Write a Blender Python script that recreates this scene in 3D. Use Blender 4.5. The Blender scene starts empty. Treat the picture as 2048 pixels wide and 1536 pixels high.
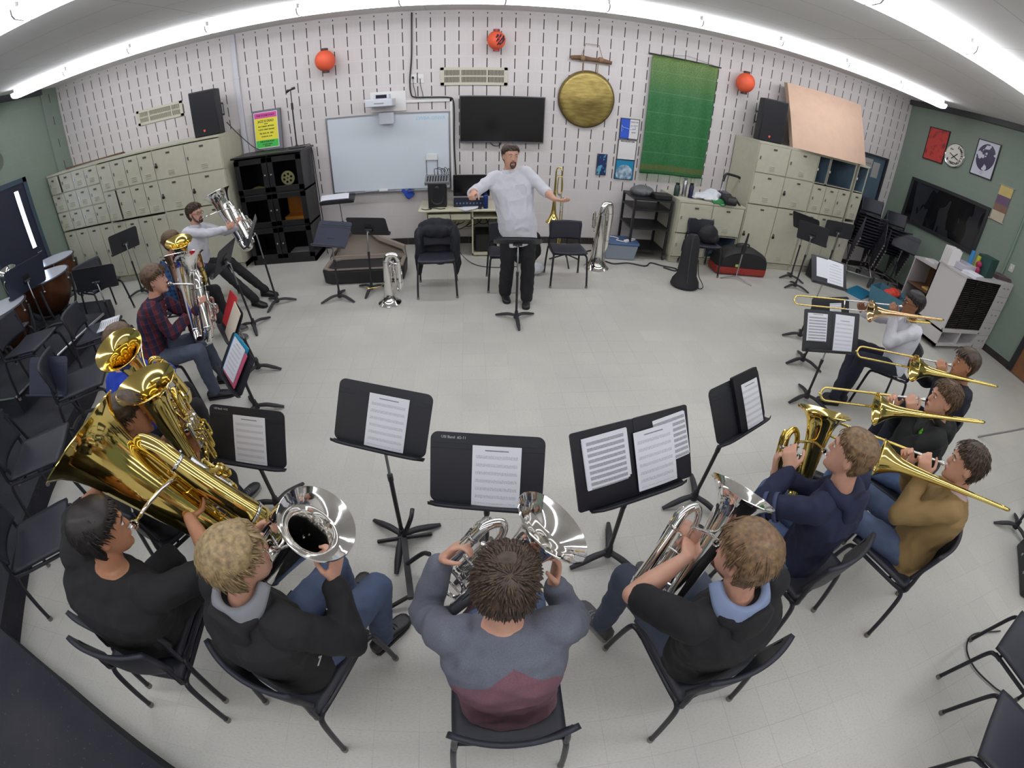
import bpy, math, random
from mathutils import Vector as V, Matrix, Quaternion, noise
PI=math.pi
SC=bpy.context.scene
COL=SC.collection
random.seed(7)
def R(d): return math.radians(d)
def link(o,parent=None):
    COL.objects.link(o)
    if parent is not None: o.parent=parent
    return o
def tag(o,label=None,cat=None,group=None,kind=None):
    if label: o['label']=label
    if cat: o['category']=cat
    if group: o['group']=group
    if kind: o['kind']=kind
    return o
def thing(name,label,cat,loc=(0,0,0),az=None,group=None,M=None):
    """an Empty at the base of a thing; az = direction its local +Y faces, degrees from world +X"""
    o=bpy.data.objects.new(name,None); o.empty_display_size=.1; COL.objects.link(o)
    if M is not None: o.matrix_world=M
    else:
        o.location=loc
        if az is not None: o.rotation_euler=(0,0,R(az-90))
    return tag(o,label,cat,group)
def dup(root,loc=None,az=None,label=None,group=None):
    r=root.copy(); COL.objects.link(r)
    if loc is not None: r.location=loc
    if az is not None: r.rotation_euler=(0,0,R(az-90))
    if label: r['label']=label
    if group: r['group']=group
    for ch in list(root.children):
        c=ch.copy(); COL.objects.link(c); c.parent=r
        for g in list(ch.children):
            d=g.copy(); COL.objects.link(d); d.parent=c
    return r
def smooth_path(P,k=6,closed=False):
    P=[V(p) for p in P]
    if len(P)<3: return P
    out=[]; n=len(P)
    for i in range(n if closed else n-1):
        p0=P[(i-1)%n] if closed or i>0 else P[0]*2-P[1]
        p1=P[i]; p2=P[(i+1)%n]
        p3=P[(i+2)%n] if closed or i+2<n else P[-1]*2-P[-2]
        for j in range(k):
            t=j/k
            out.append(.5*((2*p1)+(p2-p0)*t+(2*p0-5*p1+4*p2-p3)*t*t+(3*p1-p0-3*p2+p3)*t**3))
    if not closed: out.append(P[-1])
    return out
def lerp_list(L,n):
    out=[]
    for i in range(n):
        t=i/(n-1)*(len(L)-1); a=min(int(t),len(L)-2); f=t-a
        out.append(L[a]*(1-f)+L[a+1]*f)
    return out
def frame(d,up=(0,0,1)):
    d=V(d).normalized(); u=V(up)
    x=u.cross(d)
    if x.length<1e-4: x=V((1,0,0)).cross(d)
    if x.length<1e-4: x=V((0,1,0)).cross(d)
    x.normalize(); y=d.cross(x)
    return x,y,d
def basis(o,x,y,z):
    return Matrix(((x[0],y[0],z[0],o[0]),(x[1],y[1],z[1],o[1]),(x[2],y[2],z[2],o[2]),(0,0,0,1)))
class MB:
    def __init__(s): s.v=[]; s.f=[]; s.m=[]
    def add(s,vs,fs,mat=0,M=None):
        b=len(s.v)
        s.v+= [M@V(v) for v in vs] if M is not None else [V(v) for v in vs]
        s.f+= [tuple(b+i for i in f) for f in fs]; s.m+=[mat]*len(fs); return s
    def box(s,c,size,M=None,mat=0):
        x,y,z=[a/2 for a in size]; c=V(c)
        vs=[c+V((a*x,b*y,d*z)) for d in (-1,1) for b in (-1,1) for a in (-1,1)]
        return s.add(vs,[(0,2,3,1),(4,5,7,6),(0,1,5,4),(2,6,7,3),(0,4,6,2),(1,3,7,5)],mat,M)
    def b6(s,x0,x1,y0,y1,z0,z1,M=None,mat=0):
        return s.box(((x0+x1)/2,(y0+y1)/2,(z0+z1)/2),(x1-x0,y1-y0,z1-z0),M,mat)
    def rbox(s,c,size,r=.01,M=None,mat=0,axis=2,k=4):
        """box with its 4 edges along axis rounded"""
        o=[1,2,0] if axis==0 else ([0,2,1] if axis==1 else [0,1,2])
        a,b,h=size[o[0]]/2,size[o[1]]/2,size[o[2]]/2; r=min(r,a*.99,b*.99); ring=[]
        for (sx,sy,t0) in ((1,1,0),(-1,1,90),(-1,-1,180),(1,-1,270)):
            for i in range(k+1):
                t=R(t0+90*i/k); ring.append((sx*(a-r)+r*math.cos(t),sy*(b-r)+r*math.sin(t)))
        n=len(ring); vs=[]
        for z in (-h,h):
            for (x,y) in ring:
                p=[0,0,0]; p[o[0]]=x;p[o[1]]=y;p[o[2]]=z; vs.append(V(c)+V(p))
        fs=[(i,(i+1)%n,n+(i+1)%n,n+i) for i in range(n)]+[tuple(range(n-1,-1,-1)),tuple(range(n,2*n))]
        return s.add(vs,fs,mat,M)
    def tube(s,path,r,n=8,mat=0,closed=False,caps=True,M=None,flat=1.0,up=(0,0,1)):
        P=[V(p) for p in path]; m=len(P)
        rr=[r]*m if not isinstance(r,(list,tuple)) else (list(r) if len(r)==m else lerp_list(list(r),m))
        T=[]
        for i in range(m):
            a=P[(i-1)%m] if closed or i>0 else P[0]; b=P[(i+1)%m] if closed or i<m-1 else P[-1]
            d=b-a; T.append(d.normalized() if d.length>1e-9 else V((0,0,1)))
        x,y,_=frame(T[0],up); vs=[]
        for i in range(m):
            if i>0:
                q=T[i-1].rotation_difference(T[i]); x=q@x
                x=(x-T[i]*x.dot(T[i])).normalized()
            y=T[i].cross(x)
            for k in range(n):
                t=2*PI*k/n; vs.append(P[i]+x*(rr[i]*math.cos(t))+y*(rr[i]*flat*math.sin(t)))
        fs=[]
        for i in range(m if closed else m-1):
            a=i*n; b=((i+1)%m)*n
            for k in range(n): fs.append((a+k,a+(k+1)%n,b+(k+1)%n,b+k))
        if caps and not closed: fs+= [tuple(range(n-1,-1,-1)),tuple(range((m-1)*n,m*n))]
        return s.add(vs,fs,mat,M)
    def lathe(s,prof,M=None,n=28,mat=0,caps=True):
        m=len(prof); vs=[]
        for (r,z) in prof:
            for k in range(n):
                t=2*PI*k/n; vs.append((r*math.cos(t),r*math.sin(t),z))
        fs=[]
        for i in range(m-1):
            for k in range(n): fs.append((i*n+k,i*n+(k+1)%n,(i+1)*n+(k+1)%n,(i+1)*n+k))
        if caps:
            if prof[0][0]>1e-5: fs.append(tuple(range(n-1,-1,-1)))
            if prof[-1][0]>1e-5: fs.append(tuple(range((m-1)*n,m*n)))
        return s.add(vs,fs,mat,M)
    def cyl(s,a,b,r,n=12,mat=0,r2=None):
        return s.tube([a,b],[r,r if r2 is None else r2],n,mat)
    def loft(s,rings,mat=0,caps=True,M=None):
        n=len(rings[0]); vs=[p for r in rings for p in r]; fs=[]
        for i in range(len(rings)-1):
            for k in range(n): fs.append((i*n+k,i*n+(k+1)%n,(i+1)*n+(k+1)%n,(i+1)*n+k))
        if caps: fs+=[tuple(range(n-1,-1,-1)),tuple(range((len(rings)-1)*n,len(rings)*n))]
        return s.add(vs,fs,mat,M)
    def ell(s,c,rad,M=None,mat=0,n=14,m=9,ax=None):
        vs=[];fs=[]
        for i in range(m+1):
            ph=PI*i/m
            for k in range(n):
                t=2*PI*k/n; p=V((rad[0]*math.sin(ph)*math.cos(t),rad[1]*math.sin(ph)*math.sin(t),rad[2]*math.cos(ph)))
                if ax is not None: p=ax[0]*p.x+ax[1]*p.y+ax[2]*p.z
                vs.append(V(c)+p)
        for i in range(m):
            for k in range(n): fs.append((i*n+k,(i+1)*n+k,(i+1)*n+(k+1)%n,i*n+(k+1)%n))
        return s.add(vs,fs,mat,M)
    def grid(s,fn,nu,nv,mat=0,M=None,thick=0):
        vs=[fn(i/nu,j/nv) for j in range(nv+1) for i in range(nu+1)]
        fs=[(j*(nu+1)+i,j*(nu+1)+i+1,(j+1)*(nu+1)+i+1,(j+1)*(nu+1)+i) for j in range(nv) for i in range(nu)]
        return s.add(vs,fs,mat,M)
    def extrude(s,poly,h,M=None,mat=0):
        n=len(poly); vs=[(x,y,0) for x,y in poly]+[(x,y,h) for x,y in poly]
        fs=[(i,(i+1)%n,n+(i+1)%n,n+i) for i in range(n)]+[tuple(range(n-1,-1,-1)),tuple(range(n,2*n))]
        return s.add(vs,fs,mat,M)
    def mesh(s,name,mats,smooth=True):
        me=bpy.data.meshes.new(name); me.from_pydata([tuple(v) for v in s.v],[],s.f)
        for m in (mats if isinstance(mats,(list,tuple)) else [mats]): me.materials.append(m)
        if any(s.m): me.polygons.foreach_set('material_index',s.m)
        me.validate(); me.update()
        if smooth: me.polygons.foreach_set('use_smooth',[True]*len(me.polygons))
        return me
    def build(s,name,mats,parent=None,smooth=True,bevel=0,solid=0,angle=40,sub=0,label=None):
        me=s.mesh(name,mats,smooth); o=bpy.data.objects.new(name,me); link(o,parent)
        if solid:
            m=o.modifiers.new('s','SOLIDIFY'); m.thickness=solid; m.offset=0
        if bevel:
            m=o.modifiers.new('b','BEVEL'); m.width=bevel; m.segments=2; m.limit_method='ANGLE'; m.angle_limit=R(35)
        if sub:
            m=o.modifiers.new('u','SUBSURF'); m.levels=sub; m.render_levels=sub
        elif smooth:
            try: me.set_sharp_from_angle(angle=R(angle))
            except Exception: pass
        if label: o['label']=label
        return o
def evaluated(o,keep=False):
    """the mesh of o with its modifiers applied; o itself goes"""
    dg=bpy.context.evaluated_depsgraph_get(); dg.update()
    me=bpy.data.meshes.new_from_object(o.evaluated_get(dg))
    old=o.data; bpy.data.objects.remove(o)
    if old.users==0:
        (bpy.data.meshes if isinstance(old,bpy.types.Mesh) else bpy.data.curves).remove(old)
    return me
def union(mb,voxel,smooth_iter=2,disp=0,dscale=12,seed=0,ori=V((0,0,0)),mats=None,name='body',stretch=(1,1,.45)):
    """closed overlapping shapes -> one continuous skin"""
    o=mb.build('tmp',[],None,False)
    m=o.modifiers.new('r','REMESH'); m.mode='VOXEL'; m.voxel_size=voxel
    if smooth_iter:
        m=o.modifiers.new('s','SMOOTH'); m.factor=.5; m.iterations=smooth_iter
    me=evaluated(o); me.name=name
    if disp:
        co=[v.co.copy() for v in me.vertices]; nr=[v.normal.copy() for v in me.vertices]
        sd=V((seed*3.1,seed*1.7,seed*2.3)); out=[]
        for c,n in zip(co,nr):
            q=V((c.x*stretch[0],c.y*stretch[1],c.z*stretch[2]))*dscale+sd
            a=1-abs(noise.noise(q))*2; b=noise.noise(q*2.3+sd)
            out.extend(c-ori+n*disp*(a*.75+b*.35-.35))
        me.vertices.foreach_set('co',out)
    else:
        out=[]
        for v in me.vertices: out.extend(v.co-ori)
        me.vertices.foreach_set('co',out)
    me.polygons.foreach_set('use_smooth',[True]*len(me.polygons)); me.update()
    if mats:
        for mm in (mats if isinstance(mats,(list,tuple)) else [mats]): me.materials.append(mm)
    return me
def obj(name,me,parent=None):
    return link(bpy.data.objects.new(name,me),parent)
def text(body,size,mat,parent,M,name='lettering',align='CENTER',ext=.0006,bold=0,xs=1.0,shear=0):
    c=bpy.data.curves.new(name,'FONT'); c.body=body; c.size=size; c.align_x=align; c.align_y='CENTER'; c.extrude=ext; c.offset=bold; c.shear=shear
    c.resolution_u=2
    o=bpy.data.objects.new(name,c); COL.objects.link(o)
    me=evaluated(o); me.name=name; me.transform(M@Matrix.Diagonal((xs,1,1,1)))
    me.materials.clear(); me.materials.append(mat)
    return obj(name,me,parent)
# ------------------------------------------------------------------ materials
class NT:
    def __init__(s,name):
        s.mat=bpy.data.materials.new(name); s.mat.use_nodes=True; s.nt=s.mat.node_tree; s.nt.nodes.clear()
        s.out=s.n('OutputMaterial'); s.b=s.n('BsdfPrincipled'); s.l(s.b.outputs[0],s.out.inputs[0])
    def n(s,t,**k):
        x=s.nt.nodes.new('ShaderNode'+t)
        for a,b in k.items(): setattr(x,a,b)
        return x
    def l(s,a,b): s.nt.links.new(a,b)
    def val(s,i,v):
        if hasattr(v,'is_output') or isinstance(v,bpy.types.NodeSocket): s.l(v,i)
        else:
            if isinstance(v,(tuple,list)) and len(v)==3 and i.type=='RGBA': v=(*v,1)
            i.default_value=v
    def m(s,op,a,b=0,c=0):
        x=s.n('Math',operation=op)
        for i,v in zip(x.inputs,(a,b,c)): s.val(i,v)
        return x.outputs[0]
    def coord(s,kind='Object'):
        t=s.n('TexCoord'); return t.outputs[kind]
    def xyz(s,v):
        x=s.n('SeparateXYZ'); s.l(v,x.inputs[0]); return x.outputs
    def scaled(s,v,sc):
        x=s.n('Mapping'); s.l(v,x.inputs[0]); x.inputs['Scale'].default_value=sc; return x.outputs[0]
    def noise(s,v,scale,detail=2,rough=.5,out=0):
        x=s.n('TexNoise'); s.l(v,x.inputs['Vector']); x.inputs['Scale'].default_value=scale; x.inputs['Detail'].default_value=detail; x.inputs['Roughness'].default_value=rough
        return x.outputs[out]
    def mix(s,f,a,b):
        x=s.n('Mix',data_type='RGBA'); s.val(x.inputs[0],f); s.val(x.inputs[6],a); s.val(x.inputs[7],b); return x.outputs[2]
    def ramp(s,f,p0,p1):
        x=s.n('MapRange'); s.val(x.inputs[0],f); x.inputs[1].default_value=p0; x.inputs[2].default_value=p1; return x.outputs[0]
    def bump(s,h,strength=.3,dist=.002):
        x=s.n('Bump'); x.inputs['Strength'].default_value=strength; x.inputs['Distance'].default_value=dist; s.l(h,x.inputs['Height']); s.l(x.outputs[0],s.b.inputs['Normal'])
    def set(s,**k):
        for a,v in k.items(): s.val(s.b.inputs[a.replace('_',' ')],v)
        return s.mat
def pm(name,col,rough=.5,metal=0,var=0,vscale=8,bump=0,bscale=200,spec=None,**k):
    t=NT(name); c=(*col,1)
    if var:
        f=t.noise(t.coord(),vscale,3); f=t.ramp(f,.3,.7)
        c=t.mix(f,tuple(x*(1-var) for x in col),tuple(min(1,x*(1+var)) for x in col))
    t.set(Base_Color=c,Roughness=rough,Metallic=metal)
    if bump: t.bump(t.noise(t.coord(),bscale,3),bump,.002)
    if spec is not None: t.b.inputs['Specular IOR Level'].default_value=spec
    for a,v in k.items(): t.val(t.b.inputs[a.replace('_',' ')],v)
    return t.mat
def emit(name,col,st):
    t=NT(name); t.set(Base_Color=(*col,1),Emission_Color=(*col,1),Emission_Strength=st,Roughness=.4); return t.mat
def srgb(r,g,b):
    f=lambda c:(c/255/12.92 if c<=10 else ((c/255+.055)/1.055)**2.4)
    return (f(r),f(g),f(b))
X0,Z0,YW=.3633,3.3634,6.751
XL,XR,YB,ZC=-7.02,8.80,-5.2,3.645
def structure(name,mb,m,parent=None,smooth=False,**k):
    o=mb.build(name,m,parent,smooth,**k)
    if parent is None: o['kind']='structure'
    return o
def mat_floor():
    t=NT('vinyl_tile'); c=t.coord(); x,y,z=t.xyz(c); P=.2202
    def edge(a):
        f=t.m('FRACT',t.m('DIVIDE',a,P)); return t.m('MINIMUM',f,t.m('SUBTRACT',1,f))
    e=t.m('MINIMUM',edge(x),edge(y))
    seam=t.m('LESS_THAN',e,.008)
    cell=t.n('CombineXYZ'); t.l(t.m('FLOOR',t.m('DIVIDE',x,P)),cell.inputs[0]); t.l(t.m('FLOOR',t.m('DIVIDE',y,P)),cell.inputs[1])
    w=t.n('TexWhiteNoise',noise_dimensions='3D'); t.l(cell.outputs[0],w.inputs['Vector'])
    st=t.noise(t.scaled(c,(5,60,1)),3.2,3,.55); fl=t.m('GREATER_THAN',st,.70)
    fl2=t.noise(t.scaled(c,(14,110,1)),1.0,2); fl=t.m('MULTIPLY',fl,t.ramp(fl2,.35,.6))
    sc=t.m('MULTIPLY',t.m('GREATER_THAN',t.noise(c,2.3,2),.66),0.0)
    mott=t.noise(c,1.1,3); gr=t.noise(t.scaled(c,(20,45,1)),3,3)
    base=t.mix(w.outputs['Value'],srgb(197,195,187),srgb(205,202,193))
    base=t.mix(t.ramp(mott,.35,.7),base,srgb(190,188,181)); base=t.mix(t.m('MULTIPLY',t.ramp(gr,.45,.7),.35),base,srgb(165,163,156))
    base=t.mix(t.m('MULTIPLY',fl,.55),base,srgb(90,86,78))
    seamv=t.m('MULTIPLY',seam,t.ramp(t.noise(c,.9,2),.36,.62))
    base=t.mix(t.m('MULTIPLY',seamv,.28),base,srgb(96,94,90))
    ro=t.m('ADD',.27,t.m('MULTIPLY',t.noise(c,3,3),.16))
    return t.set(Base_Color=base,Roughness=ro)
def mat_block(name,slots=True,ax=0,col=srgb(216,209,208),col2=None,x0=X0,px=.2032,dens=1):
    t=NT(name); c=t.coord(); X=t.xyz(c); x,z=X[ax],X[2]; p=.2032
    u=t.m('ADD',t.m('DIVIDE',t.m('SUBTRACT',x,x0),px),.5); fu=t.m('ABSOLUTE',t.m('SUBTRACT',t.m('FRACT',u),.5))
    v=t.m('DIVIDE',t.m('SUBTRACT',Z0,z),p); fv=t.m('FRACT',v); ev=t.m('MINIMUM',fv,t.m('SUBTRACT',1,fv))
    mort=t.m('LESS_THAN',ev,.028)
    row=t.m('FLOOR',v); odd=t.m('MODULO',t.m('ABSOLUTE',row),2)
    # vertical joints, running bond, half a cell away from the slots
    w=t.m('FRACT',t.m('ADD',t.m('DIVIDE',t.m('SUBTRACT',x,x0+px/2),2*px),t.m('MULTIPLY',odd,.5)))
    ew=t.m('MINIMUM',w,t.m('SUBTRACT',1,w)); vj=t.m('LESS_THAN',ew,.012)
    joint=t.m('MAXIMUM',mort,vj)
    n=t.noise(c,3,4); n2=t.noise(c,60,3)
    base=t.mix(t.ramp(n,.3,.7),tuple(a*.95 for a in col),col)
    base=t.mix(t.m('MULTIPLY',joint,.35),base,tuple(min(1,a*1.12) for a in col) )
    h=t.m('SUBTRACT',t.m('MULTIPLY',n2,.35),t.m('MULTIPLY',joint,1.0))
    if slots:
        s=t.m('MULTIPLY',t.m('LESS_THAN',fu,.036),t.m('GREATER_THAN',ev,.125))
        s=t.m('MULTIPLY',s,t.m('GREATER_THAN',z,Z0-.2032*12))
        s=t.m('MULTIPLY',s,t.m('LESS_THAN',t.m('SUBTRACT',z,0),ZC-.03))
        if dens==2: s=t.m('MULTIPLY',s,odd)
        base=t.mix(s,base,srgb(38,32,30)); h=t.m('SUBTRACT',h,t.m('MULTIPLY',s,6))
    t.bump(h,.35,.004)
    return t.set(Base_Color=base,Roughness=.55)
def mat_ceiling():
    t=NT('ceiling_board'); c=t.coord(); x,y,z=t.xyz(c)
    def edge(a,p,o): 
        f=t.m('FRACT',t.m('DIVIDE',t.m('ADD',a,o),p)); return t.m('MULTIPLY',t.m('MINIMUM',f,t.m('SUBTRACT',1,f)),p)
    e=t.m('MINIMUM',edge(x,2.44,.3),edge(y,.61,.1)); s=t.m('LESS_THAN',e,.006)
    n=t.noise(c,130,4,.7); k=t.noise(c,.8,3)
    base=t.mix(t.ramp(k,.3,.7),srgb(222,220,219),srgb(230,228,226)); base=t.mix(t.m('MULTIPLY',s,.35),base,srgb(130,128,126))
    t.bump(t.m('SUBTRACT',t.m('MULTIPLY',n,.6),t.m('MULTIPLY',s,1)),.4,.004)
    return t.set(Base_Color=base,Roughness=.85)
def mat_carpet():
    t=NT('carpet'); c=t.coord(); n=t.noise(c,260,2); k=t.noise(c,2.2,4); w=t.noise(c,40,3)
    base=t.mix(n,srgb(24,26,36),srgb(44,46,58)); base=t.mix(t.m('MULTIPLY',t.ramp(k,.4,.75),.45),base,srgb(74,72,76)); base=t.mix(t.m('MULTIPLY',t.m('GREATER_THAN',w,.68),.25),base,srgb(120,115,110))
    t.bump(n,.8,.006); return t.set(Base_Color=base,Roughness=.95)
M_FLOOR=mat_floor(); M_BLOCK=mat_block('sound_block'); M_GREEN=mat_block('green_block',False,1,srgb(124,138,126),x0=0)
M_GREENS=mat_block('green_sound_block',True,1,srgb(126,139,129),x0=6.55,px=.2032,dens=2)
M_REAR=mat_block('plain_block',False,0,srgb(210,206,202)); M_CEIL=mat_ceiling(); M_CARPET=mat_carpet()
M_BASE=pm('base_tile',srgb(48,42,40),.35,var=.2); M_DKMETAL=pm('dark_paint',srgb(60,62,66),.5)
M_WHITE=pm('white_paint',srgb(232,230,228),.45); M_BLACK=pm('black_plastic',srgb(26,26,30),.42,var=.15)
M_TUBE=emit('lamp_lens',(.93,.95,1.0),30.0)
M_LENSEND=pm('lens_end',srgb(225,228,235),.3)
M_ALU=pm('aluminium',srgb(170,172,176),.3,1)
M_CHROME=pm('chrome',srgb(214,216,220),.12,1)
structure('floor',MB().b6(XL-.3,XR+.3,YB-.3,YW+.3,-.1,0),M_FLOOR)
structure('wall_back',MB().b6(XL-.3,XR+.3,YW,YW+.2,0,ZC+.05),M_BLOCK)
structure('wall_left',MB().b6(XL-.25,XL-.03,YB,6.36,0,ZC+.05),M_GREEN)
structure('wall_left_pier',MB().b6(XL-.25,XL,6.36,YW,0,ZC+.05),M_GREENS)
structure('wall_right',MB().b6(XR,XR+.2,YB,YW,0,ZC+.05),M_GREEN)
structure('wall_rear',MB().b6(XL-.3,XR+.3,YB-.2,YB,0,ZC+.05),M_REAR)
structure('ceiling',MB().b6(XL-.3,XR+.3,YB-.3,YW+.3,ZC,ZC+.1),M_CEIL)
structure('trim_1',MB().b6(XR-.09,XR,YB,YW,ZC-.1,ZC),M_DKMETAL)
structure('trim_2',MB().b6(XL-.03,XL+.05,YB,6.36,ZC-.1,ZC),M_DKMETAL)
structure('trim_3',MB().b6(XL,XR,YW-.012,YW,Z0+.2032-.004,Z0+.2032+.01).b6(XL,XR,YW-.008,YW,Z0+.215,ZC),pm('top_course',srgb(205,200,203),.6)) if False else None
def baseboard(name,p0,p1,nrm):
    m=MB(); L=(V(p1)-V(p0)).length; n=int(L/.2032); d=(V(p1)-V(p0)).normalized(); nv=V(nrm)
    for i in range(n+1):
        a=V(p0)+d*(i*.2032); b=V(p0)+d*min(L,(i+1)*.2032-.004)
        if (b-a).dot(d)<=0: continue
        q=[a,b,b+nv*.012,a+nv*.012]; vs=[v for v in q]+[v+V((0,0,.112)) for v in q]
        m.add(vs,[(3,2,1,0),(4,5,6,7),(0,1,5,4),(1,2,6,5),(2,3,7,6),(3,0,4,7)])
    o=structure(name,m,M_BASE); return o
baseboard('baseboard_back',(XL,YW,0),(XR,YW,0),(0,-1,0)); baseboard('baseboard_right',(XR,2.86,0),(XR,YW,0),(-1,0,0))
# vertical chase on the back wall, thin conduits
structure('trim_4',MB().b6(-3.30,-3.22,YW-.045,YW,1.7,ZC-.01).b6(-3.31,-3.21,YW-.05,YW,2.94,2.97),pm('chase_paint',srgb(206,205,212),.5),bevel=.004)
structure('trim_5',MB().cyl((XR-.02,3.72,.3),(XR-.02,3.72,ZC-.1),.018),pm('green_pipe',srgb(118,140,124),.4))
# ceiling pattern strip
structure('trim_6',MB().b6(2.17,2.23,2.6,5.4,ZC-.008,ZC),pm('ceiling_strip',srgb(214,212,210),.6))
# ---- left door with a tall narrow daylight pane
def door_left():
    f=MB(); x=XL-.03
    f.b6(x,x+.03,5.50,5.58,0,2.28).b6(x,x+.03,4.42,4.50,0,2.28).b6(x,x+.03,4.42,5.58,2.20,2.28)
    d=structure('door_1',f,pm('door_frame_paint',srgb(58,74,88),.4)); 
    MB().b6(x-.0,x+.015,4.50,5.50,0.01,2.20).build('door_leaf',pm('door_leaf_paint',srgb(34,38,58),.5),d,False)
    MB().b6(x+.014,x+.02,5.255,5.345,1.12,2.10).build('pane',emit('daylight_pane',(.62,.74,1.0),34),d,False)
    MB().b6(x+.014,x+.026,5.24,5.255,1.1,2.12).b6(x+.014,x+.026,5.345,5.36,1.1,2.12).b6(x+.014,x+.026,5.24,5.36,2.10,2.115).b6(x+.014,x+.026,5.24,5.36,1.105,1.12).build('pane_frame',M_DKMETAL,d,False)
    MB().cyl((x+.02,5.38,1.02),(x+.06,5.38,1.02),.012).cyl((x+.06,5.38,1.02),(x+.06,5.28,1.02),.01).build('handle',M_CHROME,d)
door_left()
def door_right():
    x=XR
    f=MB().b6(x-.03,x,2.76,2.86,0,2.2).b6(x-.03,x,1.75,1.84,0,2.2).b6(x-.03,x,1.75,2.86,2.12,2.2)
    d=structure('door_2',f,pm('door_frame_black',srgb(34,34,38),.4))
    MB().b6(x-.012,x-.001,1.84,2.76,.01,2.12).build('door_leaf',pm('door_wood',srgb(120,78,48),.4,var=.2,vscale=6),d,False)
    MB().cyl((x-.03,1.93,1.02),(x-.06,1.93,1.02),.02).build('handle',M_CHROME,d)
    MB().b6(x-.05,x-.01,1.8,2.8,0,.012).build('threshold',M_ALU,d,False)
door_right()
def window_right():
    x=XR; y0,y1,z0,z1=4.44,6.20,1.36,2.12
    f=MB().b6(x-.03,x,y0-.06,y0,z0-.06,z1+.06).b6(x-.03,x,y1,y1+.06,z0-.06,z1+.06).b6(x-.03,x,y0,y1,z1,z1+.06).b6(x-.04,x,y0,y1,z0-.06,z0)
    w=structure('window_1',f,pm('window_frame_black',srgb(40,41,45),.45))
    t=NT('dark_glass'); c=t.coord(); X=t.xyz(c)
    k=t.m('GREATER_THAN',t.noise(t.scaled(c,(1,1.6,.6)),2.0,2),.5)
    t.set(Base_Color=t.mix(k,srgb(20,20,23),srgb(44,45,49)),Roughness=.12)
    MB().b6(x-.008,x-.002,y0,y1,z0,z1).build('pane',t.mat,w,False)
window_right()
# ---- fluorescent fixtures, four rows of four-foot units
def fixture_proto():
    r=thing('fluorescent_light','','ceiling light')
    L=1.2192; h=MB()
    h.b6(0,L,-.06,.06,.075,.085).b6(.02,L-.02,-.05,.05,.08,ZC-3.50-.001)
    h.build('housing',M_WHITE,r,False)
    prof=[(-.115,.075),(-.11,.03),(-.085,.004),(0,-.006),(.085,.004),(.11,.03),(.115,.075)]
    ln=MB(); vs=[(x,y,z) for x in (.012,L-.012) for y,z in prof]; n=len(prof)
    ln.add(vs,[(i,n+i,n+i+1,i+1) for i in range(n-1)]+[tuple(range(n)),tuple(range(2*n-1,n-1,-1)),(0,n-1,2*n-1,n)])
    ln.build('lens',M_TUBE,r,True,angle=60)
    for xe in (.004,L-.004):
        e=MB(); q=[(y*1.02,z*1.02-.001) for y,z in prof]
        e.add([(xe-.006,y,z) for y,z in q]+[(xe+.006,y,z) for y,z in q],[(i,i+1,n+i+1,n+i) for i in range(n-1)]+[tuple(range(n-1,-1,-1)),tuple(range(n,2*n)),(0,n,2*n-1,n-1)])
        e.build('end_plate',M_LENSEND,r,False)
    return r
FX=fixture_proto(); first=True
ROWS=[(5.45,'fluorescent fixture in the long ceiling row nearest the slotted wall','lights in the row along the slotted wall'),
      (2.53,'fluorescent fixture in the ceiling row over the middle of the room','lights in the middle ceiling row'),
      (-.39,'fluorescent fixture in the ceiling row above the front players','lights in the row above the front players'),
      (-3.31,'fluorescent fixture in the rear ceiling row','lights in the rear ceiling row')]
for y,lab,g in ROWS:
    for k in range(-2,10):
        loc=(-4.154+1.2192*k,y,3.50)
        if first: FX.location=loc; tag(FX,lab,None,g); first=False
        else: dup(FX,loc,None,lab,g)
# ---- carpeted riser: two tiers, curved front edge
edge=[(-6.99,4.86),(-5.2,4.84),(-4.3,3.75),(-3.75,2.6),(-3.33,1.36),(-3.10,.80),(-2.70,.08),(-2.09,-.07),(-1.63,-.21),(-1.16,-.36),(-.75,-.62),(-.45,-1.2),(-.45,-5.1),(-6.99,-5.1)]
structure('floor_riser',MB().extrude(edge[::-1],.2),M_CARPET)
e2=[(-6.99,4.0),(-4.45,3.95),(-4.36,2.15),(-6.99,1.75)]
structure('floor_riser_upper',MB().extrude(e2[::-1],.2,Matrix.Translation((0,0,.2))),M_CARPET)
structure('trim_7',MB().tube([(-4.44,3.9,.402),(-4.40,3.0,.402),(-4.355,2.15,.402)],.016,8).tube([(-4.36,2.15,.402),(-5.4,1.99,.402),(-6.9,1.77,.402)],.012,8),M_ALU)
# ---- camera: the fisheye action camera the photo was taken with
p=[0.31109,-0.43932,2.40111,-0.07330,0.62310,0.02220,889.471,53.8334,3.652,997.463,754.9202]
cd=bpy.data.cameras.new('camera'); cam=link(bpy.data.objects.new('camera',cd)); SC.camera=cam
cd.type='PANO'
lens=cd if hasattr(cd,'panorama_type') else cd.cycles
lens.panorama_type='FISHEYE_LENS_POLYNOMIAL'; cd.sensor_width=36; cd.sensor_fit='HORIZONTAL'; lens.fisheye_fov=3.3
lens.fisheye_polynomial_k0=0; lens.fisheye_polynomial_k1=-0.0639525; lens.fisheye_polynomial_k2=-1.10149e-5; lens.fisheye_polynomial_k3=1.855508e-5; lens.fisheye_polynomial_k4=-2.3468e-7
cd.shift_x=0.0129575; cd.shift_y=-0.0085155; cd.clip_start=.02
cam.matrix_world=basis((0.311126,-0.439327,2.401052),(0.9980166,-0.0603207,0.0180058),(0.0206172,0.5834543,0.8118842),(-0.0594798,-0.8099027,0.5835407))
w=bpy.data.worlds.new('world'); SC.world=w; w.use_nodes=True
w.node_tree.nodes['Background'].inputs[0].default_value=(.05,.055,.065,1); w.node_tree.nodes['Background'].inputs[1].default_value=.3
SC.view_settings.view_transform='Standard'; SC.view_settings.look='None'; SC.view_settings.gamma=1; SC.view_settings.use_curve_mapping=False
SC.view_settings.exposure=0
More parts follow.
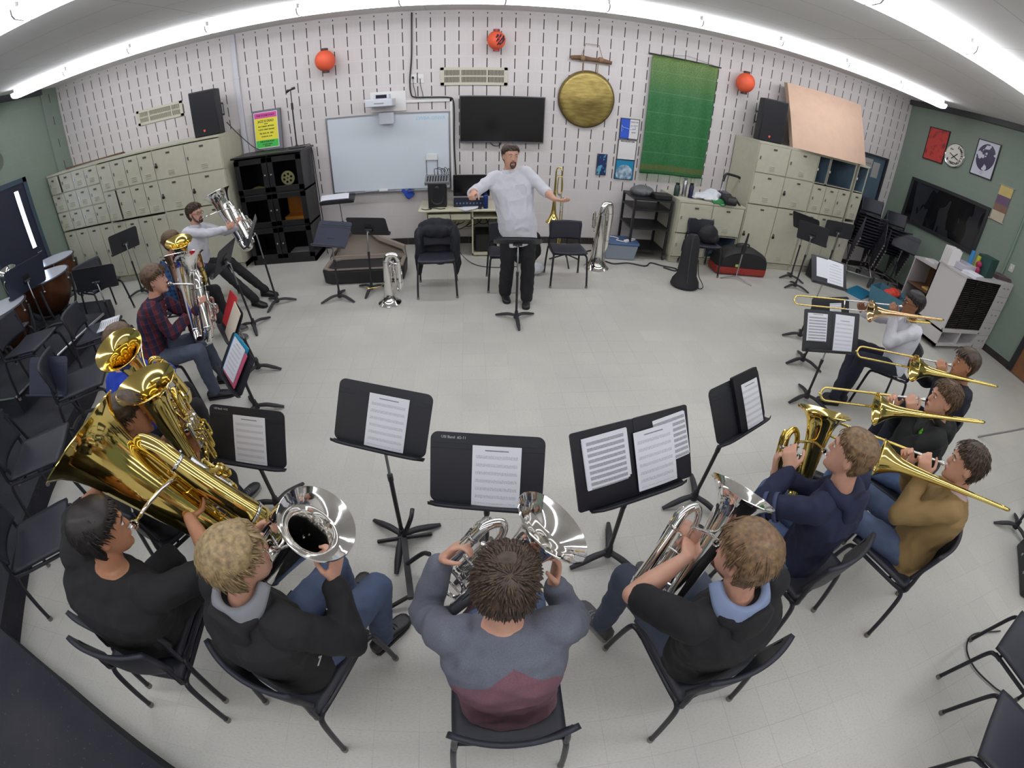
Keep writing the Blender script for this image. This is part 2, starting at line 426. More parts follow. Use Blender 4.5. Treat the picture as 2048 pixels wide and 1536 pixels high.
SC.cycles.use_denoising=True; SC.cycles.max_bounces=8; SC.cycles.diffuse_bounces=4; SC.cycles.glossy_bounces=5; SC.cycles.sample_clamp_indirect=6
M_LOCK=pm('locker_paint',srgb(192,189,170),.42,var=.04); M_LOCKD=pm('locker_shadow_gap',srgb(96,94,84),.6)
M_PLATE=pm('locker_plate',srgb(92,88,78),.4,.3); M_LOCKIN=pm('locker_inside',srgb(96,116,132),.5,var=.25,vscale=3)
def locker_door(par,x0,x1,z0,z1,y,ang=0,lock=False,handle_side=-1,plate=True):
    """a locker door hinged on its left; local origin at the hinge"""
    w=x1-x0-.012; h=z1-z0-.012
    m=MB().rbox((w/2,-.009,h/2),(w,.018,h),.006,axis=1)
    if ang: m.b6(.01,w-.01,0,.012,.01,h-.01)
    d=m.build('door',M_LOCK,par,True,bevel=.002); d.location=(x0+.006,y,z0+.006); d.rotation_euler=(0,0,R(-ang))
    if plate: MB().b6(w/2-.035,w/2+.035,-.022,-.016,h-.075,h-.045).build('label_plate',M_PLATE,d,False)
    v=MB()
    for k in range(3):
        zz=.05+k*.028; n=6
        v.add([(w/2-.055,-.019,zz),(w/2+.055,-.019,zz),(w/2+.05,-.028,zz+.011),(w/2-.05,-.028,zz+.011),(w/2-.055,-.016,zz+.014),(w/2+.055,-.016,zz+.014)],[(0,1,2,3),(3,2,5,4),(0,3,4),(1,5,2)])
    v.build('louvre_vent',M_LOCK,d,False)
    hx=.04 if handle_side<0 else w-.04
    MB().rbox((hx,-.022,h*.52),(.022,.012,.05),.005,axis=1).build('latch',M_ALU,d,True)
    if lock:
        k=MB(); k.tube(smooth_path([(hx-.012,-.034,h*.5),(hx-.012,-.034,h*.5+.025),(hx,-.034,h*.5+.036),(hx+.012,-.034,h*.5+.025),(hx+.012,-.034,h*.5)],4),.0035,6)
        k.lathe([(.001,-.012),(.023,-.012),(.024,-.006),(.024,.006),(.018,.012),(.001,.012)],Matrix.Translation((hx,-.035,h*.5-.02))@Matrix.Rotation(PI/2,4,'X'),16)
        k.build('padlock',pm('padlock_black',srgb(38,36,36),.35,.4) if 'padlock_black' not in bpy.data.materials else bpy.data.materials['padlock_black'],d)
    return d
def locker_unit(label,x0,x1,yf,doors,ztop,opens=(),group='locker units along the back wall',yb=YW-.01):
    r=thing('locker_unit',label,'lockers',((x0+x1)/2,(yf+yb)/2,0),None,group); ox,oy=(x0+x1)/2,(yf+yb)/2
    X0_,X1_=x0-ox,x1-ox; F,B=yf-oy,yb-oy
    b=MB(); b.b6(X0_,X0_+.012,F,B,.02,ztop).b6(X1_-.012,X1_,F,B,.02,ztop).b6(X0_,X1_,B-.012,B,.02,ztop).b6(X0_-.005,X1_+.005,F-.012,B,ztop-.02,ztop+.012).b6(X0_,X1_,F+.03,B,0,.10)
    b.b6(X0_,X1_,F,B,.09,.105)
    cells=[(d[0],d[1],d[2],d[3]) for d in doors]+list(opens)
    for (a,c,z0,z1) in cells:
        b.b6(a-ox-.004,a-ox+.008,F+.002,F+.04,z0,z1).b6(c-ox-.008,c-ox+.004,F+.002,F+.04,z0,z1).b6(a-ox,c-ox,F+.002,F+.04,z1-.008,z1+.004).b6(a-ox,c-ox,F+.002,F+.04,z0-.004,z0+.008)
    b.build('body',M_LOCK,r,False)
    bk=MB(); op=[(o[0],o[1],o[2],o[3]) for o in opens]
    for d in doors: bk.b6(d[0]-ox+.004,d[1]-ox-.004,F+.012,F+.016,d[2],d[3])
    bk.build('gap_shade_panel',M_LOCKD,r,False)  # darker sheets behind the doors, shade of the door gaps put into their colour
    for (a,c,z0,z1) in op:
        i=MB().b6(a-ox,c-ox,B-.06,B-.05,z0,z1).b6(a-ox-.002,a-ox+.012,F+.01,B-.05,z0,z1).b6(c-ox-.012,c-ox+.002,F+.01,B-.05,z0,z1).b6(a-ox,c-ox,F+.01,B-.05,z0-.006,z0+.006)
        i.build('open_compartment',M_LOCKIN,r,False)
        MB().b6(a-ox-.006,a-ox+.012,F-.02,F+.01,(z0+z1)/2-.02,(z0+z1)/2+.02).build('latch',M_WHITE,r,False)
    for d in doors:
        ang=d[4] if len(d)>4 else 0; lk=d[5] if len(d)>5 else False
        locker_door(r,d[0]-ox,d[1]-ox,d[2],d[3],F,ang,lk)
    return r
w4=.308
D=[]
xs=[-7.0+w4*i for i in range(5)]
for i in range(4):
    D.append((xs[i],xs[i+1],1.80,2.11,9 if i==0 else 0)); D.append((xs[i],xs[i+1],1.47,1.79)); D.append((xs[i],xs[i+1],1.125,1.46)); D.append((xs[i],xs[i+1],.12,1.09))
locker_unit('beige locker unit in the left corner, four small doors wide, top corner door ajar',-7.0,xs[4],6.035,D,2.14)
xs=[xs[4]+.004+.296*i for i in range(5)]; D=[]
for i in range(4):
    D.append((xs[i],xs[i+1],1.64,2.10)); D.append((xs[i],xs[i+1],1.12,1.63,8 if i==0 else 0)); D.append((xs[i],xs[i+1],.12,1.08))
locker_unit('beige locker unit with four columns of taller doors and one door swung out',xs[0],xs[4],6.035,D,2.14)
xe=xs[4]; xs=[xe+.006,xe+.61,-3.34]; D=[]
for i in range(2):
    D.append((xs[i],xs[i+1],1.64,2.10,0,i==0)); D.append((xs[i],xs[i+1],1.12,1.63,0,True)); D.append((xs[i],xs[i+1],.12,1.10))
locker_unit('beige locker unit with wide padlocked doors under the left loudspeaker',xs[0],xs[2],6.035,D,2.14)
D=[]
for a,c in ((4.73,5.345),(5.345,5.96)):
    D+=[(a,c,1.64,2.10),(a,c,1.12,1.63,0,a>5),(a,c,.12,1.10,0,True)]
locker_unit('beige locker unit with wide padlocked doors below the right loudspeaker',4.72,5.97,6.0,D,2.12)
D=[(5.98+.3*i,6.28+.3*i,1.12,1.61) for i in range(3)]+[(5.98+.3*i,6.28+.3*i,.12,1.10) for i in range(3)]
locker_unit('beige locker unit with open blue compartments along its top row',5.975,6.885,6.0,D,2.12,[(5.99,6.24,1.64,2.10),(6.27,6.87,1.64,2.10)])
D=[(6.935,7.19,1.12,1.61),(6.935,7.19,.12,1.06)]
locker_unit('single narrow beige locker column beside the folded stand cart',6.93,7.195,5.99,D,2.12,[(6.94,7.185,1.64,2.10)])
D=[(3.52,4.1,.52,1.0),(4.1,4.68,.52,1.0),(3.52,4.1,.12,.5)]
locker_unit('low beige locker counter holding bottles, clothes and a black case',3.5,4.695,5.99,D,1.03,[(4.12,4.67,.12,.5)])
# loose pieces
def speaker(name,label,x,y,z,az,flip):
    r=thing(name,label,'loudspeaker',(x,y,z),az,'loudspeakers on the lockers'); h=.68
    poly=[(-.21,.19),(.21,.19),(.21,-.02),(.13,-.22),(-.13,-.22),(-.21,-.02)]
    MB().extrude(poly[::-1],h).build('cabinet',pm('speaker_shell',srgb(34,34,40),.6,bump=.3,bscale=400),r,True,bevel=.012)
    MB().rbox((0,.197,h/2),(.40,.014,h-.03),.02,axis=1).build('grille',pm('speaker_grille',srgb(25,25,31),.55,.2,bump=.6,bscale=900),r,True,bevel=.004)
    g=MB(); sx=flip*.175
    g.rbox((sx,-.06,.36),(.05,.16,.2),.02,axis=0); o=g.build('handle',pm('speaker_handle',srgb(12,12,14),.5),r)
    MB().cyl((sx+flip*.028,-.06,.29),(sx+flip*.028,-.06,.43),.012).build('grip',M_ALU,r)
    b=MB().extrude([(-.016,.018),(.016,.018),(.016,-.006),(0,-.02),(-.016,-.006)],.004,Matrix.Translation((0.03,.205,.085))@Matrix.Rotation(PI/2,4,'X')); b.build('badge',pm('badge_orange',srgb(222,92,70),.4),r,False)
    return r
speaker('loudspeaker','black loudspeaker standing on the left lockers beside the wall vent',-3.61,6.33,2.153,-82,-1)
speaker('loudspeaker','black loudspeaker standing on the right lockers against the curved panel',5.06,6.35,2.133,-102,1)
# curved acoustic panel on the right lockers
def reflector():
    r=thing('sound_reflector','curved tan acoustic reflector panel standing on the right lockers','acoustic panel',(6.25,6.35,2.134))
    m=MB(); n=18; W=1.72; rows=[]
    for j in range(9):
        v=j/8; z=v*1.03; tilt=.52*v*.9
        ring=[]
        for i in range(n+1):
            u=i/n; x=(u-.5)*W*(1-.0*v); y=-.33+tilt-.20*math.sin(PI*u)*(1-.55*v)-.0; ring.append((x,y,z))
        rows.append(ring)
    vs=[p for rr in rows for p in rr]; fs=[(j*(n+1)+i,j*(n+1)+i+1,(j+1)*(n+1)+i+1,(j+1)*(n+1)+i) for j in range(8) for i in range(n)]
    b=len(vs)
    m.add(vs,fs); m.build('panel_face',pm('reflector_fabric',srgb(206,174,152),.75,var=.04,bump=.1,bscale=300),r,True)
    e=MB()
    for side in (0,n):
        q=[rows[j][side] for j in range(9)]; s=-1 if side==0 else 1
        vs=[(x,y,z) for x,y,z in q]+[(x,y+.09,z) for x,y,z in q]
        e.add(vs,[(j,j+1,9+j+1,9+j) for j in range(8)])
    top=rows[8]; e.add([p for p in top]+[(x,.23,z) for x,y,z in top],[(i,i+1,n+2+i,n+1+i) for i in range(n)])
    e.build('side_edge',pm('reflector_edge',srgb(170,146,126),.7),r,False)
    bt=rows[0]; f=MB(); f.add([p for p in bt]+[(x,-.33,z+.0) for x,y,z in bt],[(i,n+1+i,n+2+i,i+1) for i in range(n)])
    f.add([(bt[0][0],-.33,0),(bt[-1][0],-.33,0),(rows[8][-1][0],.235,1.03),(rows[8][0][0],.235,1.03)],[(0,1,2,3)])
    f.build('back_board',pm('reflector_back',srgb(150,132,112),.7),r,False)
reflector()
def bundle():
    r=thing('mallet_bundle','bundle of thin brown sticks lying on top of the left corner lockers','sticks',(-5.95,6.2,2.156))
    for k in range(4):
        MB().tube([(-.66,-.04+.02*k,.012+.012*(k%2)),(.66,.02+.03*k-.05,.02+.012*((k+1)%2))],.011,6).build('stick',pm('stick_wood%d'%k,srgb(110-12*k,82-8*k,66-6*k),.6),r)
bundle()
# ---- wall things
def wall(x,z,y=YW): return (x,y,z)
def facing_wall(x,z,dy=0): return Matrix.Translation((x,YW-dy,z))@Matrix.Rotation(PI/2,4,'X')   # local x right, y up, z towards the room
def text_on(r,body,size,mat,x,z,dy,**k):
    Ml=Matrix.Translation((x,-dy,z))@Matrix.Rotation(PI/2,4,'X'); return text(body,size,mat,r,Ml,**k)
def whiteboard():
    r=thing('whiteboard','large white dry-erase board on the slotted wall behind the desk','whiteboard',(-.93,YW,.95))
    MB().b6(-.93,.93,-.02,-.004,0,1.17).build('board',pm('whiteboard_face',srgb(214,222,230),.18),r,False)
    f=MB().b6(-.955,-.93,-.03,-.003,-.02,1.19).b6(.93,.955,-.03,-.003,-.02,1.19).b6(-.93,.93,-.03,-.003,1.17,1.19).b6(-.93,.93,-.03,-.003,-.02,0)
    f.build('frame',M_ALU,r,False); MB().b6(-.8,.9,-.09,-.02,-.035,-.02).build('marker_tray',M_ALU,r,False)
    text_on(r,'LWBA ONVA',.075,pm('marker_blue',srgb(150,200,225),.6),.66,1.09,.0205,name='handwriting',shear=.1)
    MB().rbox((.66,-.03,.49),(.17,.03,.09),.01,axis=1).build('pen_holder',M_WHITE,r)
    t=MB(); 
    for dx in (-.085,.085): t.tube([(.66+dx,-.03,.44),(.66+dx,-.03,.05)],.005,6)
    t.build('holder_cable',M_DKMETAL,r)
whiteboard()
def small_board_things():
    e=thing('eraser','white board eraser and marker lying in the whiteboard tray','eraser',(-1.1+.05,YW-.055,.932)); MB().rbox((0,0,.017),(.14,.045,.03),.01).build('felt_block',M_WHITE,e); MB().cyl((-.3,0,.012),(-.1,0,.012),.009).build('marker',pm('marker_white',srgb(200,200,200),.4),e)
    m=MB(); m.grid(lambda u,v:(-.76+.19*u+.01*math.sin(9*v),YW-.075-.02*math.sin(5*u)-.012*v,.945-.17*v*(1-abs(u-.6)*1.3)+.012*math.sin(12*u)),14,10)
    o=m.build('cloth',pm('cloth_blue',srgb(32,66,160),.8),None,True,solid=.006); tag(o,'blue cloth hanging over the edge of the whiteboard tray','cloth')
small_board_things()
def television():
    r=thing('television','wide flat black television on the wall above the conductor','television',(.80,YW,1.66))
    MB().b6(-.2,.2,-.05,-.002,.2,.5).build('wall_mount',M_DKMETAL,r,False)
    MB().rbox((0,-.07,.355),(1.27,.04,.71),.008,axis=1).build('case',pm('tv_bezel',srgb(92,92,98),.35,.5),r)
    MB().b6(-.622,.622,-.0925,-.0905,.022,.695).build('screen',pm('tv_screen',srgb(14,14,16),.16),r,False)
    t=MB().tube(smooth_path([(-.18,-.03,.0),(-.12,-.035,-.05),(-.03,-.03,-.05),(.0,-.02,.02)],6),.006,6); t.build('cable',M_BLACK,r)
television()
def vent(x,z,w,h,lab,secs):
    r=thing('wall_vent',lab,'air vent',(x,YW,z))
    f=MB().b6(-w/2,w/2,-.02,-.002,h/2-.04,h/2).b6(-w/2,w/2,-.02,-.002,-h/2,-h/2+.04).b6(-w/2,-w/2+.05,-.02,-.002,-h/2,h/2).b6(w/2-.05,w/2,-.02,-.002,-h/2,h/2)
    f.build('frame',pm('vent_paint',srgb(205,200,182),.5),r,False)
    MB().b6(-w/2,w/2,-.006,-.002,-h/2,h/2).build('duct',pm('vent_dark',srgb(92,88,78),.7),r,False)
    s=MB(); n=int((w-.1)/.019)
    for i in range(n):
        xx=-w/2+.055+i*(w-.11)/(n-1)
        if any(abs(xx-q)<.015 for q in secs): continue
        s.b6(xx-.003,xx+.003,-.018,-.007,-h/2+.04,h/2-.04)
    for q in secs: s.b6(q-.012,q+.012,-.02,-.007,-h/2+.04,h/2-.04)
    s.b6(-w/2+.05,w/2-.05,-.014,-.009,-.01,.012)
    s.build('grille',bpy.data.materials['vent_paint'],r,False)
vent(.38,2.66,.98,.265,'cream air vent grille above the television',(-.2,.19)); vent(-4.79,2.665,.94,.25,'cream air vent grille above the left lockers',(-.22,.25))
def lantern(x,z,rad,lab,mark):
    y=YW-rad-.02; r=thing('paper_lantern',lab,'lantern',(x,y,z),None,'red paper lanterns on the slotted wall')
    pr_=[]
    for i in range(25):
        t=-PI/2+PI*(.09+.82*i/24); rr=rad*math.cos(t)*(1+.012*(i%2)); pr_.append((rr,rad*1.05*math.sin(t)))
    MB().lathe(pr_,None,28,caps=False).build('shade',pm('lantern_paper',srgb(226,92,58),.6,Emission_Color=(*srgb(226,92,58),1),Emission_Strength=0.0) if 'lantern_paper' not in bpy.data.materials else bpy.data.materials['lantern_paper'],r,True,angle=80)
    for s in (-1,1):
        a=rad*1.05*math.sin(PI*.41)*s; MB().lathe([(rad*.36,min(a,a+s*.03)),(rad*.36,max(a,a+s*.03))],None,20).build('rim',pm('lantern_rim',srgb(60,34,34),.5) if not mark else pm('lantern_rim_red',srgb(140,32,36),.4),r)
    MB().tube([(0,0,rad*1.1),(0,rad+.015,rad*1.2)],.003,5).build('hook',M_BLACK,r)
    if mark:
        k=MB(); cs=[]
        for (u,v) in ((.25,.35),(.62,.38),(.98,.25),(.3,-.05),(.66,-.05),(1.0,-.08),(.4,-.42),(.75,-.38)):
            for q in range(2):
                a=u-.25+q*.12; b=v+(.1 if q else -.05); p_=[]
                for s in range(5):
                    aa=a+.10*math.cos(s*1.5+q); bb=b+.13*math.sin(s*1.5+u*3); p_.append((1.012*rad*math.sin(aa)*math.cos(bb),-1.012*rad*math.cos(aa)*math.cos(bb),1.06*rad*math.sin(bb)))
                k.tube(smooth_path(p_,3),.011,6,flat=.4)
        k.build('painted_character',pm('ink_navy',srgb(36,36,66),.5),r)
lantern(-1.77,3.0,.15,'plain red paper lantern on the wall left of the long black cable',False)
lantern(.69,3.18,.13,'small red paper lantern painted with a dark character',True)
lantern(4.64,3.0,.155,'plain red paper lantern beside the green banner',False)
def gong():
    r=thing('gong','large bronze gong hanging from a branch on the slotted wall','gong',(2.07,YW-.08,2.38))
    t=NT('gong_bronze'); c=t.coord(); x,y,z=t.xyz(c); rr=t.m('SQRT',t.m('ADD',t.m('MULTIPLY',x,x),t.m('MULTIPLY',z,z)))
    n=t.noise(t.scaled(c,(3,3,14)),2,4); h=t.noise(c,45,2)
    base=t.mix(t.ramp(n,.3,.7),srgb(128,112,62),srgb(172,152,90)); t.bump(h,.35,.004)
    t.set(Base_Color=base,Roughness=.36,Metallic=.75)
    MB().lathe([(.001,.022),(.10,.022),(.125,.012),(.36,.004),(.405,-.004),(.42,-.02),(.422,-.07),(.41,-.072),(.40,-.02)],Matrix.Rotation(PI/2,4,'X'),48,caps=False).build('disc',t.mat,r,True,angle=50)
    MB().tube([(-.425+.85*0,0,0)],.0) if False else None
    rim=MB(); rim.tube([(.422*math.cos(a),.045,.422*math.sin(a)) for a in [2*PI*i/48 for i in range(48)]],.02,8,closed=True); rim.build('rim',pm('gong_rim',srgb(96,82,54),.45,.7),r)
    b=thing('hanging_branch','rough wooden branch with cord hung above the gong','branch',(2.1,YW-.06,2.975))
    MB().tube(smooth_path([(-.31,0,.02),(-.15,.005,.03),(.0,-.005,.015),(.16,.006,.012),(.31,0,-.01)],4),[.03,.036,.03,.036,.028],10).build('wood',pm('branch_wood',srgb(110,82,60),.8,var=.25,bump=.6,bscale=60),b)
    c=MB(); c.tube([(-.16,-.0,.04),(-.10,.01,.25),(.10,.01,.24),(.17,0,.03)],.005,6); c.tube([(-.12,-.01,.02),(-.12,-.01,-.2)],.006,6).tube([(.10,-.01,.01),(.10,-.01,-.21)],.006,6)
    for xx in (-.14,.14): c.lathe([(.04,-.03),(.042,0),(.04,.03)],Matrix.Translation((xx,0,.02))@Matrix.Rotation(PI/2,4,'Y'),12,caps=False)
    c.build('cord',pm('cord_tan',srgb(140,112,84),.8),b)
gong()
def banner():
    r=thing('banner','long green woven banner with fringe hanging from a rod','banner',(3.62,YW-.03,1.16))
    t=NT('green_silk'); c=t.coord(); x,y,z=t.xyz(c); n=t.noise(c,40,3); gold=t.m('MULTIPLY',t.ramp(z,1.35,1.95),t.m('GREATER_THAN',t.noise(t.scaled(c,(60,1,90)),1,2),.46))
    fold=t.m('LESS_THAN',t.m('ABSOLUTE',t.m('SUBTRACT',t.m('FRACT',t.m('MULTIPLY',z,3.1)),.5)),.02)
    base=t.mix(t.ramp(n,.3,.7),srgb(30,92,48),srgb(44,112,62)); base=t.mix(t.m('MULTIPLY',gold,.6),base,srgb(132,140,62)); base=t.mix(t.m('MULTIPLY',fold,.35),base,srgb(96,150,110))
    bl=t.m('LESS_THAN',t.m('ABSOLUTE',t.m('SUBTRACT',z,.24)),.05); base=t.mix(t.m('MULTIPLY',bl,.45),base,srgb(110,92,40))
    t.set(Base_Color=base,Roughness=.5)
    t.bump(t.noise(t.scaled(c,(30,1,6)),1,3),.4,.01)
    def f(u,v): 
        x=-.575+1.15*u; z=.13+1.88*v
        yy=-.012-.012*math.sin(u*24+v*2)*(.3+.7*v)-.01*math.sin(u*9+1); return (x,yy,z)
    MB().grid(f,60,30).build('cloth',t.mat,r,True,solid=.003)
    MB().tube([(-.63,-.01,2.035),(.62,-.01,2.005)],.011,8).build('rod',pm('rod_dark',srgb(50,48,46),.5),r)
    fr=MB()
    for i in range(70):
        x=-.57+1.14*i/69; fr.tube([(x,-.014,.135),(x+random.uniform(-.006,.006),-.015,.07),(x+random.uniform(-.012,.012),-.013,random.uniform(0,.02))],.0038,4)
    fr.build('fringe',pm('fringe_pale',srgb(170,186,160),.8),r)
    MB().tube([(-.5,-.005,2.03),(.02,-.002,2.09),(.55,-.005,2.01)],.002,4).build('string',M_DKMETAL,r)
banner()
def poster_frame(name,label,x,z,w,h,face,edge=.012,dy=.018,framemat=None,group=None,y=YW,rot=0,cat='poster',tilt=0):
    r=thing(name,label,cat,(x,y,z),None,group); r.rotation_euler=(tilt,0,rot)
    MB().b6(-w/2,w/2,-dy,-.002,-h/2,h/2).build('print',face,r,False)
    f=MB().b6(-w/2-edge,-w/2,-dy-.006,-.001,-h/2-edge,h/2+edge).b6(w/2,w/2+edge,-dy-.006,-.001,-h/2-edge,h/2+edge).b6(-w/2,w/2,-dy-.006,-.001,h/2,h/2+edge).b6(-w/2,w/2,-dy-.006,-.001,-h/2-edge,-h/2)
    f.build('frame',framemat or M_BLACK,r,False); return r
M_INK=pm('ink_black',srgb(28,26,30),.6); M_PAPERW=pm('poster_white',srgb(225,222,222),.5)
def posters():
    r=poster_frame('jazz_poster','blue and white poster with a trumpet outline, topmost of three beside the banner',2.805,1.98,.30,.31,M_PAPERW,.008,group='posters beside the green banner')
    MB().b6(-.15,-.0,-.0195,-.0185,-.155,.155).build('blue_field',pm('poster_blue',srgb(42,82,190),.5),r,False)
    t=MB().tube(smooth_path([(-.13,-.021,.05),(-.11,-.021,.02),(-.02,-.021,.0),(.05,-.021,-.01),(.1,-.021,.02),(.06,-.021,.05),(0,-.021,.02)],5),.004,5).tube([(-.13,-.021,.05),(-.13,-.021,-.05),(-.1,-.021,-.01)],.004,5); t.build('trumpet_drawing',pm('line_pale',srgb(170,196,230),.5),r)
    for k,(b,s) in enumerate((('MISSOURI',.03),('ALL STATE',.026),('JAZZ',.026),('BAND',.026))): text_on(r,b,s,M_INK,.075,.11-.055*k,.0195)
    r=poster_frame('notice_poster','white poster with a dark heading, middle of three beside the banner',2.80,1.64,.30,.31,M_PAPERW,.008,group='posters beside the green banner')
    text_on(r,'MISSOURI JAZZ WEEK',.024,M_INK,0,.135,.0195,bold=.001)
    t=NT('moon_print'); c=t.coord(); x,y,z=t.xyz(c)
    d=t.m('SQRT',t.m('ADD',t.m('POWER',t.m('SUBTRACT',x,.0),2),t.m('POWER',t.m('ADD',z,.06),2))); disc=t.m('LESS_THAN',d,.14); n=t.noise(c,14,4)
    t.set(Base_Color=t.mix(disc,srgb(22,128,170),t.mix(t.ramp(n,.35,.65),srgb(72,116,146),srgb(196,214,226))),Roughness=.4)
    r=poster_frame('helmet_poster','blue poster with a pale round dome, lowest of three beside the banner',2.795,1.315,.30,.31,t.mat,.008,group='posters beside the green banner')
    t=NT('blue_print'); c=t.coord(); n=t.noise(t.scaled(c,(12,1,8)),1,4); t.set(Base_Color=t.mix(t.m('GREATER_THAN',n,.56),srgb(16,44,92),srgb(96,160,190)),Roughness=.4)
    poster_frame('narrow_poster','narrow dark blue picture hanging alone right of the gong',2.405,1.37,.15,.33,t.mat,.006)
    # red, round and portrait pictures on the green wall (local x runs along -y of the room)
    t=NT('red_print'); c=t.coord(); n=t.noise(c,9,4); t.set(Base_Color=t.mix(t.ramp(n,.52,.66),srgb(186,62,56),srgb(120,44,44)),Roughness=.4)
    poster_frame('red_poster','red poster in a thin black frame on the green wall','x' and XR,2.905,.46,.60,t.mat,.015,y=5.92,rot=R(-90),group=None)
    t=NT('portrait_print'); c=t.coord(); x,y,z=t.xyz(c); n=t.noise(c,7,4); d=t.m('ADD',t.m('POWER',t.m('MULTIPLY',x,1.2),2),t.m('POWER',t.m('SUBTRACT',z,.03),2))
    inkm=t.m('MULTIPLY',t.m('GREATER_THAN',n,.46),t.m('LESS_THAN',d,.055)); t.set(Base_Color=t.mix(inkm,srgb(206,208,222),srgb(52,46,78)),Roughness=.4)
    r=poster_frame('portrait_poster','pale poster with a dark violet portrait in a black frame on the green wall',XR,2.925,.44,.60,t.mat,.018,y=4.80,rot=R(-90))
    for k in range(3): text_on(r,['CHICAGO BLUES FESTIVAL','JUNE NIGHTS','GRANT PARK'][k] if False else ['i iiii iii iiii','iii ii iiii ii','ii iiii iii'][k],.02,pm('ink_violet%d'%k,srgb(70,64,96),.5),0,-.2-.03*k,.0195)
    # round drum head sign
    r=thing('drum_head_sign','round white drum head sign with lettering between two framed posters','sign',(XR-.03,5.44,2.82)); r.rotation_euler=(0,0,R(-90))
    MB().lathe([(.001,.0),(.21,.0),(.215,-.02),(.215,-.028),(.001,-.028)],Matrix.Rotation(PI/2,4,'X')@Matrix.Diagonal((1,1,1,1)),36).build('drum_head',pm('drum_skin',srgb(228,224,214),.5),r)
    rm=MB().tube([(.215*math.cos(2*PI*i/40),-.003,.215*math.sin(2*PI*i/40)) for i in range(40)],.009,6,closed=True); rm.build('rim',M_CHROME,r)
    s='SAMUELSON'
    for i,ch in enumerate(s):
        a=R(72-i*16.5); Ml=Matrix.Translation((.16*math.cos(a),-.0045,.16*math.sin(a)))@Matrix.Rotation(-(a-PI/2),4,'Y')@Matrix.Rotation(PI/2,4,'X'); text(ch,.062,M_INK,r,Ml,bold=.003)
    text_on(r,'the',.055,M_INK,-.09,.10,.0045,bold=.001); text_on(r,'TRIO',.062,M_INK,-.02,-.15,.0045,bold=.003); text_on(r,'8',.06,M_INK,-.135,-.1,.0045,bold=.003)
    MB().tube([(-.11,-.006,.02),(.10,-.006,-.07)],.008,6).tube([(-.05,-.006,-.07),(.06,-.006,.04)],.008,6).build('drumsticks_drawing',M_INK,r)
    # scroll
    r=thing('wall_scroll','small hanging scroll in yellow, violet and cream bands on the green wall','scroll',(XR-.006,4.215,2.32)); r.rotation_euler=(0,0,R(-90))
    for a,b,cn,cc in ((.13,.30,'scroll_yellow',(196,176,112)),(-.02,.13,'scroll_violet',(102,82,108)),(-.14,-.02,'scroll_brown',(122,92,78)),(-.30,-.14,'scroll_cream',(190,178,158))):
        MB().b6(-.13,.13,-.008,-.004,a,b).build('band',pm(cn,srgb(*cc),.7,var=.08),r,False)
    MB().tube([(-.16,-.01,.30),(.16,-.01,.30)],.009).build('dowel',pm('dowel',srgb(176,164,146),.5),r); MB().tube([(-.16,-.01,-.30),(.16,-.01,-.30)],.009).build('dowel',bpy.data.materials['dowel'],r)
    r=thing('wall_switch','beige wall switch on the green wall by the pipe','switch',(XR,3.60,1.44)); r.rotation_euler=(0,0,R(-90))
    MB().rbox((0,-.006,0),(.09,.01,.13),.008,axis=1).build('plate',pm('switch_plate',srgb(190,192,182),.4),r); MB().b6(-.01,.01,-.018,-.008,-.015,.015).build('toggle',M_WHITE,r,False)
    r=thing('wall_clock','round cream wall clock at the left edge over the door','clock',(XL-.03,5.07,2.68)); r.rotation_euler=(0,0,R(90))
    MB().lathe([(.001,.0),(.19,.0),(.2,-.01),(.2,-.05),(.001,-.05)],Matrix.Rotation(PI/2,4,'X'),32).build('dial',pm('clock_face',srgb(206,198,176),.4),r)
    MB().tube([(0,-.055,0),(.07,-.055,.06)],.005).tube([(0,-.055,0),(-.09,-.055,-.03)],.004).build('hand',M_BLACK,r)
posters()
def wall_case():
    r=thing('display_case','shallow wall case with glass front and papers beyond the right lockers','display case',(7.82,YW,1.86)); w,h=1.2,.94
    f=MB().b6(-w/2-.03,-w/2+.02,-.06,-.002,-h/2-.03,h/2+.03).b6(w/2-.02,w/2+.03,-.06,-.002,-h/2-.03,h/2+.03).b6(-w/2,w/2,-.06,-.002,h/2-.01,h/2+.03).b6(-w/2,w/2,-.06,-.002,-h/2-.03,-h/2+.01)
    f.build('frame',pm('case_frame',srgb(48,50,58),.4),r,False); MB().b6(-w/2,w/2,-.012,-.004,-h/2,h/2).build('back_panel',pm('case_blue',srgb(104,128,146),.5,var=.2,vscale=3),r,False)
    MB().b6(-.05,.22,-.016,-.013,.22,.40).build('notice',M_PAPERW,r,False); MB().b6(.25,.45,-.016,-.013,.05,.36).build('notice',M_PAPERW,r,False); MB().b6(.1,.46,-.05,-.013,-.44,-.38).build('ledge',M_WHITE,r,False)
    text_on(r,'CONCERT SERIES',.025,M_INK,.085,.3,.0165)
    g=NT('case_glass'); g.set(Base_Color=(1,1,1,1),Roughness=.03,Transmission_Weight=1.0,IOR=1.02); MB().b6(-w/2,w/2,-.05,-.047,-h/2,h/2).build('glass_pane',g.mat,r,False)
wall_case()
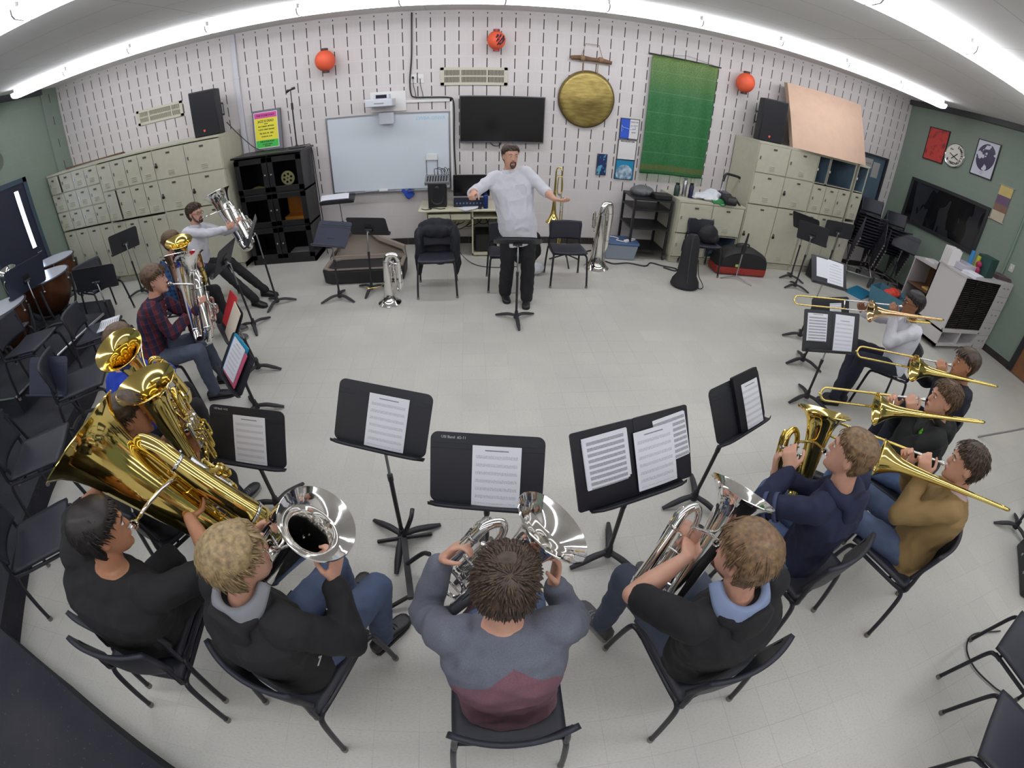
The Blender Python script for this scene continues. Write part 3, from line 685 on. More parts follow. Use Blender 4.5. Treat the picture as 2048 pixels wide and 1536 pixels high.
def projector():
    r=thing('wall_projector','white short-throw projector on a wall plate above the whiteboard','projector',(-.90,YW,2.0))
    MB().b6(-.26,.27,-.03,-.002,.17,.47).build('mount_plate',M_WHITE,r,False)
    MB().rbox((-.08,-.21,.31),(.40,.36,.11),.03).build('body',pm('projector_white',srgb(216,220,228),.3),r,True,bevel=.01)
    MB().rbox((-.06,-.16,.40),(.24,.14,.07),.03).build('mirror_hood',bpy.data.materials['projector_white'],r,True,bevel=.008); MB().b6(-.14,.02,-.235,-.2,.375,.425).build('lens_window',pm('lens_dark',srgb(30,32,44),.1),r,False)
    MB().rbox((-.02,-.10,.07),(.22,.12,.17),.02).build('sensor_box',bpy.data.materials['projector_white'],r,True,bevel=.006)
    MB().b6(-.14,.0,-.393,-.388,.295,.31).build('panel_strip',M_ALU,r,False)
projector()
def outlets():
    for k,(x,lab) in enumerate(((-.505,'white wall outlet with black plug, left of the pair high on the wall'),(-.40,'white wall outlet with thin cord, right of the pair high on the wall'))):
        r=thing('wall_outlet',lab,'outlet',(x,YW,2.64)); MB().rbox((0,-.006,0),(.085,.012,.13),.006,axis=1).build('plate',M_WHITE,r)
        MB().rbox((-.01,-.022,.015),(.03,.03,.035),.006,axis=1).build('plug',M_BLACK if k==0 else M_WHITE,r)
        MB().tube(smooth_path([(-.01,-.03,.0),(-.005,-.025,-.1),(.02,-.015,-.22),(.03,-.01,-.30)],5),.0045,5).build('cord',M_BLACK,r)
    m=MB().b6(-.63,.05,YW-.02,YW-.001,2.285,2.325).b6(.02,.06,YW-.02,YW-.001,.9,2.325); o=m.build('cable_raceway',M_WHITE,None,False); tag(o,'white cable raceway running along and down beside the whiteboard','raceway')
    m=MB().tube(smooth_path([(-.51,YW-.02,3.62),(-.525,YW-.02,3.0),(-.56,YW-.02,2.62),(-.55,YW-.025,2.42),(-.50,YW-.03,2.365),(-.3,YW-.03,2.355),(0,YW-.03,2.345),(.07,YW-.03,2.30),(.085,YW-.03,2.1),(.08,YW-.03,1.6),(.10,YW-.03,1.1),(.09,YW-.03,.9)],8),.011,8)
    o=m.build('wall_cable',M_BLACK); tag(o,'thick black cable dropping from the ceiling and round the raceway','cable')
outlets()
M_SEAT=pm('chair_shell',srgb(36,37,48),.5,bump=.15,bscale=350,var=.08); M_TUBEB=pm('chair_tube',srgb(40,40,48),.4,.3); M_GLIDE=pm('chair_glide',srgb(120,112,104),.4)
def chair_proto():
    r=thing('orchestra_chair','','chair')
    m=MB()
    def seat(u,v):
        x=(u-.5)*(.45-.02*(1-v)); y=-.21+.43*v; z=.445+.012*math.cos((u-.5)*PI*1.0)*-1+.012+.02*v-.03*max(0,v-.86)*5*.3
        return (x,y,z)
    m.grid(seat,14,14); m.build('seat',M_SEAT,r,True,solid=.022,bevel=.0)
    b=MB()
    def back(u,v):
        w=.46-.04*(1-v)-.06*max(0,v-.8)*2.5*abs(u-.5)*2
        x=(u-.5)*w; c=1-(2*(u-.5))**2; y=-.185-.035*v-.045*c; z=.53+.25*v
        return (x,y,z)
    b.grid(back,16,12); b.build('backrest',M_SEAT,r,True,solid=.022)
    for s in (-1,1):
        x=s*.215
        fr=MB().tube(smooth_path([(x*.98,.19,.43),(x,-.02,.425),(x,-.20,.43),(x,-.215,.50),(x*.95,-.205,.60),(x*.93,-.215,.72)],5),.0125,8); fr.build('side_rail',M_TUBEB,r)
        for f in (1,-1):
            q=[(x*.98,.14*f-.0,.425),(x,.19*f,.425),(x*1.04,.222*f,.39),(x*1.10,.25*f,.2),(x*1.14,.27*f,.012)]
            l=MB().tube(smooth_path(q,5),.0135,8).build('leg',M_TUBEB,r)
            MB().cyl((x*1.14,.27*f,0),(x*1.137,.268*f,.028),.017,10).build('glide',M_GLIDE,l)
    MB().tube([(-.215,-.1,.425),(.215,-.1,.425)],.01,8).build('cross_bar',M_TUBEB,r); MB().tube([(-.215,.15,.425),(.215,.15,.425)],.01,8).build('cross_bar',M_TUBEB,r)
    return r
CH=chair_proto(); CH_used=False
def chair(x,y,az,label,group=None,z=0,tilt=None):
    global CH_used
    if not CH_used:
        CH.location=(x,y,z); CH.rotation_euler=(0,0,R(az-90)); CH['label']=label; CH_used=True; o=CH
        if group: o['group']=group
    else: o=dup(CH,(x,y,z),az,label,group)
    if tilt: o.rotation_euler=(R(tilt),0,R(az-90))
    return o
GP='chairs of the seated players'
chair(.41,.07,90,'black chair under the player in the grey and maroon shirt',GP)
chair(-.47,.24,66,'black chair under the blond player in the black hooded jacket',GP)
chair(-1.25,.32,91,'upper of two nested black chairs, under the player in black with the big gold tuba',GP,z=.06)
chair(-1.245,.23,91,'lower of two nested black chairs, just behind the tuba player in black',GP)
chair(1.28,.18,104,'black chair under the player whose black hoodie has a grey-blue hood lining',GP)
chair(2.04,.54,107,'black chair under the player in the navy hoodie',GP)
chair(2.78,.43,113,'black chair under the player in the tan jacket',GP)
chair(3.18,.98,122,'black chair under the trombonist with the green leaf',GP)
chair(3.98,1.36,134,'black chair under the dark-haired trombonist in navy',GP)
chair(4.55,2.36,146,'black chair under the trombonist in the white shirt',GP)
chair(-1.50,.98,58,'black chair under the player in the charcoal shirt with the name sticker',GP)
chair(-2.06,1.72,46,'black chair under the player in the blue sweater',GP)
chair(-2.62,2.68,26,'black chair under the player in the plaid shirt',GP)
chair(-3.05,3.82,5,'black chair under the player in the blue plaid shirt',GP)
chair(-3.32,4.88,-12,'black chair under the bespectacled player in the white shirt',GP)
GE='empty chairs'
chair(1.60,5.16,270,'empty black chair right of the conductor, in front of the trombone on its stand',GE)
chair(.78,5.02,270,'empty black chair right behind the conductor',GE)
chair(-.11,4.87,272,'black chair draped with a dark jacket',GE)
chair(3.90,5.72,266,'black chair with a dark bag, against the low locker counter',GE)
chair(3.36,-.56,103,'empty black chair, upper of the two at the lower right corner',GE)
chair(2.84,-.91,117,'empty black chair, lower of the two at the lower right corner',GE)
GR='empty chairs on the riser'
chair(-2.46,.66,38,'empty black chair on the floor beside the tuba player in black',GE)
chair(-2.78,1.20,30,'empty black chair on the riser edge left of the gold tuba bell',GR,z=.2)
chair(-3.02,2.06,32,'empty black chair behind the player in blue, under the dark stand',GR,z=.2)
chair(-3.55,2.93,22,'black chair on the riser holding an open music book',GR,z=.2)
chair(-4.02,2.42,12,'empty black chair on the upper riser in front of the timpani',GR,z=.4)
chair(-4.72,2.62,15,'empty black chair on the upper riser at the left edge',GR,z=.4)
chair(-4.72,4.30,-20,'empty black chair on the riser by the lockers, seat towards the room',GR,z=.2)
chair(-3.85,1.35,25,'empty black chair on the riser at the left edge, behind the riser strip',GR,z=.2)
chair(-3.35,.30,30,'empty black chair in the dark lower left of the riser',GR,z=.2)
# ---------------------------------------------------------------- music stands
M_DESK=pm('stand_desk',srgb(38,39,46),.45,.1,var=.12,vscale=5); M_DESKN=pm('stand_desk_navy',srgb(48,52,70),.45,.1); M_POLE=pm('stand_pole',srgb(40,40,44),.4,.2); M_FOOT=pm('stand_foot',srgb(44,44,48),.5,.2)
STANDS={}
def stand(key,label,base,c,az,tilt=60,roll=0,W=.51,H=.33,leg_az=None,mat=None,group='black music stands',lip=True,z0=0):
    """base: floor point; c: centre of the desk; az: the way its front faces"""
    bx,by=base; r=thing('music_stand',label,'music stand',(bx,by,z0),None,group); C0=V((bx,by,z0)); mat=mat or M_DESK
    n=V((math.cos(R(az)),math.sin(R(az)),0)); t=R(tilt); rt=(-n).cross(V((0,0,1))); up=V((0,0,math.sin(t)))-n*math.cos(t); q=R(roll)
    rg=rt*math.cos(q)+up*math.sin(q); u2=up*math.cos(q)-rt*math.sin(q); fn=rg.cross(u2)
    Mw=basis(V(c)-C0,rg,u2,fn); STANDS[key]=(Mw,C0)
    d=MB(); d.rbox((0,0,-.003),(W,H,.005),.035,axis=2,k=5); 
    for yy in (H/2-.055,H/2-.078): d.b6(-W/2+.004,W/2-.004,yy,yy+.006,-.0005,.003)
    D=d.build('desk',mat,r,True,angle=30); D.matrix_local=Mw
    if lip:
        l=MB(); rows=[(-.0,-.002),(-.006,.015),(-.008,.04),(-.002,.062),(.012,.068)]
        vs=[];n_=12
        for i in range(n_+1):
            x=(i/n_-.5)*W*1.0
            for (yy,zz) in rows: vs.append((x,-H/2+yy+.002,zz*(1-.35*(abs(2*i/n_-1)**8))))
        k=len(rows); l.add(vs,[(i*k+j,i*k+j+1,(i+1)*k+j+1,(i+1)*k+j) for i in range(n_) for j in range(k-1)])
        L=l.build('lip',mat,r,True,solid=.004); L.matrix_local=Mw
    cl=Mw@V((0,-.05,-.02)); top=V((cl.x*.6,cl.y*.6,cl.z-.03)); hub=V((0,0,.075)); mid=hub.lerp(top,.62)
    k=MB(); k.cyl(Mw@V((-.05,-.05,-.02)),Mw@V((.05,-.05,-.02)),.022,10).b6(-.05,.05,-.09,.03,-.012,-.004,Mw); k.build('clamp',M_POLE,r)
    MB().cyl(Mw@V((.0,-.05,-.055)),Mw@V((0,-.05,-.04)),.02,10).build('knob',M_ALU,r)
    MB().tube([mid,top,Mw@V((0,-.05,-.02))],.0085,10).build('upper_tube',M_ALU,r)
    MB().tube([hub*.6,mid],.0135,10).tube([mid-V((0,0,.02)),mid+V((0,0,.025))],.0165,10).build('lower_tube',M_POLE,r)
    MB().lathe([(.03,.03),(.032,.06),(.022,.085),(.018,.12)],None,14).build('hub',M_FOOT,r)
    la=leg_az if leg_az is not None else az
    for i in range(3):
        a=R(la+120*i); dx,dy=math.cos(a),math.sin(a)
        MB().tube(smooth_path([(dx*.02,dy*.02,.062),(dx*.10,dy*.10,.058),(dx*.18,dy*.18,.035),(dx*.255,dy*.255,.013)],4),[.02,.023,.022,.013],10,flat=.75).build('leg',M_FOOT,r)
    return r
def sheet_mat(name,seed,step=.0365,dens=.45,x0=.092,title=True):
    t=NT(name); c=t.coord(); x,y,z=t.xyz(c)
    ys=t.m('SUBTRACT',.100,y); f=t.m('MODULO',t.m('ADD',ys,10*step),step); band=t.m('LESS_THAN',t.m('ABSOLUTE',t.m('SUBTRACT',f,.012)),.0075)
    inx=t.m('MULTIPLY',t.m('LESS_THAN',t.m('ABSOLUTE',x),x0),t.m('MULTIPLY',t.m('GREATER_THAN',ys,0),t.m('LESS_THAN',y,.2)))
    inx=t.m('MULTIPLY',inx,t.m('GREATER_THAN',y,-.128))
    sc=t.scaled(c,(260,500,1)); mp=[n for n in t.nt.nodes if n.type=='MAPPING'][-1]; mp.inputs['Location'].default_value=(seed*7.3,seed*3.1,0)
    n=t.noise(sc,1,2); ink=t.m('MULTIPLY',t.m('GREATER_THAN',n,1-dens),t.m('MULTIPLY',band,inx))
    lf=t.m('MODULO',f,.0035); ln=t.m('MULTIPLY',t.m('LESS_THAN',lf,.0007),t.m('MULTIPLY',band,inx)); ink=t.m('MAXIMUM',t.m('MULTIPLY',ink,.62),t.m('MULTIPLY',ln,.28))
    if title:
        tb=t.m('MULTIPLY',t.m('LESS_THAN',t.m('ABSOLUTE',t.m('SUBTRACT',y,.118)),.0028),t.m('LESS_THAN',t.m('ABSOLUTE',x),.052)); ink=t.m('MAXIMUM',ink,t.m('MULTIPLY',tb,t.m('GREATER_THAN',t.noise(sc,2.2,1),.44)))
    return t.set(Base_Color=t.mix(ink,srgb(232,233,240),srgb(70,68,76)),Roughness=.55)
M_SHEETS=[sheet_mat('printed_music_%d'%i,i) for i in range(3)]; M_SHEETD=sheet_mat('dense_music',5,.026,.6); M_SHEETP=pm('plain_paper',srgb(230,231,238),.55)
def sheet(key,label,x,y,w=.216,h=.279,mat=0,rot=0,off=.004,group=None,name='sheet_music',n=1,spread=.004):
    Mw,C0=STANDS[key]; m=M_SHEETS[mat] if isinstance(mat,int) else mat
    M=Matrix.Translation(C0)@Mw@Matrix.Translation((x,y,off))@Matrix.Rotation(R(rot),4,'Z')
    r=None; mb=MB()
    for i in range(n):
        dx,dy=(random.uniform(-spread,spread),random.uniform(-spread,spread)) if i<n-1 else (0,0)
        mb.grid(lambda u,v:((u-.5)*w+dx,(v-.5)*h+dy,.0012+.0012*i+.003*math.sin(u*3.1)*(1-v)),6,6)
    o=mb.build(name,m,None,True); o.matrix_world=M; return tag(o,label,'sheet music' if name=='sheet_music' else 'folder',group)
def board(key,label,name,x,y,w,h,mat,off=.003,rot=0,th=.004,cat='folder',fold=False):
    Mw,C0=STANDS[key]; M=Matrix.Translation(C0)@Mw@Matrix.Translation((x,y,off))@Matrix.Rotation(R(rot),4,'Z')
    mb=MB()
    if fold:
        for s in (-1,1): mb.rbox((s*w/4,0,th/2),(w/2-.003,h,th),.012,axis=2)
        mb.rbox((0,0,th*.4),(.03,h*.99,th*.8),.003,axis=2)
    else: mb.rbox((0,0,th/2),(w,h,th),.008,axis=2)
    o=mb.build(name,mat,None,True,angle=30); o.matrix_world=M; return tag(o,label,cat)
G='black music stands'
stand('S11','music stand with a worn desk and one sheet, in front of the blond player',(-.15,1.16),(-.156,1.269,.932),259,60,-4.9,leg_az=25)
sheet('S11','single printed sheet right of centre on the worn music stand',.03,-.02,mat=0)
stand('S12','music stand with white chalk writing on its desk, in front of the player in maroon',(.37,1.0),(.363,.897,.931),259,59,2.6,leg_az=100)
sheet('S12','single printed sheet on the stand with the chalk writing',.045,-.025,mat=1)
Mw,C0=STANDS['S12']; so=[o for o in COL.objects if o.get('label','').startswith('music stand with white chalk')][0]
text('USI Band  #2-11',.017,pm('chalk',srgb(196,196,200),.8),so,Mw@Matrix.Translation((-.15,.143,.0004)),name='handwriting')
stand('S10','music stand with one sheet in front of the player in charcoal',(-1.06,1.40),(-.986,1.303,.773),264,63,-1.8,leg_az=60)
sheet('S10','single printed sheet on the stand left of the blond player bell',.025,-.02,mat=2)
Mw,C0=STANDS['S10']; so=[o for o in COL.objects if o.get('label','').startswith('music stand with one sheet in front of the player in char')][0]
text('USI Band  4-12',.016,bpy.data.materials['chalk'],so,Mw@Matrix.Translation((-.17,.143,.0004)),name='handwriting')
stand('S9','music stand holding the open white binder on the left side of the circle',(-1.62,2.46),(-1.569,2.331,.60),227,54,-7.3,leg_az=10)
M_TEAL=pm('binder_teal',srgb(28,140,178),.4); M_PINK=pm('binder_pink',srgb(206,92,122),.5); M_RED=pm('folder_red',srgb(206,44,52),.45); M_CREAM=pm('folder_cream',srgb(226,214,196),.55); M_FOLD=pm('folder_black',srgb(24,24,32),.38)
board('S9','teal binder lying open on the left music stand','binder',-.02,.02,.30,.33,M_TEAL,.004,2,.014,'binder'); board('S9','pink folder under the binder pages','folder',.02,.0,.28,.30,M_PINK,.018,-2,.006)
sheet('S9','white lyric pages in the teal binder',-.01,.02,.25,.29,mat=0,off=.026,n=3)
stand('S8','music stand with a red folder and a cream folder, behind the white binder',(-1.86,3.10),(-1.93,3.02,.64),222,60,-5,leg_az=0)
board('S8','red folder with white stripe leaning on the left music stand','folder',-.10,.05,.25,.32,M_RED,.004,4,.008); board('S8','cream folder leaning in front of the red folder','folder',.10,.0,.24,.33,M_CREAM,.014,-6,.006)
stand('S13','music stand carrying a wide open black folder of parts',(1.11,.97),(1.032,.872,.976),284,59,1.1,leg_az=75)
board('S13','wide black folder lying open with stacks of printed parts','folder',0,.02,.62,.36,M_FOLD,.003,0,.01,fold=True)
sheet('S13','thick stack of dense printed parts in the left half of the black folder',-.15,.055,.205,.215,M_SHEETD,1,.014,n=8,spread=.012)
sheet('S13','dense part peeking out behind the front sheet in the folder',.20,.06,.18,.21,M_SHEETD,4,.013,n=4,spread=.008)
sheet('S13','front printed sheet in the right half of the black folder',.10,-.0,.216,.279,0,1,.022,n=2)
stand('S14','music stand with a closed black folder and one sheet, right of the open folder',(1.84,1.34),(1.886,1.356,.869),294,56,1,leg_az=190)
board('S14','black folder standing on the right half of the music stand','folder',.08,.01,.26,.34,M_FOLD,.004,0,.022); sheet('S14','printed sheet over the black folder on the right music stand',.10,-.02,.17,.279,1,0,.028,n=2)
stand('S15','music stand with an open folder of two part stacks, in front of the trombones',(3.62,2.40),(3.52,2.36,.80),255,63,5,leg_az=190)
board('S15','black folder open on the trombone stand','folder',0,.01,.60,.38,M_FOLD,.003,0,.01,fold=True); sheet('S15','stack of parts in the left pocket of the trombone folder',-.16,.04,.20,.24,M_SHEETD,0,.014,n=6,spread=.01); sheet('S15','long part in the right pocket of the trombone folder',.13,.0,.21,.34,2,-2,.014,n=4)
stand('S16','music stand with one small sheet behind the open trombone folder',(4.05,3.06),(4.10,2.98,.70),262,66,8,leg_az=185); sheet('S16','small white sheet on the stand behind the trombone folder',.06,.0,.16,.2,2)
stand('S17','music stand with two wide white sheets, farthest on the right of the circle',(3.93,3.04) if False else (4.42,3.62),(4.45,3.55,.93),262,50,-6,leg_az=170)
board('S17','black folder under the two white sheets','folder',0,.01,.52,.34,M_FOLD,.003,0,.008); sheet('S17','plain white sheet on the far right stand',-.09,.04,.2,.24,M_SHEETP,0,.012); sheet('S17','wide printed sheet on the far right stand',.09,.0,.24,.33,1,-2,.015)
stand('S1','music stand seen from behind in front of the left lockers',(-5.03,5.42),(-5.082,5.441,.90),154,79,0,leg_az=100)
stand('Sc1','navy-looking music stand beside the open case, desk facing the room',(-1.37,4.68),(-1.354,4.718,.857),247,53,0,mat=M_DESKN,leg_az=210)
stand('Sc2','music stand seen from behind over the open instrument case',(-.99,4.90),(-.959,4.974,.854),82,57,2.6,leg_az=262)
stand('Sc5','music stand with its desk laid flat under loose papers, below the whiteboard',(-1.62,6.22),(-1.66,6.2,.96),276,14,0,leg_az=30)
sheet('Sc5','loose white papers on the flat stand below the whiteboard',-.04,.02,.40,.25,M_SHEETP,4,.006,n=4,spread=.03)
stand('Sc','music stand of the conductor, desk tipped nearly flat',(.82,4.0),(.812,4.067,.91),88,26,-1,leg_az=272)
sheet('Sc','left white page on the conductor stand',.115,-.0,.22,.28,M_SHEETP,0,.005,n=2); sheet('Sc','right white page on the conductor stand',-.12,-.0,.22,.28,M_SHEETP,2,.005,n=2)
stand('Sc3','music stand in front of the black cabinet, seen edge-on',(-2.22,4.63),(-2.30,4.55,1.05),205,62,5,leg_az=260)
stand('Sc4','music stand before the bespectacled player, seen edge-on',(-2.30,4.02),(-2.42,3.98,.92),185,64,0,leg_az=300)
stand('r1','music stand seen from behind, left of three by the right lockers',(5.73,5.62),(5.728,5.63,.995),23,60,0,leg_az=185)
stand('r2','music stand seen from behind, front one of three by the right lockers',(5.53,5.22),(5.554,5.217,.949),35,72,-1,leg_az=190)
stand('r3','music stand seen from behind, right one of three by the right lockers',(6.50,5.62),(6.575,5.70,.964),60,66,-6,leg_az=190)
stand('SL1','dark music stand on the left riser, front to the camera',(-3.33,2.10),(-3.28,1.93,.80),272,53,-2,mat=M_DESKN,z0=.2)
stand('SL2','dark music stand before the timpani with its desk against the door',(-5.20,3.55),(-5.28,3.62,1.16),170,70,0,mat=M_DESKN,W=.6,H=.40,z0=.4)
stand('SL3','music stand on the riser seen edge-on beside the empty chair',(-4.02,3.62),(-4.08,3.66,.98),120,70,10,z0=.2)
stand('Se','black music stand cut off by the right edge of the photo',(5.02,.40),(5.35,.6,1.05),190,62,0,leg_az=150)
stand('Sw','dark music stand by the dark window on the right wall',(8.1,5.45),(8.14,5.42,1.02),205,66,0)
b=MB(); b.grid(lambda u,v:(-.15+.3*u,-.11+.22*v,.0+.012*abs(math.sin((u-.5)*PI*1.0))*1.0),12,3); o=b.build('music_book',M_SHEETD,None,True,solid=.006); o.location=(-3.42,2.98,.70); o.rotation_euler=(0,0,R(-60)); tag(o,'open printed music book lying on the seat of a riser chair','book')
# ---------------------------------------------------------------- black glass cabinet
def cabinet():
    x0,x1,y0,y1,H=-3.23,-2.14,6.137,6.68,1.73; r=thing('display_cabinet','tall black cabinet with six glass doors beside the whiteboard','cabinet',((x0+x1)/2,(y0+y1)/2,0)); w=(x1-x0)/2; d=(y1-y0)/2
    mb=pm('cabinet_black',srgb(24,23,25),.35,bump=.05)
    b=MB().b6(-w,-w+.02,-d+.02,d,0,H).b6(w-.02,w,-d+.02,d,0,H).b6(-w,w,d-.015,d,0,H).b6(-w,w,-d+.02,d,.0,.09).b6(-w,w,-d+.02,d,.60,.63).b6(-w,w,-d+.02,d,1.14,1.17).b6(-.012,.012,-d+.025,d,0,H)
    b.build('carcass',mb,r,False); MB().rbox((0,0,H+.012),(2*w+.06,2*d+.06,.028),.01).build('top_board',mb,r,True,bevel=.004)
    gl=NT('cabinet_glass'); gl.set(Base_Color=(.9,.92,.95,1),Roughness=.02,Transmission_Weight=1.0,IOR=1.08)
    rows=((.09,.60),(.63,1.14),(1.17,1.70))
    for i,(z0,z1) in enumerate(rows):
        for s in (-1,1):
            a,c=(-w,-.006) if s<0 else (.006,w)
            f=MB().b6(a,a+.085,-d,-d+.02,z0,z1).b6(c-.085,c,-d,-d+.02,z0,z1).b6(a,c,-d,-d+.02,z1-.08,z1).b6(a,c,-d,-d+.02,z0,z0+.08)
            D=f.build('door',mb,r,False,bevel=.004); MB().b6(a+.08,c-.08,-d+.008,-d+.012,z0+.075,z1-.075).build('glass_pane',gl.mat,D,False)
            kx=-.05 if s<0 else .05; MB().ell((kx,-d-.012,(z0+z1)/2),(.014,.014,.014)).build('knob',M_ALU,D)
    return r
cabinet()
def cab_items():
    r=thing('film_reel','yellow reel with six holes standing in the cabinet, top right door','reel',(-2.47,6.36,1.325))
    m=MB(); n=36
    def P(a,rad): return (rad*math.cos(a),0,rad*math.sin(a))
    m.lathe([(.105,-.008),(.112,0),(.105,.008),(.001,.008)],Matrix.Rotation(PI/2,4,'X'),36,caps=False); m.build('disc',pm('reel_yellow',srgb(222,216,150),.4),r)
    k=MB()
    for i in range(6): k.lathe([(.001,.0),(.019,.0)],Matrix.Translation((.062*math.cos(i*PI/3+.3),-.0095,.062*math.sin(i*PI/3+.3)))@Matrix.Rotation(PI/2,4,'X'),12,caps=False)
    k.lathe([(.001,.0),(.012,.0)],Matrix.Translation((0,-.0095,0))@Matrix.Rotation(PI/2,4,'X'),10,caps=False); k.build('hole',M_BLACK,r); MB().b6(-.06,.06,-.02,-.016,-.152,-.125).build('card',M_PAPERW,r,False)
    m=MB().b6(-.17,.17,-.12,.14,0,.09).b6(-.17,.17,.10,.13,.09,.37); o=m.build('record_player',pm('orange_box',srgb(196,122,40),.5,var=.15),None,False,bevel=.006); o.location=(-2.43,6.42,.632); tag(o,'orange box with an open lid in the middle right door of the cabinet','box'); o['label']='orange open box in the middle right compartment of the black cabinet'
    m=MB().grid(lambda u,v:(-.16+.32*u,-.1+.2*v,.03+.03*math.sin(u*5)*math.sin(v*4)),10,8); o=m.build('cloth',pm('cloth_straw',srgb(150,136,84),.8,var=.3,vscale=20),None,True,solid=.02); o.location=(-2.93,6.36,1.18); tag(o,'straw-coloured crumpled cloth in the top left door of the cabinet','cloth')
    m=MB()
    for i in range(5): m.b6(-.17,.17,-.12,.12,.012*i,.012*i+.009)
    o=m.build('paper_stack',M_PAPERW,None,False); o.location=(-2.42,6.36,.095); tag(o,'stack of pale paper in the lowest right compartment of the cabinet','paper')
    r=thing('concert_poster','bright pink, yellow and green concert poster framed on top of the black cabinet','poster',(-2.82,6.60,1.765)); r.rotation_euler=(R(-8),0,R(3))
    MB().b6(-.235,.235,-.0,.05,0,.635).build('frame',pm('poster_frame_grey',srgb(106,106,112),.4,.4),r,False,bevel=.004)
    MB().b6(-.205,.185,-.004,-.001,.035,.60).build('mat_border',M_PAPERW,r,False)
    for a,c,n,cc in ((.505,.59,'poster_pink',(212,74,158)),(.16,.505,'poster_yellow',(232,222,56)),(.045,.16,'poster_green',(62,186,74))): MB().b6(-.195,.175,-.006,-.0035,a,c).build('colour_band',pm(n,srgb(*cc),.5),r,False)
    for b_,s,z in (('THE STONE PONY',.042,.545),('JAZZ IS DEAD',.05,.455),('featuring',.018,.415),('BILLY COBHAM · JEFF PEVAR',.024,.375),('T LAVITZ · KENNY GRADNEY',.024,.325),('FRI, NOV. 29 · 2002',.032,.265),('DOORS 8 PM · $17.50',.022,.215),('THE STONE PONY',.034,.135),('913 OCEAN AVENUE',.02,.095),('ASBURY PARK',.018,.068)):
        text(b_,s,M_INK,r,Matrix.Translation((-.01,-.0065,z))@Matrix.Rotation(PI/2,4,'X'),bold=.0012,xs=.86)
    r=thing('microphone_stand','black microphone stand with a clip standing on the black cabinet','microphone stand',(-2.29,6.45,1.757))
    MB().lathe([(.13,0),(.13,.012),(.03,.03),(.014,.05)],None,24).build('base',M_BLACK,r); MB().tube([(0,0,.03),(0,0,.66)],.011,10).tube([(0,0,.66),(0,0,.86)],.008,8).tube([(0,0,.58),(0,0,.68)],.018,10).build('pole',M_BLACK,r); MB().tube([(-.06,0,.86),(.06,.0,.89)],.014,8).tube([(-.07,0,.85),(-.03,0,.87)],.022,8).tube([(.02,0,.885),(.07,0,.895)],.02,8).build('clip',M_BLACK,r)
    c=MB().tube(smooth_path([(-3.42,6.5,2.30),(-3.2,6.45,2.06),(-2.95,6.4,1.84),(-2.7,6.35,1.775),(-2.45,6.5,1.772),(-2.2,6.6,1.775),(-2.12,6.62,1.72),(-2.09,6.6,1.2),(-2.08,6.6,.5),(-2.05,6.5,.02),(-1.9,6.3,.012),(-1.75,6.45,.012),(-1.85,6.6,.012)],6),.007,6); o=c.build('speaker_cable',M_BLACK); tag(o,'black speaker cable running over the black cabinet and down its side','cable')
cab_items()
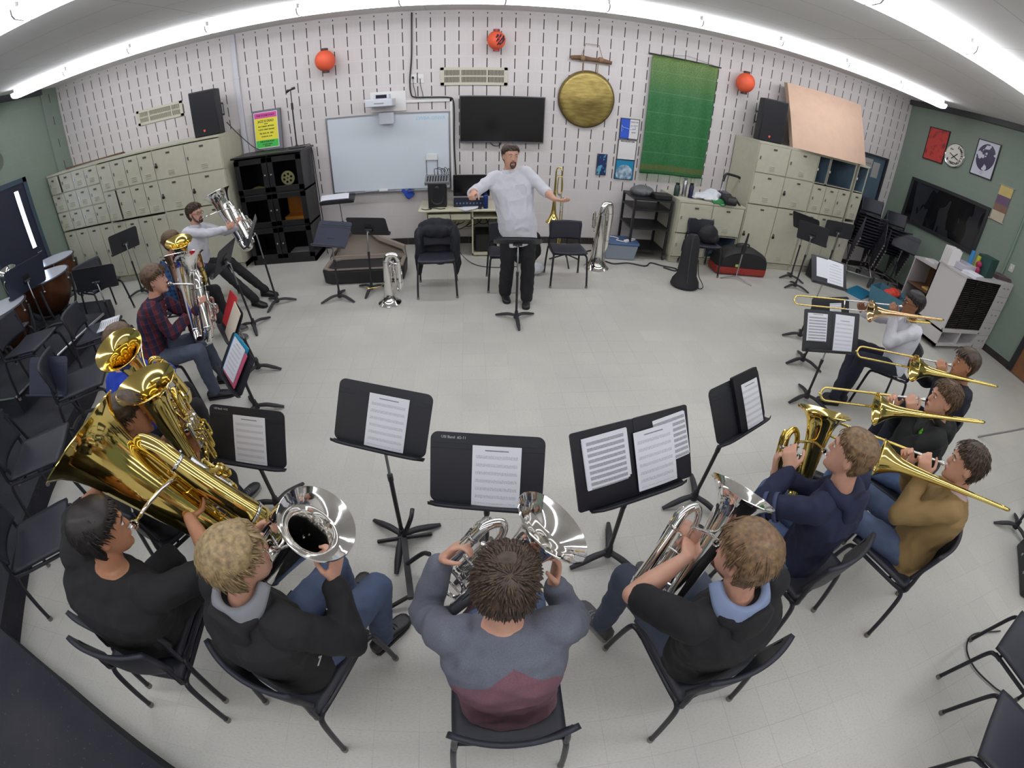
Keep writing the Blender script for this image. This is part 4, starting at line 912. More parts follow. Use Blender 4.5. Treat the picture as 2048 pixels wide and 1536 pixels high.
# ---------------------------------------------------------------- teacher desk
def desk():
    md=pm('desk_cream',srgb(206,200,176),.45); r=thing('computer_desk','cream computer desk with a keyboard drawer below the whiteboard','desk',(.16,6.36,0))
    MB().rbox((0,0,.735),(1.22,.66,.03),.03).build('top',md,r,True,bevel=.008)
    MB().b6(-.50,-.48,-.28,.3,0.0,.72).b6(-.48,.18,.26,.28,.3,.72).build('side_panel',md,r,False)
    c=MB().b6(.18,.20,-.27,.3,.02,.72).b6(.56,.58,-.27,.3,.02,.72).b6(.18,.58,-.27,.3,.02,.05).b6(.18,.58,.28,.3,.02,.72).b6(.18,.58,-.27,.3,.60,.62); c.build('pedestal',md,r,False)
    MB().b6(-.46,.16,-.30,-.0,.63,.65).b6(-.46,.16,-.31,-.29,.60,.68).build('keyboard_drawer',md,r,False); MB().rbox((.38,0,.2),(.3,.42,.26),.02).build('computer_tower',M_BLACK,r)
    r=thing('studio_monitor','black speaker box on the desk with a small mixer on top','speaker',(-.17,6.34,.752)); MB().rbox((0,0,.18),(.27,.26,.36),.012).build('cabinet',M_BLACK,r,True,bevel=.006)
    MB().lathe([(.10,0),(.098,.006),(.085,.002),(.03,-.02),(.001,-.012)],Matrix.Translation((0,-.131,.14))@Matrix.Rotation(PI/2,4,'X'),24,caps=False).build('woofer',pm('woofer',srgb(30,30,34),.5),r); MB().lathe([(.035,0),(.03,.004),(.001,.006)],Matrix.Translation((0,-.131,.29))@Matrix.Rotation(PI/2,4,'X'),16,caps=False).build('tweeter',bpy.data.materials['woofer'],r)
    r=thing('audio_mixer','small grey audio mixer with rows of knobs on the speaker box','mixer',(-.17,6.36,1.115)); r.rotation_euler=(R(14),0,0)
    MB().rbox((0,0,.03),(.36,.28,.05),.01).build('case',pm('mixer_grey',srgb(128,130,136),.4,.3),r,True,bevel=.004); k=MB()
    for i in range(8):
        for j in range(4): k.cyl((-.14+.04*i,-.10+.05*j,.055),(-.14+.04*i,-.10+.05*j,.07),.009,8)
    k.build('knob',M_BLACK,r); c=MB()
    for i in range(5): c.tube(smooth_path([(-.04+.05*i,.10,.06),(-.04+.05*i,.13,.15+.02*(i%2)),(.06+.03*i,.18,.10),(.1+.02*i,.22,-.1)],5),.005,5)
    c.build('plug_cable',M_BLACK,r)
    r=thing('computer_monitor','black flat computer monitor on the desk, partly behind the conductor','monitor',(.34,6.5,.752)); MB().rbox((0,0,.27),(.56,.03,.33),.008,axis=1).build('screen_case',M_BLACK,r); MB().b6(-.265,.265,-.0165,-.0155,.12,.42).build('screen',bpy.data.materials['tv_screen'],r,False); MB().b6(-.03,.03,0,.03,.01,.12).b6(-.12,.12,-.07,.09,0,.012).build('foot',M_BLACK,r,False)
    r=thing('audio_interface','dark rack unit with a row of blue knobs under the monitor','audio unit',(.32,6.30,.752)); MB().rbox((0,0,.055),(.50,.2,.09),.006).build('case',pm('rack_navy',srgb(30,36,56),.4),r); k=MB()
    for i in range(9): k.cyl((-.2+.05*i,-.1,.06),(-.2+.05*i,-.118,.06),.011,8)
    k.build('knob',pm('knob_blue',srgb(110,124,156),.4),r)
    m=MB()
    for i in range(3): m.grid(lambda u,v:(-.14+.28*u+.004*i,-.11+.22*v,.002+.002*i+.015*u*u*(1-v)),6,5)
    o=m.build('desk_paper',M_SHEETP,None,True); o.location=(.30,6.12,.752); o.rotation_euler=(0,0,R(35)); tag(o,'loose white sheets of paper on the front of the computer desk','paper')
    o=MB().lathe([(.0,.0),(.033,.0),(.035,.02),(.035,.19),(.028,.205),(.02,.21),(.02,.235),(.0,.236)],None,18).build('water_bottle',pm('bottle_blue',srgb(30,52,110),.35,.4)); o.location=(.545,6.12,.751); tag(o,'blue cylindrical bottle on the computer desk beside the conductor','bottle')
    o=MB().ell((0,0,.018),(.03,.05,.018)).build('computer_mouse',M_BLACK); o.location=(.46,6.10,.751); tag(o,'black computer mouse at the front edge of the desk','mouse')
    c=MB()
    for i in range(7):
        x=-.2+.13*i; c.tube(smooth_path([(x,6.66,.74),(x+.05*math.sin(i*2),6.64,.5),(x+.1*math.cos(i),6.6,.28+.05*(i%3)),(x+.15,6.62,.4),(x+.2,6.65,.6)],5),.006,5)
    c.tube(smooth_path([(.02,6.02,.73),(.06,5.98,.4),(.16,6.0,.1),(.35,5.75,.012),(.6,5.6,.012),(1.0,5.62,.012)],6),.006,5)
    o=c.build('cable_tangle',M_BLACK); tag(o,'tangle of black cables hanging below the computer desk','cables')
    c=MB().tube(smooth_path([(-.40,6.12,.758),(-.33,6.06,.758),(-.25,6.1,.758),(-.3,6.16,.76),(-.2,6.14,.758),(-.12,6.08,.758),(-.05,6.12,.758)],5),.006,5); o=c.build('headphone_cable',M_BLACK); tag(o,'coiled black cord lying on the left end of the desk','cable')
desk()
# ---------------------------------------------------------------- things on the floor along the wall
def rack():
    r=thing('equipment_cart','black metal equipment cart with shelves on casters beside the counter','cart',(3.12,6.36,0)); M=M_BLACK
    for sx in (-1,1):
        for sy in (-1,1):
            MB().b6(sx*.31-.018,sx*.31+.018,sy*.27-.018,sy*.27+.018,.09,.98).build('post',M,r,False)
            c=MB().lathe([(.001,-.012),(.04,-.012),(.04,.012),(.001,.012)],Matrix.Translation((sx*.31,sy*.27,.04))@Matrix.Rotation(PI/2,4,'Y'),14).b6(sx*.31-.02,sx*.31+.02,sy*.27-.01,sy*.27+.01,.06,.09); c.build('caster',M_DKMETAL,r)
    for z in (.13,.50,.80,.965): MB().b6(-.33,.33,-.29,.29,z,z+.025).build('shelf',M,r,False)
    m=MB().ell((0,0,.06),(.2,.16,.09)); 
    o=obj('plastic_bag',union(m,.02,2,.02,14,3,mats=pm('bag_grey',srgb(112,114,116),.3,Transmission_Weight=.25)),None); o.location=(3.02,6.4,.99); tag(o,'crumpled grey plastic bag on top of the black equipment cart','bag')
    o=MB().rbox((0,0,.04),(.3,.2,.08),.03).build('gadget_case',M_BLACK,None,True,bevel=.01); o.location=(3.28,6.2,.992); tag(o,'small black case on the equipment cart beside the plastic bag','case')
rack()
def bottle(x,y,z,h,rad,mat,lab,capm):
    r=thing('drink_bottle',lab,'bottle',(x,y,z),None,'bottles on the low counter'); MB().lathe([(0,0),(rad,0),(rad*1.02,.01),(rad,h*.78),(rad*.7,h*.86),(rad*.66,h*.88)],None,18).build('body',mat,r); MB().lathe([(rad*.72,h*.87),(rad*.74,h),(0,h)],None,16).build('cap',capm,r); return r
bottle(3.56,6.28,1.043,.21,.042,pm('bottle_green',srgb(34,58,52),.35),'dark green bottle on the low counter, left of the steel flask',M_BLACK)
bottle(3.70,6.30,1.043,.30,.037,pm('bottle_steel',srgb(176,176,180),.25,.9),'tall steel flask with a dark band on the low counter',M_ALU)
bottle(3.78,6.22,1.043,.24,.038,pm('bottle_navy',srgb(28,28,62),.35,.2),'navy bottle on the low counter beside the steel flask',M_BLACK)
def counter_stuff():
    r=thing('glass_jar','small jar with dark contents between the bottles on the counter','jar',(3.62,6.40,1.043)); MB().lathe([(0,0),(.045,0),(.05,.02),(.05,.10),(.04,.115),(.04,.12)],None,16).build('body',pm('jar_dark',srgb(70,64,58),.2),r); MB().lathe([(.043,.115),(.043,.14),(0,.14)],None,16).build('lid',M_ALU,r)
    m=MB()
    for (x,y,z,a,b,c) in ((0,0,.04,.2,.13,.06),(.16,.03,.07,.15,.12,.09),(-.15,-.05,.03,.13,.1,.04),(.05,-.12,.03,.18,.08,.035)): m.ell((x,y,z),(a,b,c))
    o=obj('clothes_pile',union(m,.018,2,.035,9,1,mats=pm('cloth_white',srgb(218,220,226),.8)),None); o.location=(4.05,6.26,1.05); tag(o,'crumpled white clothes lying on the low counter','clothes')
    m=MB().grid(lambda u,v:(-.11+.22*u,-.10+.2*v,.02+.02*math.sin(u*6)*math.cos(v*5)-.12*max(0,.45-v)**1.3),10,10); o=m.build('green_cloth',pm('cloth_green',srgb(32,120,62),.7),None,True,solid=.012); o.location=(4.20,6.07,1.06); tag(o,'bright green cloth over the front edge of the counter','cloth')
    r=thing('instrument_case','long narrow black case with a grey pocket on the low counter','case',(4.42,6.18,1.043),80); MB().rbox((0,0,.07),(.17,.62,.13),.06,axis=0).build('shell',M_BLACK,r,True,bevel=.02); MB().rbox((0,.12,.142),(.13,.2,.02),.03).build('pocket',pm('pocket_grey',srgb(92,92,104),.6),r)
    s=MB().tube(smooth_path([(.0,.18,.12),(.14,.2,.10),(.26,.19,-.08),(.30,.18,-.22),(.31,.04,-.26),(.30,-.08,-.22),(.26,-.1,-.05),(.1,-.1,.12)],6),.009,6,flat=2).build('strap',M_BLACK,r); MB().rbox((.31,.045,-.26),(.03,.16,.06),.012,axis=1).build('strap_pad',pm('pad_grey',srgb(96,96,106),.6),r)
    r=thing('folding_stand','black folding trolley handle leaning against the right lockers','handle',(4.36,6.30,1.05)); MB().tube([(0,0,0),(.07,.07,.36)],.012,8).build('shaft',M_ALU,r); MB().tube(smooth_path([(.05,.06,.30),(.09,.08,.42),(.16,.08,.43),(.36,.06,.40),(.38,.05,.32)],4),.022,8).build('grip',M_BLACK,r)
counter_stuff()
def bins():
    r=thing('storage_bin','grey plastic bin with a blue lid on the floor beside the cart','bin',(2.68,6.18,0),84); M=NT('bin_clear'); M.set(Base_Color=(*srgb(140,150,162),1),Roughness=.3)
    MB().loft([[(x*s,y*s,z) for x,y in ((-.27,-.19),(.27,-.19),(.27,.19),(-.27,.19))] for s,z in ((.86,0),(1,.25))]).build('tub',M.mat,r,False,bevel=.02); MB().rbox((0,0,.268),(.58,.42,.035),.05).build('lid',pm('lid_blue',srgb(66,92,130),.4),r,True,bevel=.01)
    o=MB().rbox((0,0,.015),(.26,.05,.03),.01).build('power_strip',M_WHITE); o.location=(2.82,6.12,.287); o.rotation_euler=(0,0,R(35)); tag(o,'white power strip lying on the blue bin lid','power strip')
    o=MB().tube(smooth_path([(2.46,6.3,.30),(2.6,6.28,.295),(2.66,6.2,.295),(2.60,6.12,.295),(2.70,6.05,.295),(2.76,6.08,.30)],5),.008,6).build('white_cord',M_WHITE); tag(o,'white cord curled on the blue bin lid','cord')
    o=MB().tube(smooth_path([(2.1,5.75,.012),(2.35,5.9,.012),(2.5,5.8,.012),(2.75,5.85,.012),(3.0,5.75,.012),(3.15,5.9,.012),(3.3,5.8,.012),(3.5,5.7,.012),(3.45,5.6,.012),(3.3,5.72,.012)],6),.011,6).tube(smooth_path([(1.9,6.5,.012),(2.1,6.3,.012),(2.4,6.45,.012),(2.3,6.2,.012)],6),.011,6).build('floor_cable',M_BLACK); tag(o,'black extension cable snaking on the floor before the cart','cable')
    o=obj('plastic_bag',union(MB().ell((0,0,.07),(.16,.12,.08)).ell((.08,.02,.08),(.1,.08,.07)),.015,2,.02,16,9,mats=pm('bag_white',srgb(214,216,222),.35)),None); o.location=(1.18,5.40,0); tag(o,'crumpled white plastic bag on the floor behind the conductor','bag')
    # tilted open case
    r=thing('open_case','large open instrument case with taupe lining on the floor','instrument case',(-1.16,5.42,0)); mo=pm('case_outer',srgb(36,34,36),.6); ml=pm('case_lining',srgb(134,122,112),.85,bump=.3,bscale=150)
    def trap(s,z,dy=0): return [(x*s,y*s+dy,z) for x,y in ((-.56,-.20),(-.45,-.27),(.45,-.27),(.56,-.18),(.56,.20),(-.30,.24),(-.56,.1))]
    MB().loft([trap(1,.0),trap(1.03,.2)]).build('tray',mo,r,False,bevel=.02)
    q=MB(); q.loft([trap(1.0,.205),trap(1.0,.225),trap(.9,.225),trap(.86,.12)],caps=False); q.add(trap(.86,.12),[tuple(range(7))]); q.build('lining',ml,r,False,bevel=.01)
    Mx=Matrix.Translation((0,.26,.18))@Matrix.Rotation(R(66),4,'X')
    lid=[(-.56,0),(.56,0),(.52,.12),(.18,.26),(-.02,.44),(-.14,.46),(-.30,.38),(-.48,.16)]
    MB().extrude(lid,.03,Mx@Matrix.Translation((0,0,-.03))).build('lid',mo,r,False,bevel=.01)
    rim=MB().tube([Mx@V((x,y,.06)) for x,y in lid],.05,6,closed=True); rim.build('lid_rim',ml,r); MB().extrude([(x*.93,y*.93+.01) for x,y in lid],.012,Mx@Matrix.Translation((0,0,.002))).build('lid_lining',ml,r,False)
bins()
def jacket():
    m=MB(); c=V((-.11,4.87,0))
    for (x,y,z,a,b,d) in ((0,.27,.78,.24,.06,.10),(0,.30,.62,.27,.05,.2),(-.23,.18,.55,.06,.13,.25),(.23,.18,.55,.06,.13,.28),(.0,.33,.42,.24,.04,.2),(.25,.2,.32,.045,.09,.2),(-.25,.2,.34,.045,.09,.22),(0,.2,.72,.22,.05,.08)): m.ell((x,y,z),(a,b,d))
    me=union(m,.018,2,.025,9,4,mats=pm('jacket_dark',srgb(30,31,40),.8)); o=obj('jacket',me); o.location=c; tag(o,'dark jacket draped over the chair back left of the conductor','jacket')
    m=MB(); 
    for (x,y,z,a,b,d) in ((.03,-.02,.62,.17,.1,.16),(.1,.0,.56,.16,.12,.1)): m.ell((x,y,z),(a,b,d))
    o=obj('shoulder_bag',union(m,.018,2,.015,8,6,mats=pm('bag_black',srgb(26,26,30),.6)),None); o.location=(3.90,5.70,0); tag(o,'black shoulder bag on the chair against the low counter','bag')
    m=MB()
    for (x,y,z,a,b,d) in ((0,0,.5,.2,.08,.14),(.06,0,.32,.17,.07,.2),(-.1,0,.3,.12,.06,.2)): m.ell((x,y,z),(a,b,d))
    o=obj('backpack',union(m,.018,2,.02,9,8,mats=pm('backpack_black',srgb(22,23,27),.7)),None); o.location=(1.12,5.72,-.08); tag(o,'black bag standing behind the conductor','bag')
jacket()
def gigbag():
    r=thing('trombone_bag','black soft trombone bag standing upright on its wide end','gig bag',(3.36,5.05,0),262); 
    rings=[]
    for z,a,b,dx in ((0,.19,.17,0),(.03,.215,.19,0),(.10,.20,.175,0),(.18,.15,.13,.0),(.35,.135,.11,.01),(.6,.12,.09,.02),(.72,.10,.08,.02),(.78,.06,.05,.02)):
        rings.append([(dx+a*math.cos(2*PI*i/24),b*math.sin(2*PI*i/24),z) for i in range(24)])
    MB().loft(rings).build('shell',pm('gigbag_black',srgb(27,27,31),.7,bump=.3,bscale=250),r,True,bevel=.0)
    MB().tube(smooth_path([(.06,.10,.76),(.05,.115,.5),(.04,.135,.3),(.03,.17,.12)],5),.005,5).build('zip',pm('zip_grey',srgb(70,70,74),.5),r)
    MB().tube(smooth_path([(-.12,.02,.42),(-.17,.03,.2),(-.24,.04,.10),(-.27,.05,.03),(-.22,.05,.0),(-.17,.04,.06)],5),.017,6,flat=.35).build('strap',M_BLACK,r)
    r=thing('horn_case','black and red instrument case lying in front of the right lockers','instrument case',(4.66,5.74,0),268)
    rings=[]
    def half(w,h0,h1,y):
        pts=[(-w,y,h0)]+[(-w*math.cos(PI*i/12)*(1 if i<7 else 1),y,h0+(h1-h0)*max(0,math.sin(PI*i/12))**.7) for i in range(1,12)]+[(w,y,h0)]; return pts
    MB().loft([half(.46,.15,.42,-.17),half(.48,.14,.45,-.1),half(.48,.14,.45,.12),half(.44,.15,.40,.19)]).build('top_shell',pm('case_black',srgb(26,26,29),.6),r,True,angle=50)
    MB().rbox((0,0,.08),(.96,.36,.14),.06).build('red_base',pm('case_red',srgb(150,44,36),.6),r,True,bevel=.03); MB().tube(smooth_path([(-.12,.0,.44),(-.1,0,.49),(.1,0,.49),(.12,0,.44)],4),.012,6).build('handle',M_BLACK,r); MB().b6(.1,.17,.185,.2,.16,.20).build('tag',pm('tag_yellow',srgb(196,200,120),.5),r,False)
    r=thing('instrument_stand','small chrome tripod instrument stand with a black peg','stand',(4.47,5.44,0)); 
    for i in range(3):
        a=R(185+115*i); MB().tube([(0,0,.05),(.30*math.cos(a),.30*math.sin(a),.012)],.010,8).build('leg',M_ALU,r)
    MB().tube([(0,0,.04),(.01,0,.45)],.012,8).build('pole',M_ALU,r); MB().tube([(.01,0,.42),(.012,0,.5),(.02,0,.58),(.03,0,.76)],[.03,.04,.022,.014],10).build('peg',M_BLACK,r)
    r=thing('equipment_case','black hard case with silver edging in front of the narrow locker','case',(6.52,5.72,0),268); MB().rbox((0,0,.17),(.52,.28,.32),.02).build('shell',M_BLACK,r,True,bevel=.02); MB().tube([(-.24,.142,.30),(.0,.15,.335),(.24,.142,.30)],.006,6).build('edging',M_ALU,r); MB().tube(smooth_path([(-.08,0,.33),(-.07,0,.37),(.07,0,.37),(.08,0,.33)],4),.012,6).build('handle',M_DKMETAL,r)
gigbag()
# stacked chairs on two dollies by the right wall
def dolly(x,y,az,lab):
    r=thing('chair_dolly',lab,'dolly',(x,y,0),az,'dollies under the stacked chairs')
    MB().tube([(-.26,-.42,.13),(-.26,.42,.20)],.014,8).tube([(.26,-.42,.13),(.26,.42,.20)],.014,8).tube([(-.26,-.3,.14),(.26,-.3,.14)],.014,8).tube([(-.26,.4,.20),(.26,.4,.20)],.014,8).tube([(-.26,.4,.2),(-.2,-.2,.62)],.012,8).tube([(.26,.4,.2),(.2,-.2,.62)],.012,8).build('frame',M_ALU,r)
    for sx in (-1,1):
        for sy in (-1,1): 
            zt=.13 if sy<0 else .20
            MB().lathe([(.001,-.014),(.048,-.014),(.05,0),(.048,.014),(.001,.014)],Matrix.Translation((sx*.26,sy*.42,.05))@Matrix.Rotation(PI/2,4,'Y'),14).b6(sx*.26-.02,sx*.26+.02,sy*.42-.012,sy*.42+.012,.06,zt).build('caster',M_DKMETAL,r)
for k,(x,y,az,n,lab,g) in enumerate(((7.62,6.02,-118,11,'stacked black chair on the dolly beside the narrow locker','chairs stacked on the dolly by the lockers'),(8.22,5.82,-118,9,'stacked black chair on the dolly nearer the dark window','chairs stacked on the dolly by the window'))):
    dolly(x,y,az,'chrome wheeled dolly under the chair stack '+('beside the narrow locker' if k==0 else 'nearer the dark window'))
    f=V((math.cos(R(az)),math.sin(R(az)),0))
    for i in range(n):
        pz=.20+.062*i; pos=V((x,y,0))+f*(.05+.028*i-.1)
        chair(pos.x,pos.y,az,lab,g,z=pz,tilt=8)
def right_side():
    ms=pm('laminate_grey',srgb(196,192,192),.45)
    r=thing('music_sorter','pale grey sheet-music sorter with three columns of black slots','cabinet',(7.71,3.66,0)); x0,x1,y0,y1=-.59,.59,-.27,.27
    b=MB().b6(x0,x0+.03,y0,y1,.06,1.19).b6(x1-.03,x1,y0,y1,.06,1.19).b6(x0-.01,x1+.01,y0-.01,y1,1.19,1.22).b6(x0,x1,y1-.02,y1,.06,1.19).b6(x0,x1,y0,y1,.06,.10).b6(x0,x1,y0,y1,.30,.33).b6(-.02,.02,y0,y1,.1,.3).b6(x0,x1,y0+.004,y0+.02,.33,.36)
    b.build('carcass',ms,r,False); MB().b6(x0+.03,x1-.03,y0+.12,y0+.13,.36,1.19).build('slot_back',pm('slot_dark',srgb(22,20,22),.6),r,False)
    for c in range(4):
        xx=x0+.03+(1.12/3)*c; MB().b6(xx-.006,xx+.006,y0+.01,y0+.12,.33,1.19).build('upright',pm('slot_black',srgb(24,23,26),.5) if 'slot_black' not in bpy.data.materials else bpy.data.materials['slot_black'],r,False)
    s=MB()
    for c in range(3):
        for k in range(26):
            z=.37+.0312*k; xx=x0+.035+(1.12/3)*c; s.add([(xx,y0+.012,z),(xx+.36,y0+.012,z),(xx+.36,y0+.12,z),(xx,y0+.12,z),(xx,y0+.012,z+.004),(xx+.36,y0+.012,z+.004),(xx+.36,y0+.12,z+.004),(xx,y0+.12,z+.004)],[(0,1,2,3),(7,6,5,4),(0,4,5,1)])
    s.build('slot_shelf',pm('slot_edge',srgb(66,62,60),.5),r,False)
    for sx in (-.5,.5):
        for sy in (-.2,.2): MB().lathe([(.001,-.012),(.028,-.012),(.028,.012),(.001,.012)],Matrix.Translation((sx,sy,.03))@Matrix.Rotation(PI/2,4,'Y'),12).build('caster',M_BLACK,r)
    r=thing('drawer_cabinet','pale grey drawer cabinet with small label pulls against the green wall','cabinet',(8.54,3.66,0)); MB().b6(-.21,.21,-.24,.26,.0,1.23).build('carcass',ms,r,False)
    for k in range(5): 
        d=MB().b6(-.20,.20,-.252,-.24,.03+.24*k,.26+.24*k).build('drawer',ms,r,False,bevel=.003)
        for xx in (-.08,.06): MB().b6(xx-.025,xx+.025,-.258,-.252,.16+.24*k,.185+.24*k).build('label_holder',pm('label_grey',srgb(140,138,140),.4) if 'label_grey' not in bpy.data.materials else bpy.data.materials['label_grey'],d,False)
    r=thing('open_bookcase','low bookcase with brown inside and pale top behind the sorter','bookcase',(8.10,4.55,0)); mw=pm('bookcase_wood',srgb(112,78,52),.6)
    MB().b6(-.3,.3,-.32,-.30,0,.93).b6(-.3,.3,.30,.32,0,.93).b6(-.31,.31,-.33,.33,.93,.96).build('carcass',ms,r,False); MB().b6(.27,.29,-.3,.3,0,.93).b6(-.28,.28,-.3,.3,.05,.07).b6(-.28,.28,-.3,.3,.48,.5).build('shelf',mw,r,False)
    o=MB().b6(-.12,.12,-.09,.09,0,.03).build('manila_folder',pm('manila',srgb(206,172,96),.6),None,False); o.location=(8.05,4.5,.501); tag(o,'yellow folder lying in the low bookcase','folder')
    o=MB().b6(-.14,.14,-.11,.11,0,.025).build('paper_pile',M_PAPERW,None,False); o.location=(8.1,4.66,.961); tag(o,'pile of white paper on the low bookcase','paper')
    # on the sorter
    z=1.222
    def put(o,x,y,rz,lab,cat): o.location=(x,y,z); o.rotation_euler=(0,0,R(rz)); tag(o,lab,cat)
    put(MB().rbox((0,0,.15),(.34,.24,.30),.01).build('green_box',pm('box_green',srgb(26,62,56),.6),None,True,bevel=.004),7.92,3.60,8,'dark green box on top of the music sorter','box')
    put(MB().b6(-.2,.2,-.14,.14,0,.1).build('paper_tray',pm('tray_clear',srgb(190,186,196),.25),None,False,bevel=.01),7.42,3.70,5,'clear tray with papers on the music sorter','tray')
    m=MB()
    for k in range(6): m.b6(-.015+.03*k,.005+.03*k,-.11,.11,0,.24+.01*(k%3))
    put(m.build('magazine_files',M_PAPERW,None,False),7.18,3.74,80,'row of white files standing on the left end of the sorter','files')
    m=MB().ell((0,0,.06),(.05,.05,.06)).ell((.03,.02,.15),(.05,.05,.05)); put(m.build('supply_cup',pm('cup_magenta',srgb(150,30,72),.5),None),7.66,3.58,0,'magenta pot beside the green box','pot')
    m=MB().rbox((0,0,.13),(.07,.05,.26),.01); put(m.build('spray_bottle',pm('spray_yellow',srgb(196,190,56),.4),None),7.73,3.66,0,'yellow and green bottle behind the magenta pot','bottle')
    put(MB().rbox((0,0,.15),(.06,.06,.30),.02).build('blue_bottle',pm('spray_blue',srgb(54,130,190),.4),None),7.64,3.74,0,'blue bottle standing behind the pots on the sorter','bottle')
    m=MB()
    for k in range(4): m.b6(-.2+.01*k,.2-.01*k,-.12,.12,.012*k,.012*k+.009)
    o=m.build('sheet_pile',M_SHEETP,None,False); o.location=(7.35,3.44,z); o.rotation_euler=(0,0,R(12)); tag(o,'loose white sheets along the front edge of the sorter','paper')
    o=MB().b6(-.2,.2,-.14,.14,0,.03).b6(-.18,.18,-.13,.13,.03,.05).build('binder_pile',pm('binder_maroon',srgb(90,70,76),.5),None,False); o.location=(8.52,3.62,1.232); o.rotation_euler=(0,0,R(-10)); tag(o,'flat binders lying on the drawer cabinet','binders')
    o=MB().rbox((0,0,.03),(.2,.12,.06),.02).build('tape_dispenser',M_BLACK,None,True); o.location=(8.22,3.78,1.222); tag(o,'black desk gadget at the right end of the sorter','gadget')
    # floor
    o=MB().rbox((0,0,.02),(.62,.34,.04),.02).build('teal_portfolio',pm('teal_fabric',srgb(26,112,146),.5),None,True); o.location=(7.1,5.22,0); o.rotation_euler=(0,0,R(25)); tag(o,'teal folded mat on the floor before the chair dollies','mat')
    r=thing('open_tub','blue grey plastic tub holding red cloth on the floor','tub',(7.35,4.72,0),20); q=lambda s,z:[(x*s,y*s,z) for x,y in ((-.34,-.24),(.34,-.24),(.34,.24),(-.34,.24))]
    MB().loft([q(.85,0),q(1,.30),q(.95,.30),q(.8,.03)],caps=True).build('tub',pm('tub_blue',srgb(70,116,136),.4),r,False)
    o=obj('red_cloth',union(MB().ell((0,0,.0),(.2,.12,.07)).ell((.1,.05,.03),(.12,.09,.05)),.016,2,.02,12,2,mats=pm('cloth_red',srgb(206,66,48),.7)),None); o.location=(7.38,4.74,.26); tag(o,'bunched red cloth lying in the blue grey tub','cloth')
    # lower right corner
    r=thing('floor_monitor','black wedge monitor speaker at the right edge of the floor','speaker',(4.78,-.10,0),130); MB().extrude([(-.20,0),(.20,0),(.20,.12),(-.10,.36),(-.20,.30)],.62,Matrix.Translation((.31,0,0))@Matrix.Rotation(-PI/2,4,'Y')@Matrix.Rotation(-PI/2,4,'Z')).build('cabinet',M_BLACK,r,False,bevel=.02)
    g=MB()
    for xx in (-.1,.12): g.ell((xx,.20,.07),(.014,.008,.014))
    g.build('jack_socket',M_ALU,r)
    r=thing('tripod_stand','thin grey tripod stand whose legs reach in from the right edge','tripod',(6.6,1.1,0))
    for (dx,dy) in ((-.75,.45),(-1.25,-.62),(.6,-.5)): MB().tube([(0,0,.55),(dx*.5,dy*.5,.27),(dx,dy,.012)],.011,8).build('leg',pm('tripod_grey',srgb(120,118,118),.4,.5) if 'tripod_grey' not in bpy.data.materials else bpy.data.materials['tripod_grey'],r)
    MB().tube([(0,0,.4),(0,0,1.5)],.014,8).build('pole',bpy.data.materials['tripod_grey'],r)
    o=MB().tube(smooth_path([(3.9,-.3,.012),(3.6,-.22,.012),(3.45,-.28,.012),(3.42,-.42,.012),(3.5,-.6,.012),(3.6,-.75,.012),(3.55,-.95,.012)],6),.006,6).build('thin_cable',M_BLACK); tag(o,'thin black cable looping under the right corner chairs','cable')
right_side()
def timpani(x,y,hz,rad,lab,tilt):
    r=thing('timpano',lab,'timpani',(x,y,hz-.55),None,'timpani on the left riser')
    pr_=[(rad*.25,-.0),(rad*.55,.05),(rad*.82,.17),(rad*.95,.32),(rad*.985,.46),(rad,.53)]
    MB().lathe(pr_,None,36).build('bowl',pm('copper_dark',srgb(96,58,38),.35,.6,var=.15) if 'copper_dark' not in bpy.data.materials else bpy.data.materials['copper_dark'],r,True,angle=60)
    MB().lathe([(rad*1.0,.535),(rad*1.0,.547),(.001,.55)],None,36,caps=False).build('head',pm('timpani_skin',srgb(206,208,220),.22) if 'timpani_skin' not in bpy.data.materials else bpy.data.materials['timpani_skin'],r)
    MB().tube([(rad*1.03*math.cos(2*PI*i/36),rad*1.03*math.sin(2*PI*i/36),.535) for i in range(36)],.014,6,closed=True).build('hoop',M_DKMETAL,r)
    for i in range(6):
        a=2*PI*i/6+.3; c,s=math.cos(a),math.sin(a); MB().tube([(c*rad*1.06,s*rad*1.06,.55),(c*rad*1.06,s*rad*1.06,.42)],.009,6).ell((c*rad*1.06,s*rad*1.06,.43),(.02,.02,.02)).build('tuning_rod',M_ALU,r)
    zb=-(hz-.55-.2) if True else 0
    for i in range(4):
        a=2*PI*i/4+.7; c,s=math.cos(a),math.sin(a); MB().tube(smooth_path([(c*rad*1.05,s*rad*1.05,.45),(c*rad*.9,s*rad*.9,.1),(c*rad*.55,s*rad*.55,-.1),(c*rad*.75,s*rad*.75,zb+.02)],4),.018,8).build('strut',M_DKMETAL,r)
    MB().tube([(rad*.5*math.cos(2*PI*i/24),rad*.5*math.sin(2*PI*i/24),-.08) for i in range(24)],.015,6,closed=True).build('base_ring',M_DKMETAL,r)
timpani(-5.62,4.12,.96,.39,'copper timpano whose head mirrors the bright door pane',0); timpani(-5.55,3.18,.96,.40,'copper timpano at the left edge, nearest the camera',0); timpani(-6.22,4.92,.96,.34,'copper timpano farthest back, beside the lockers',0)

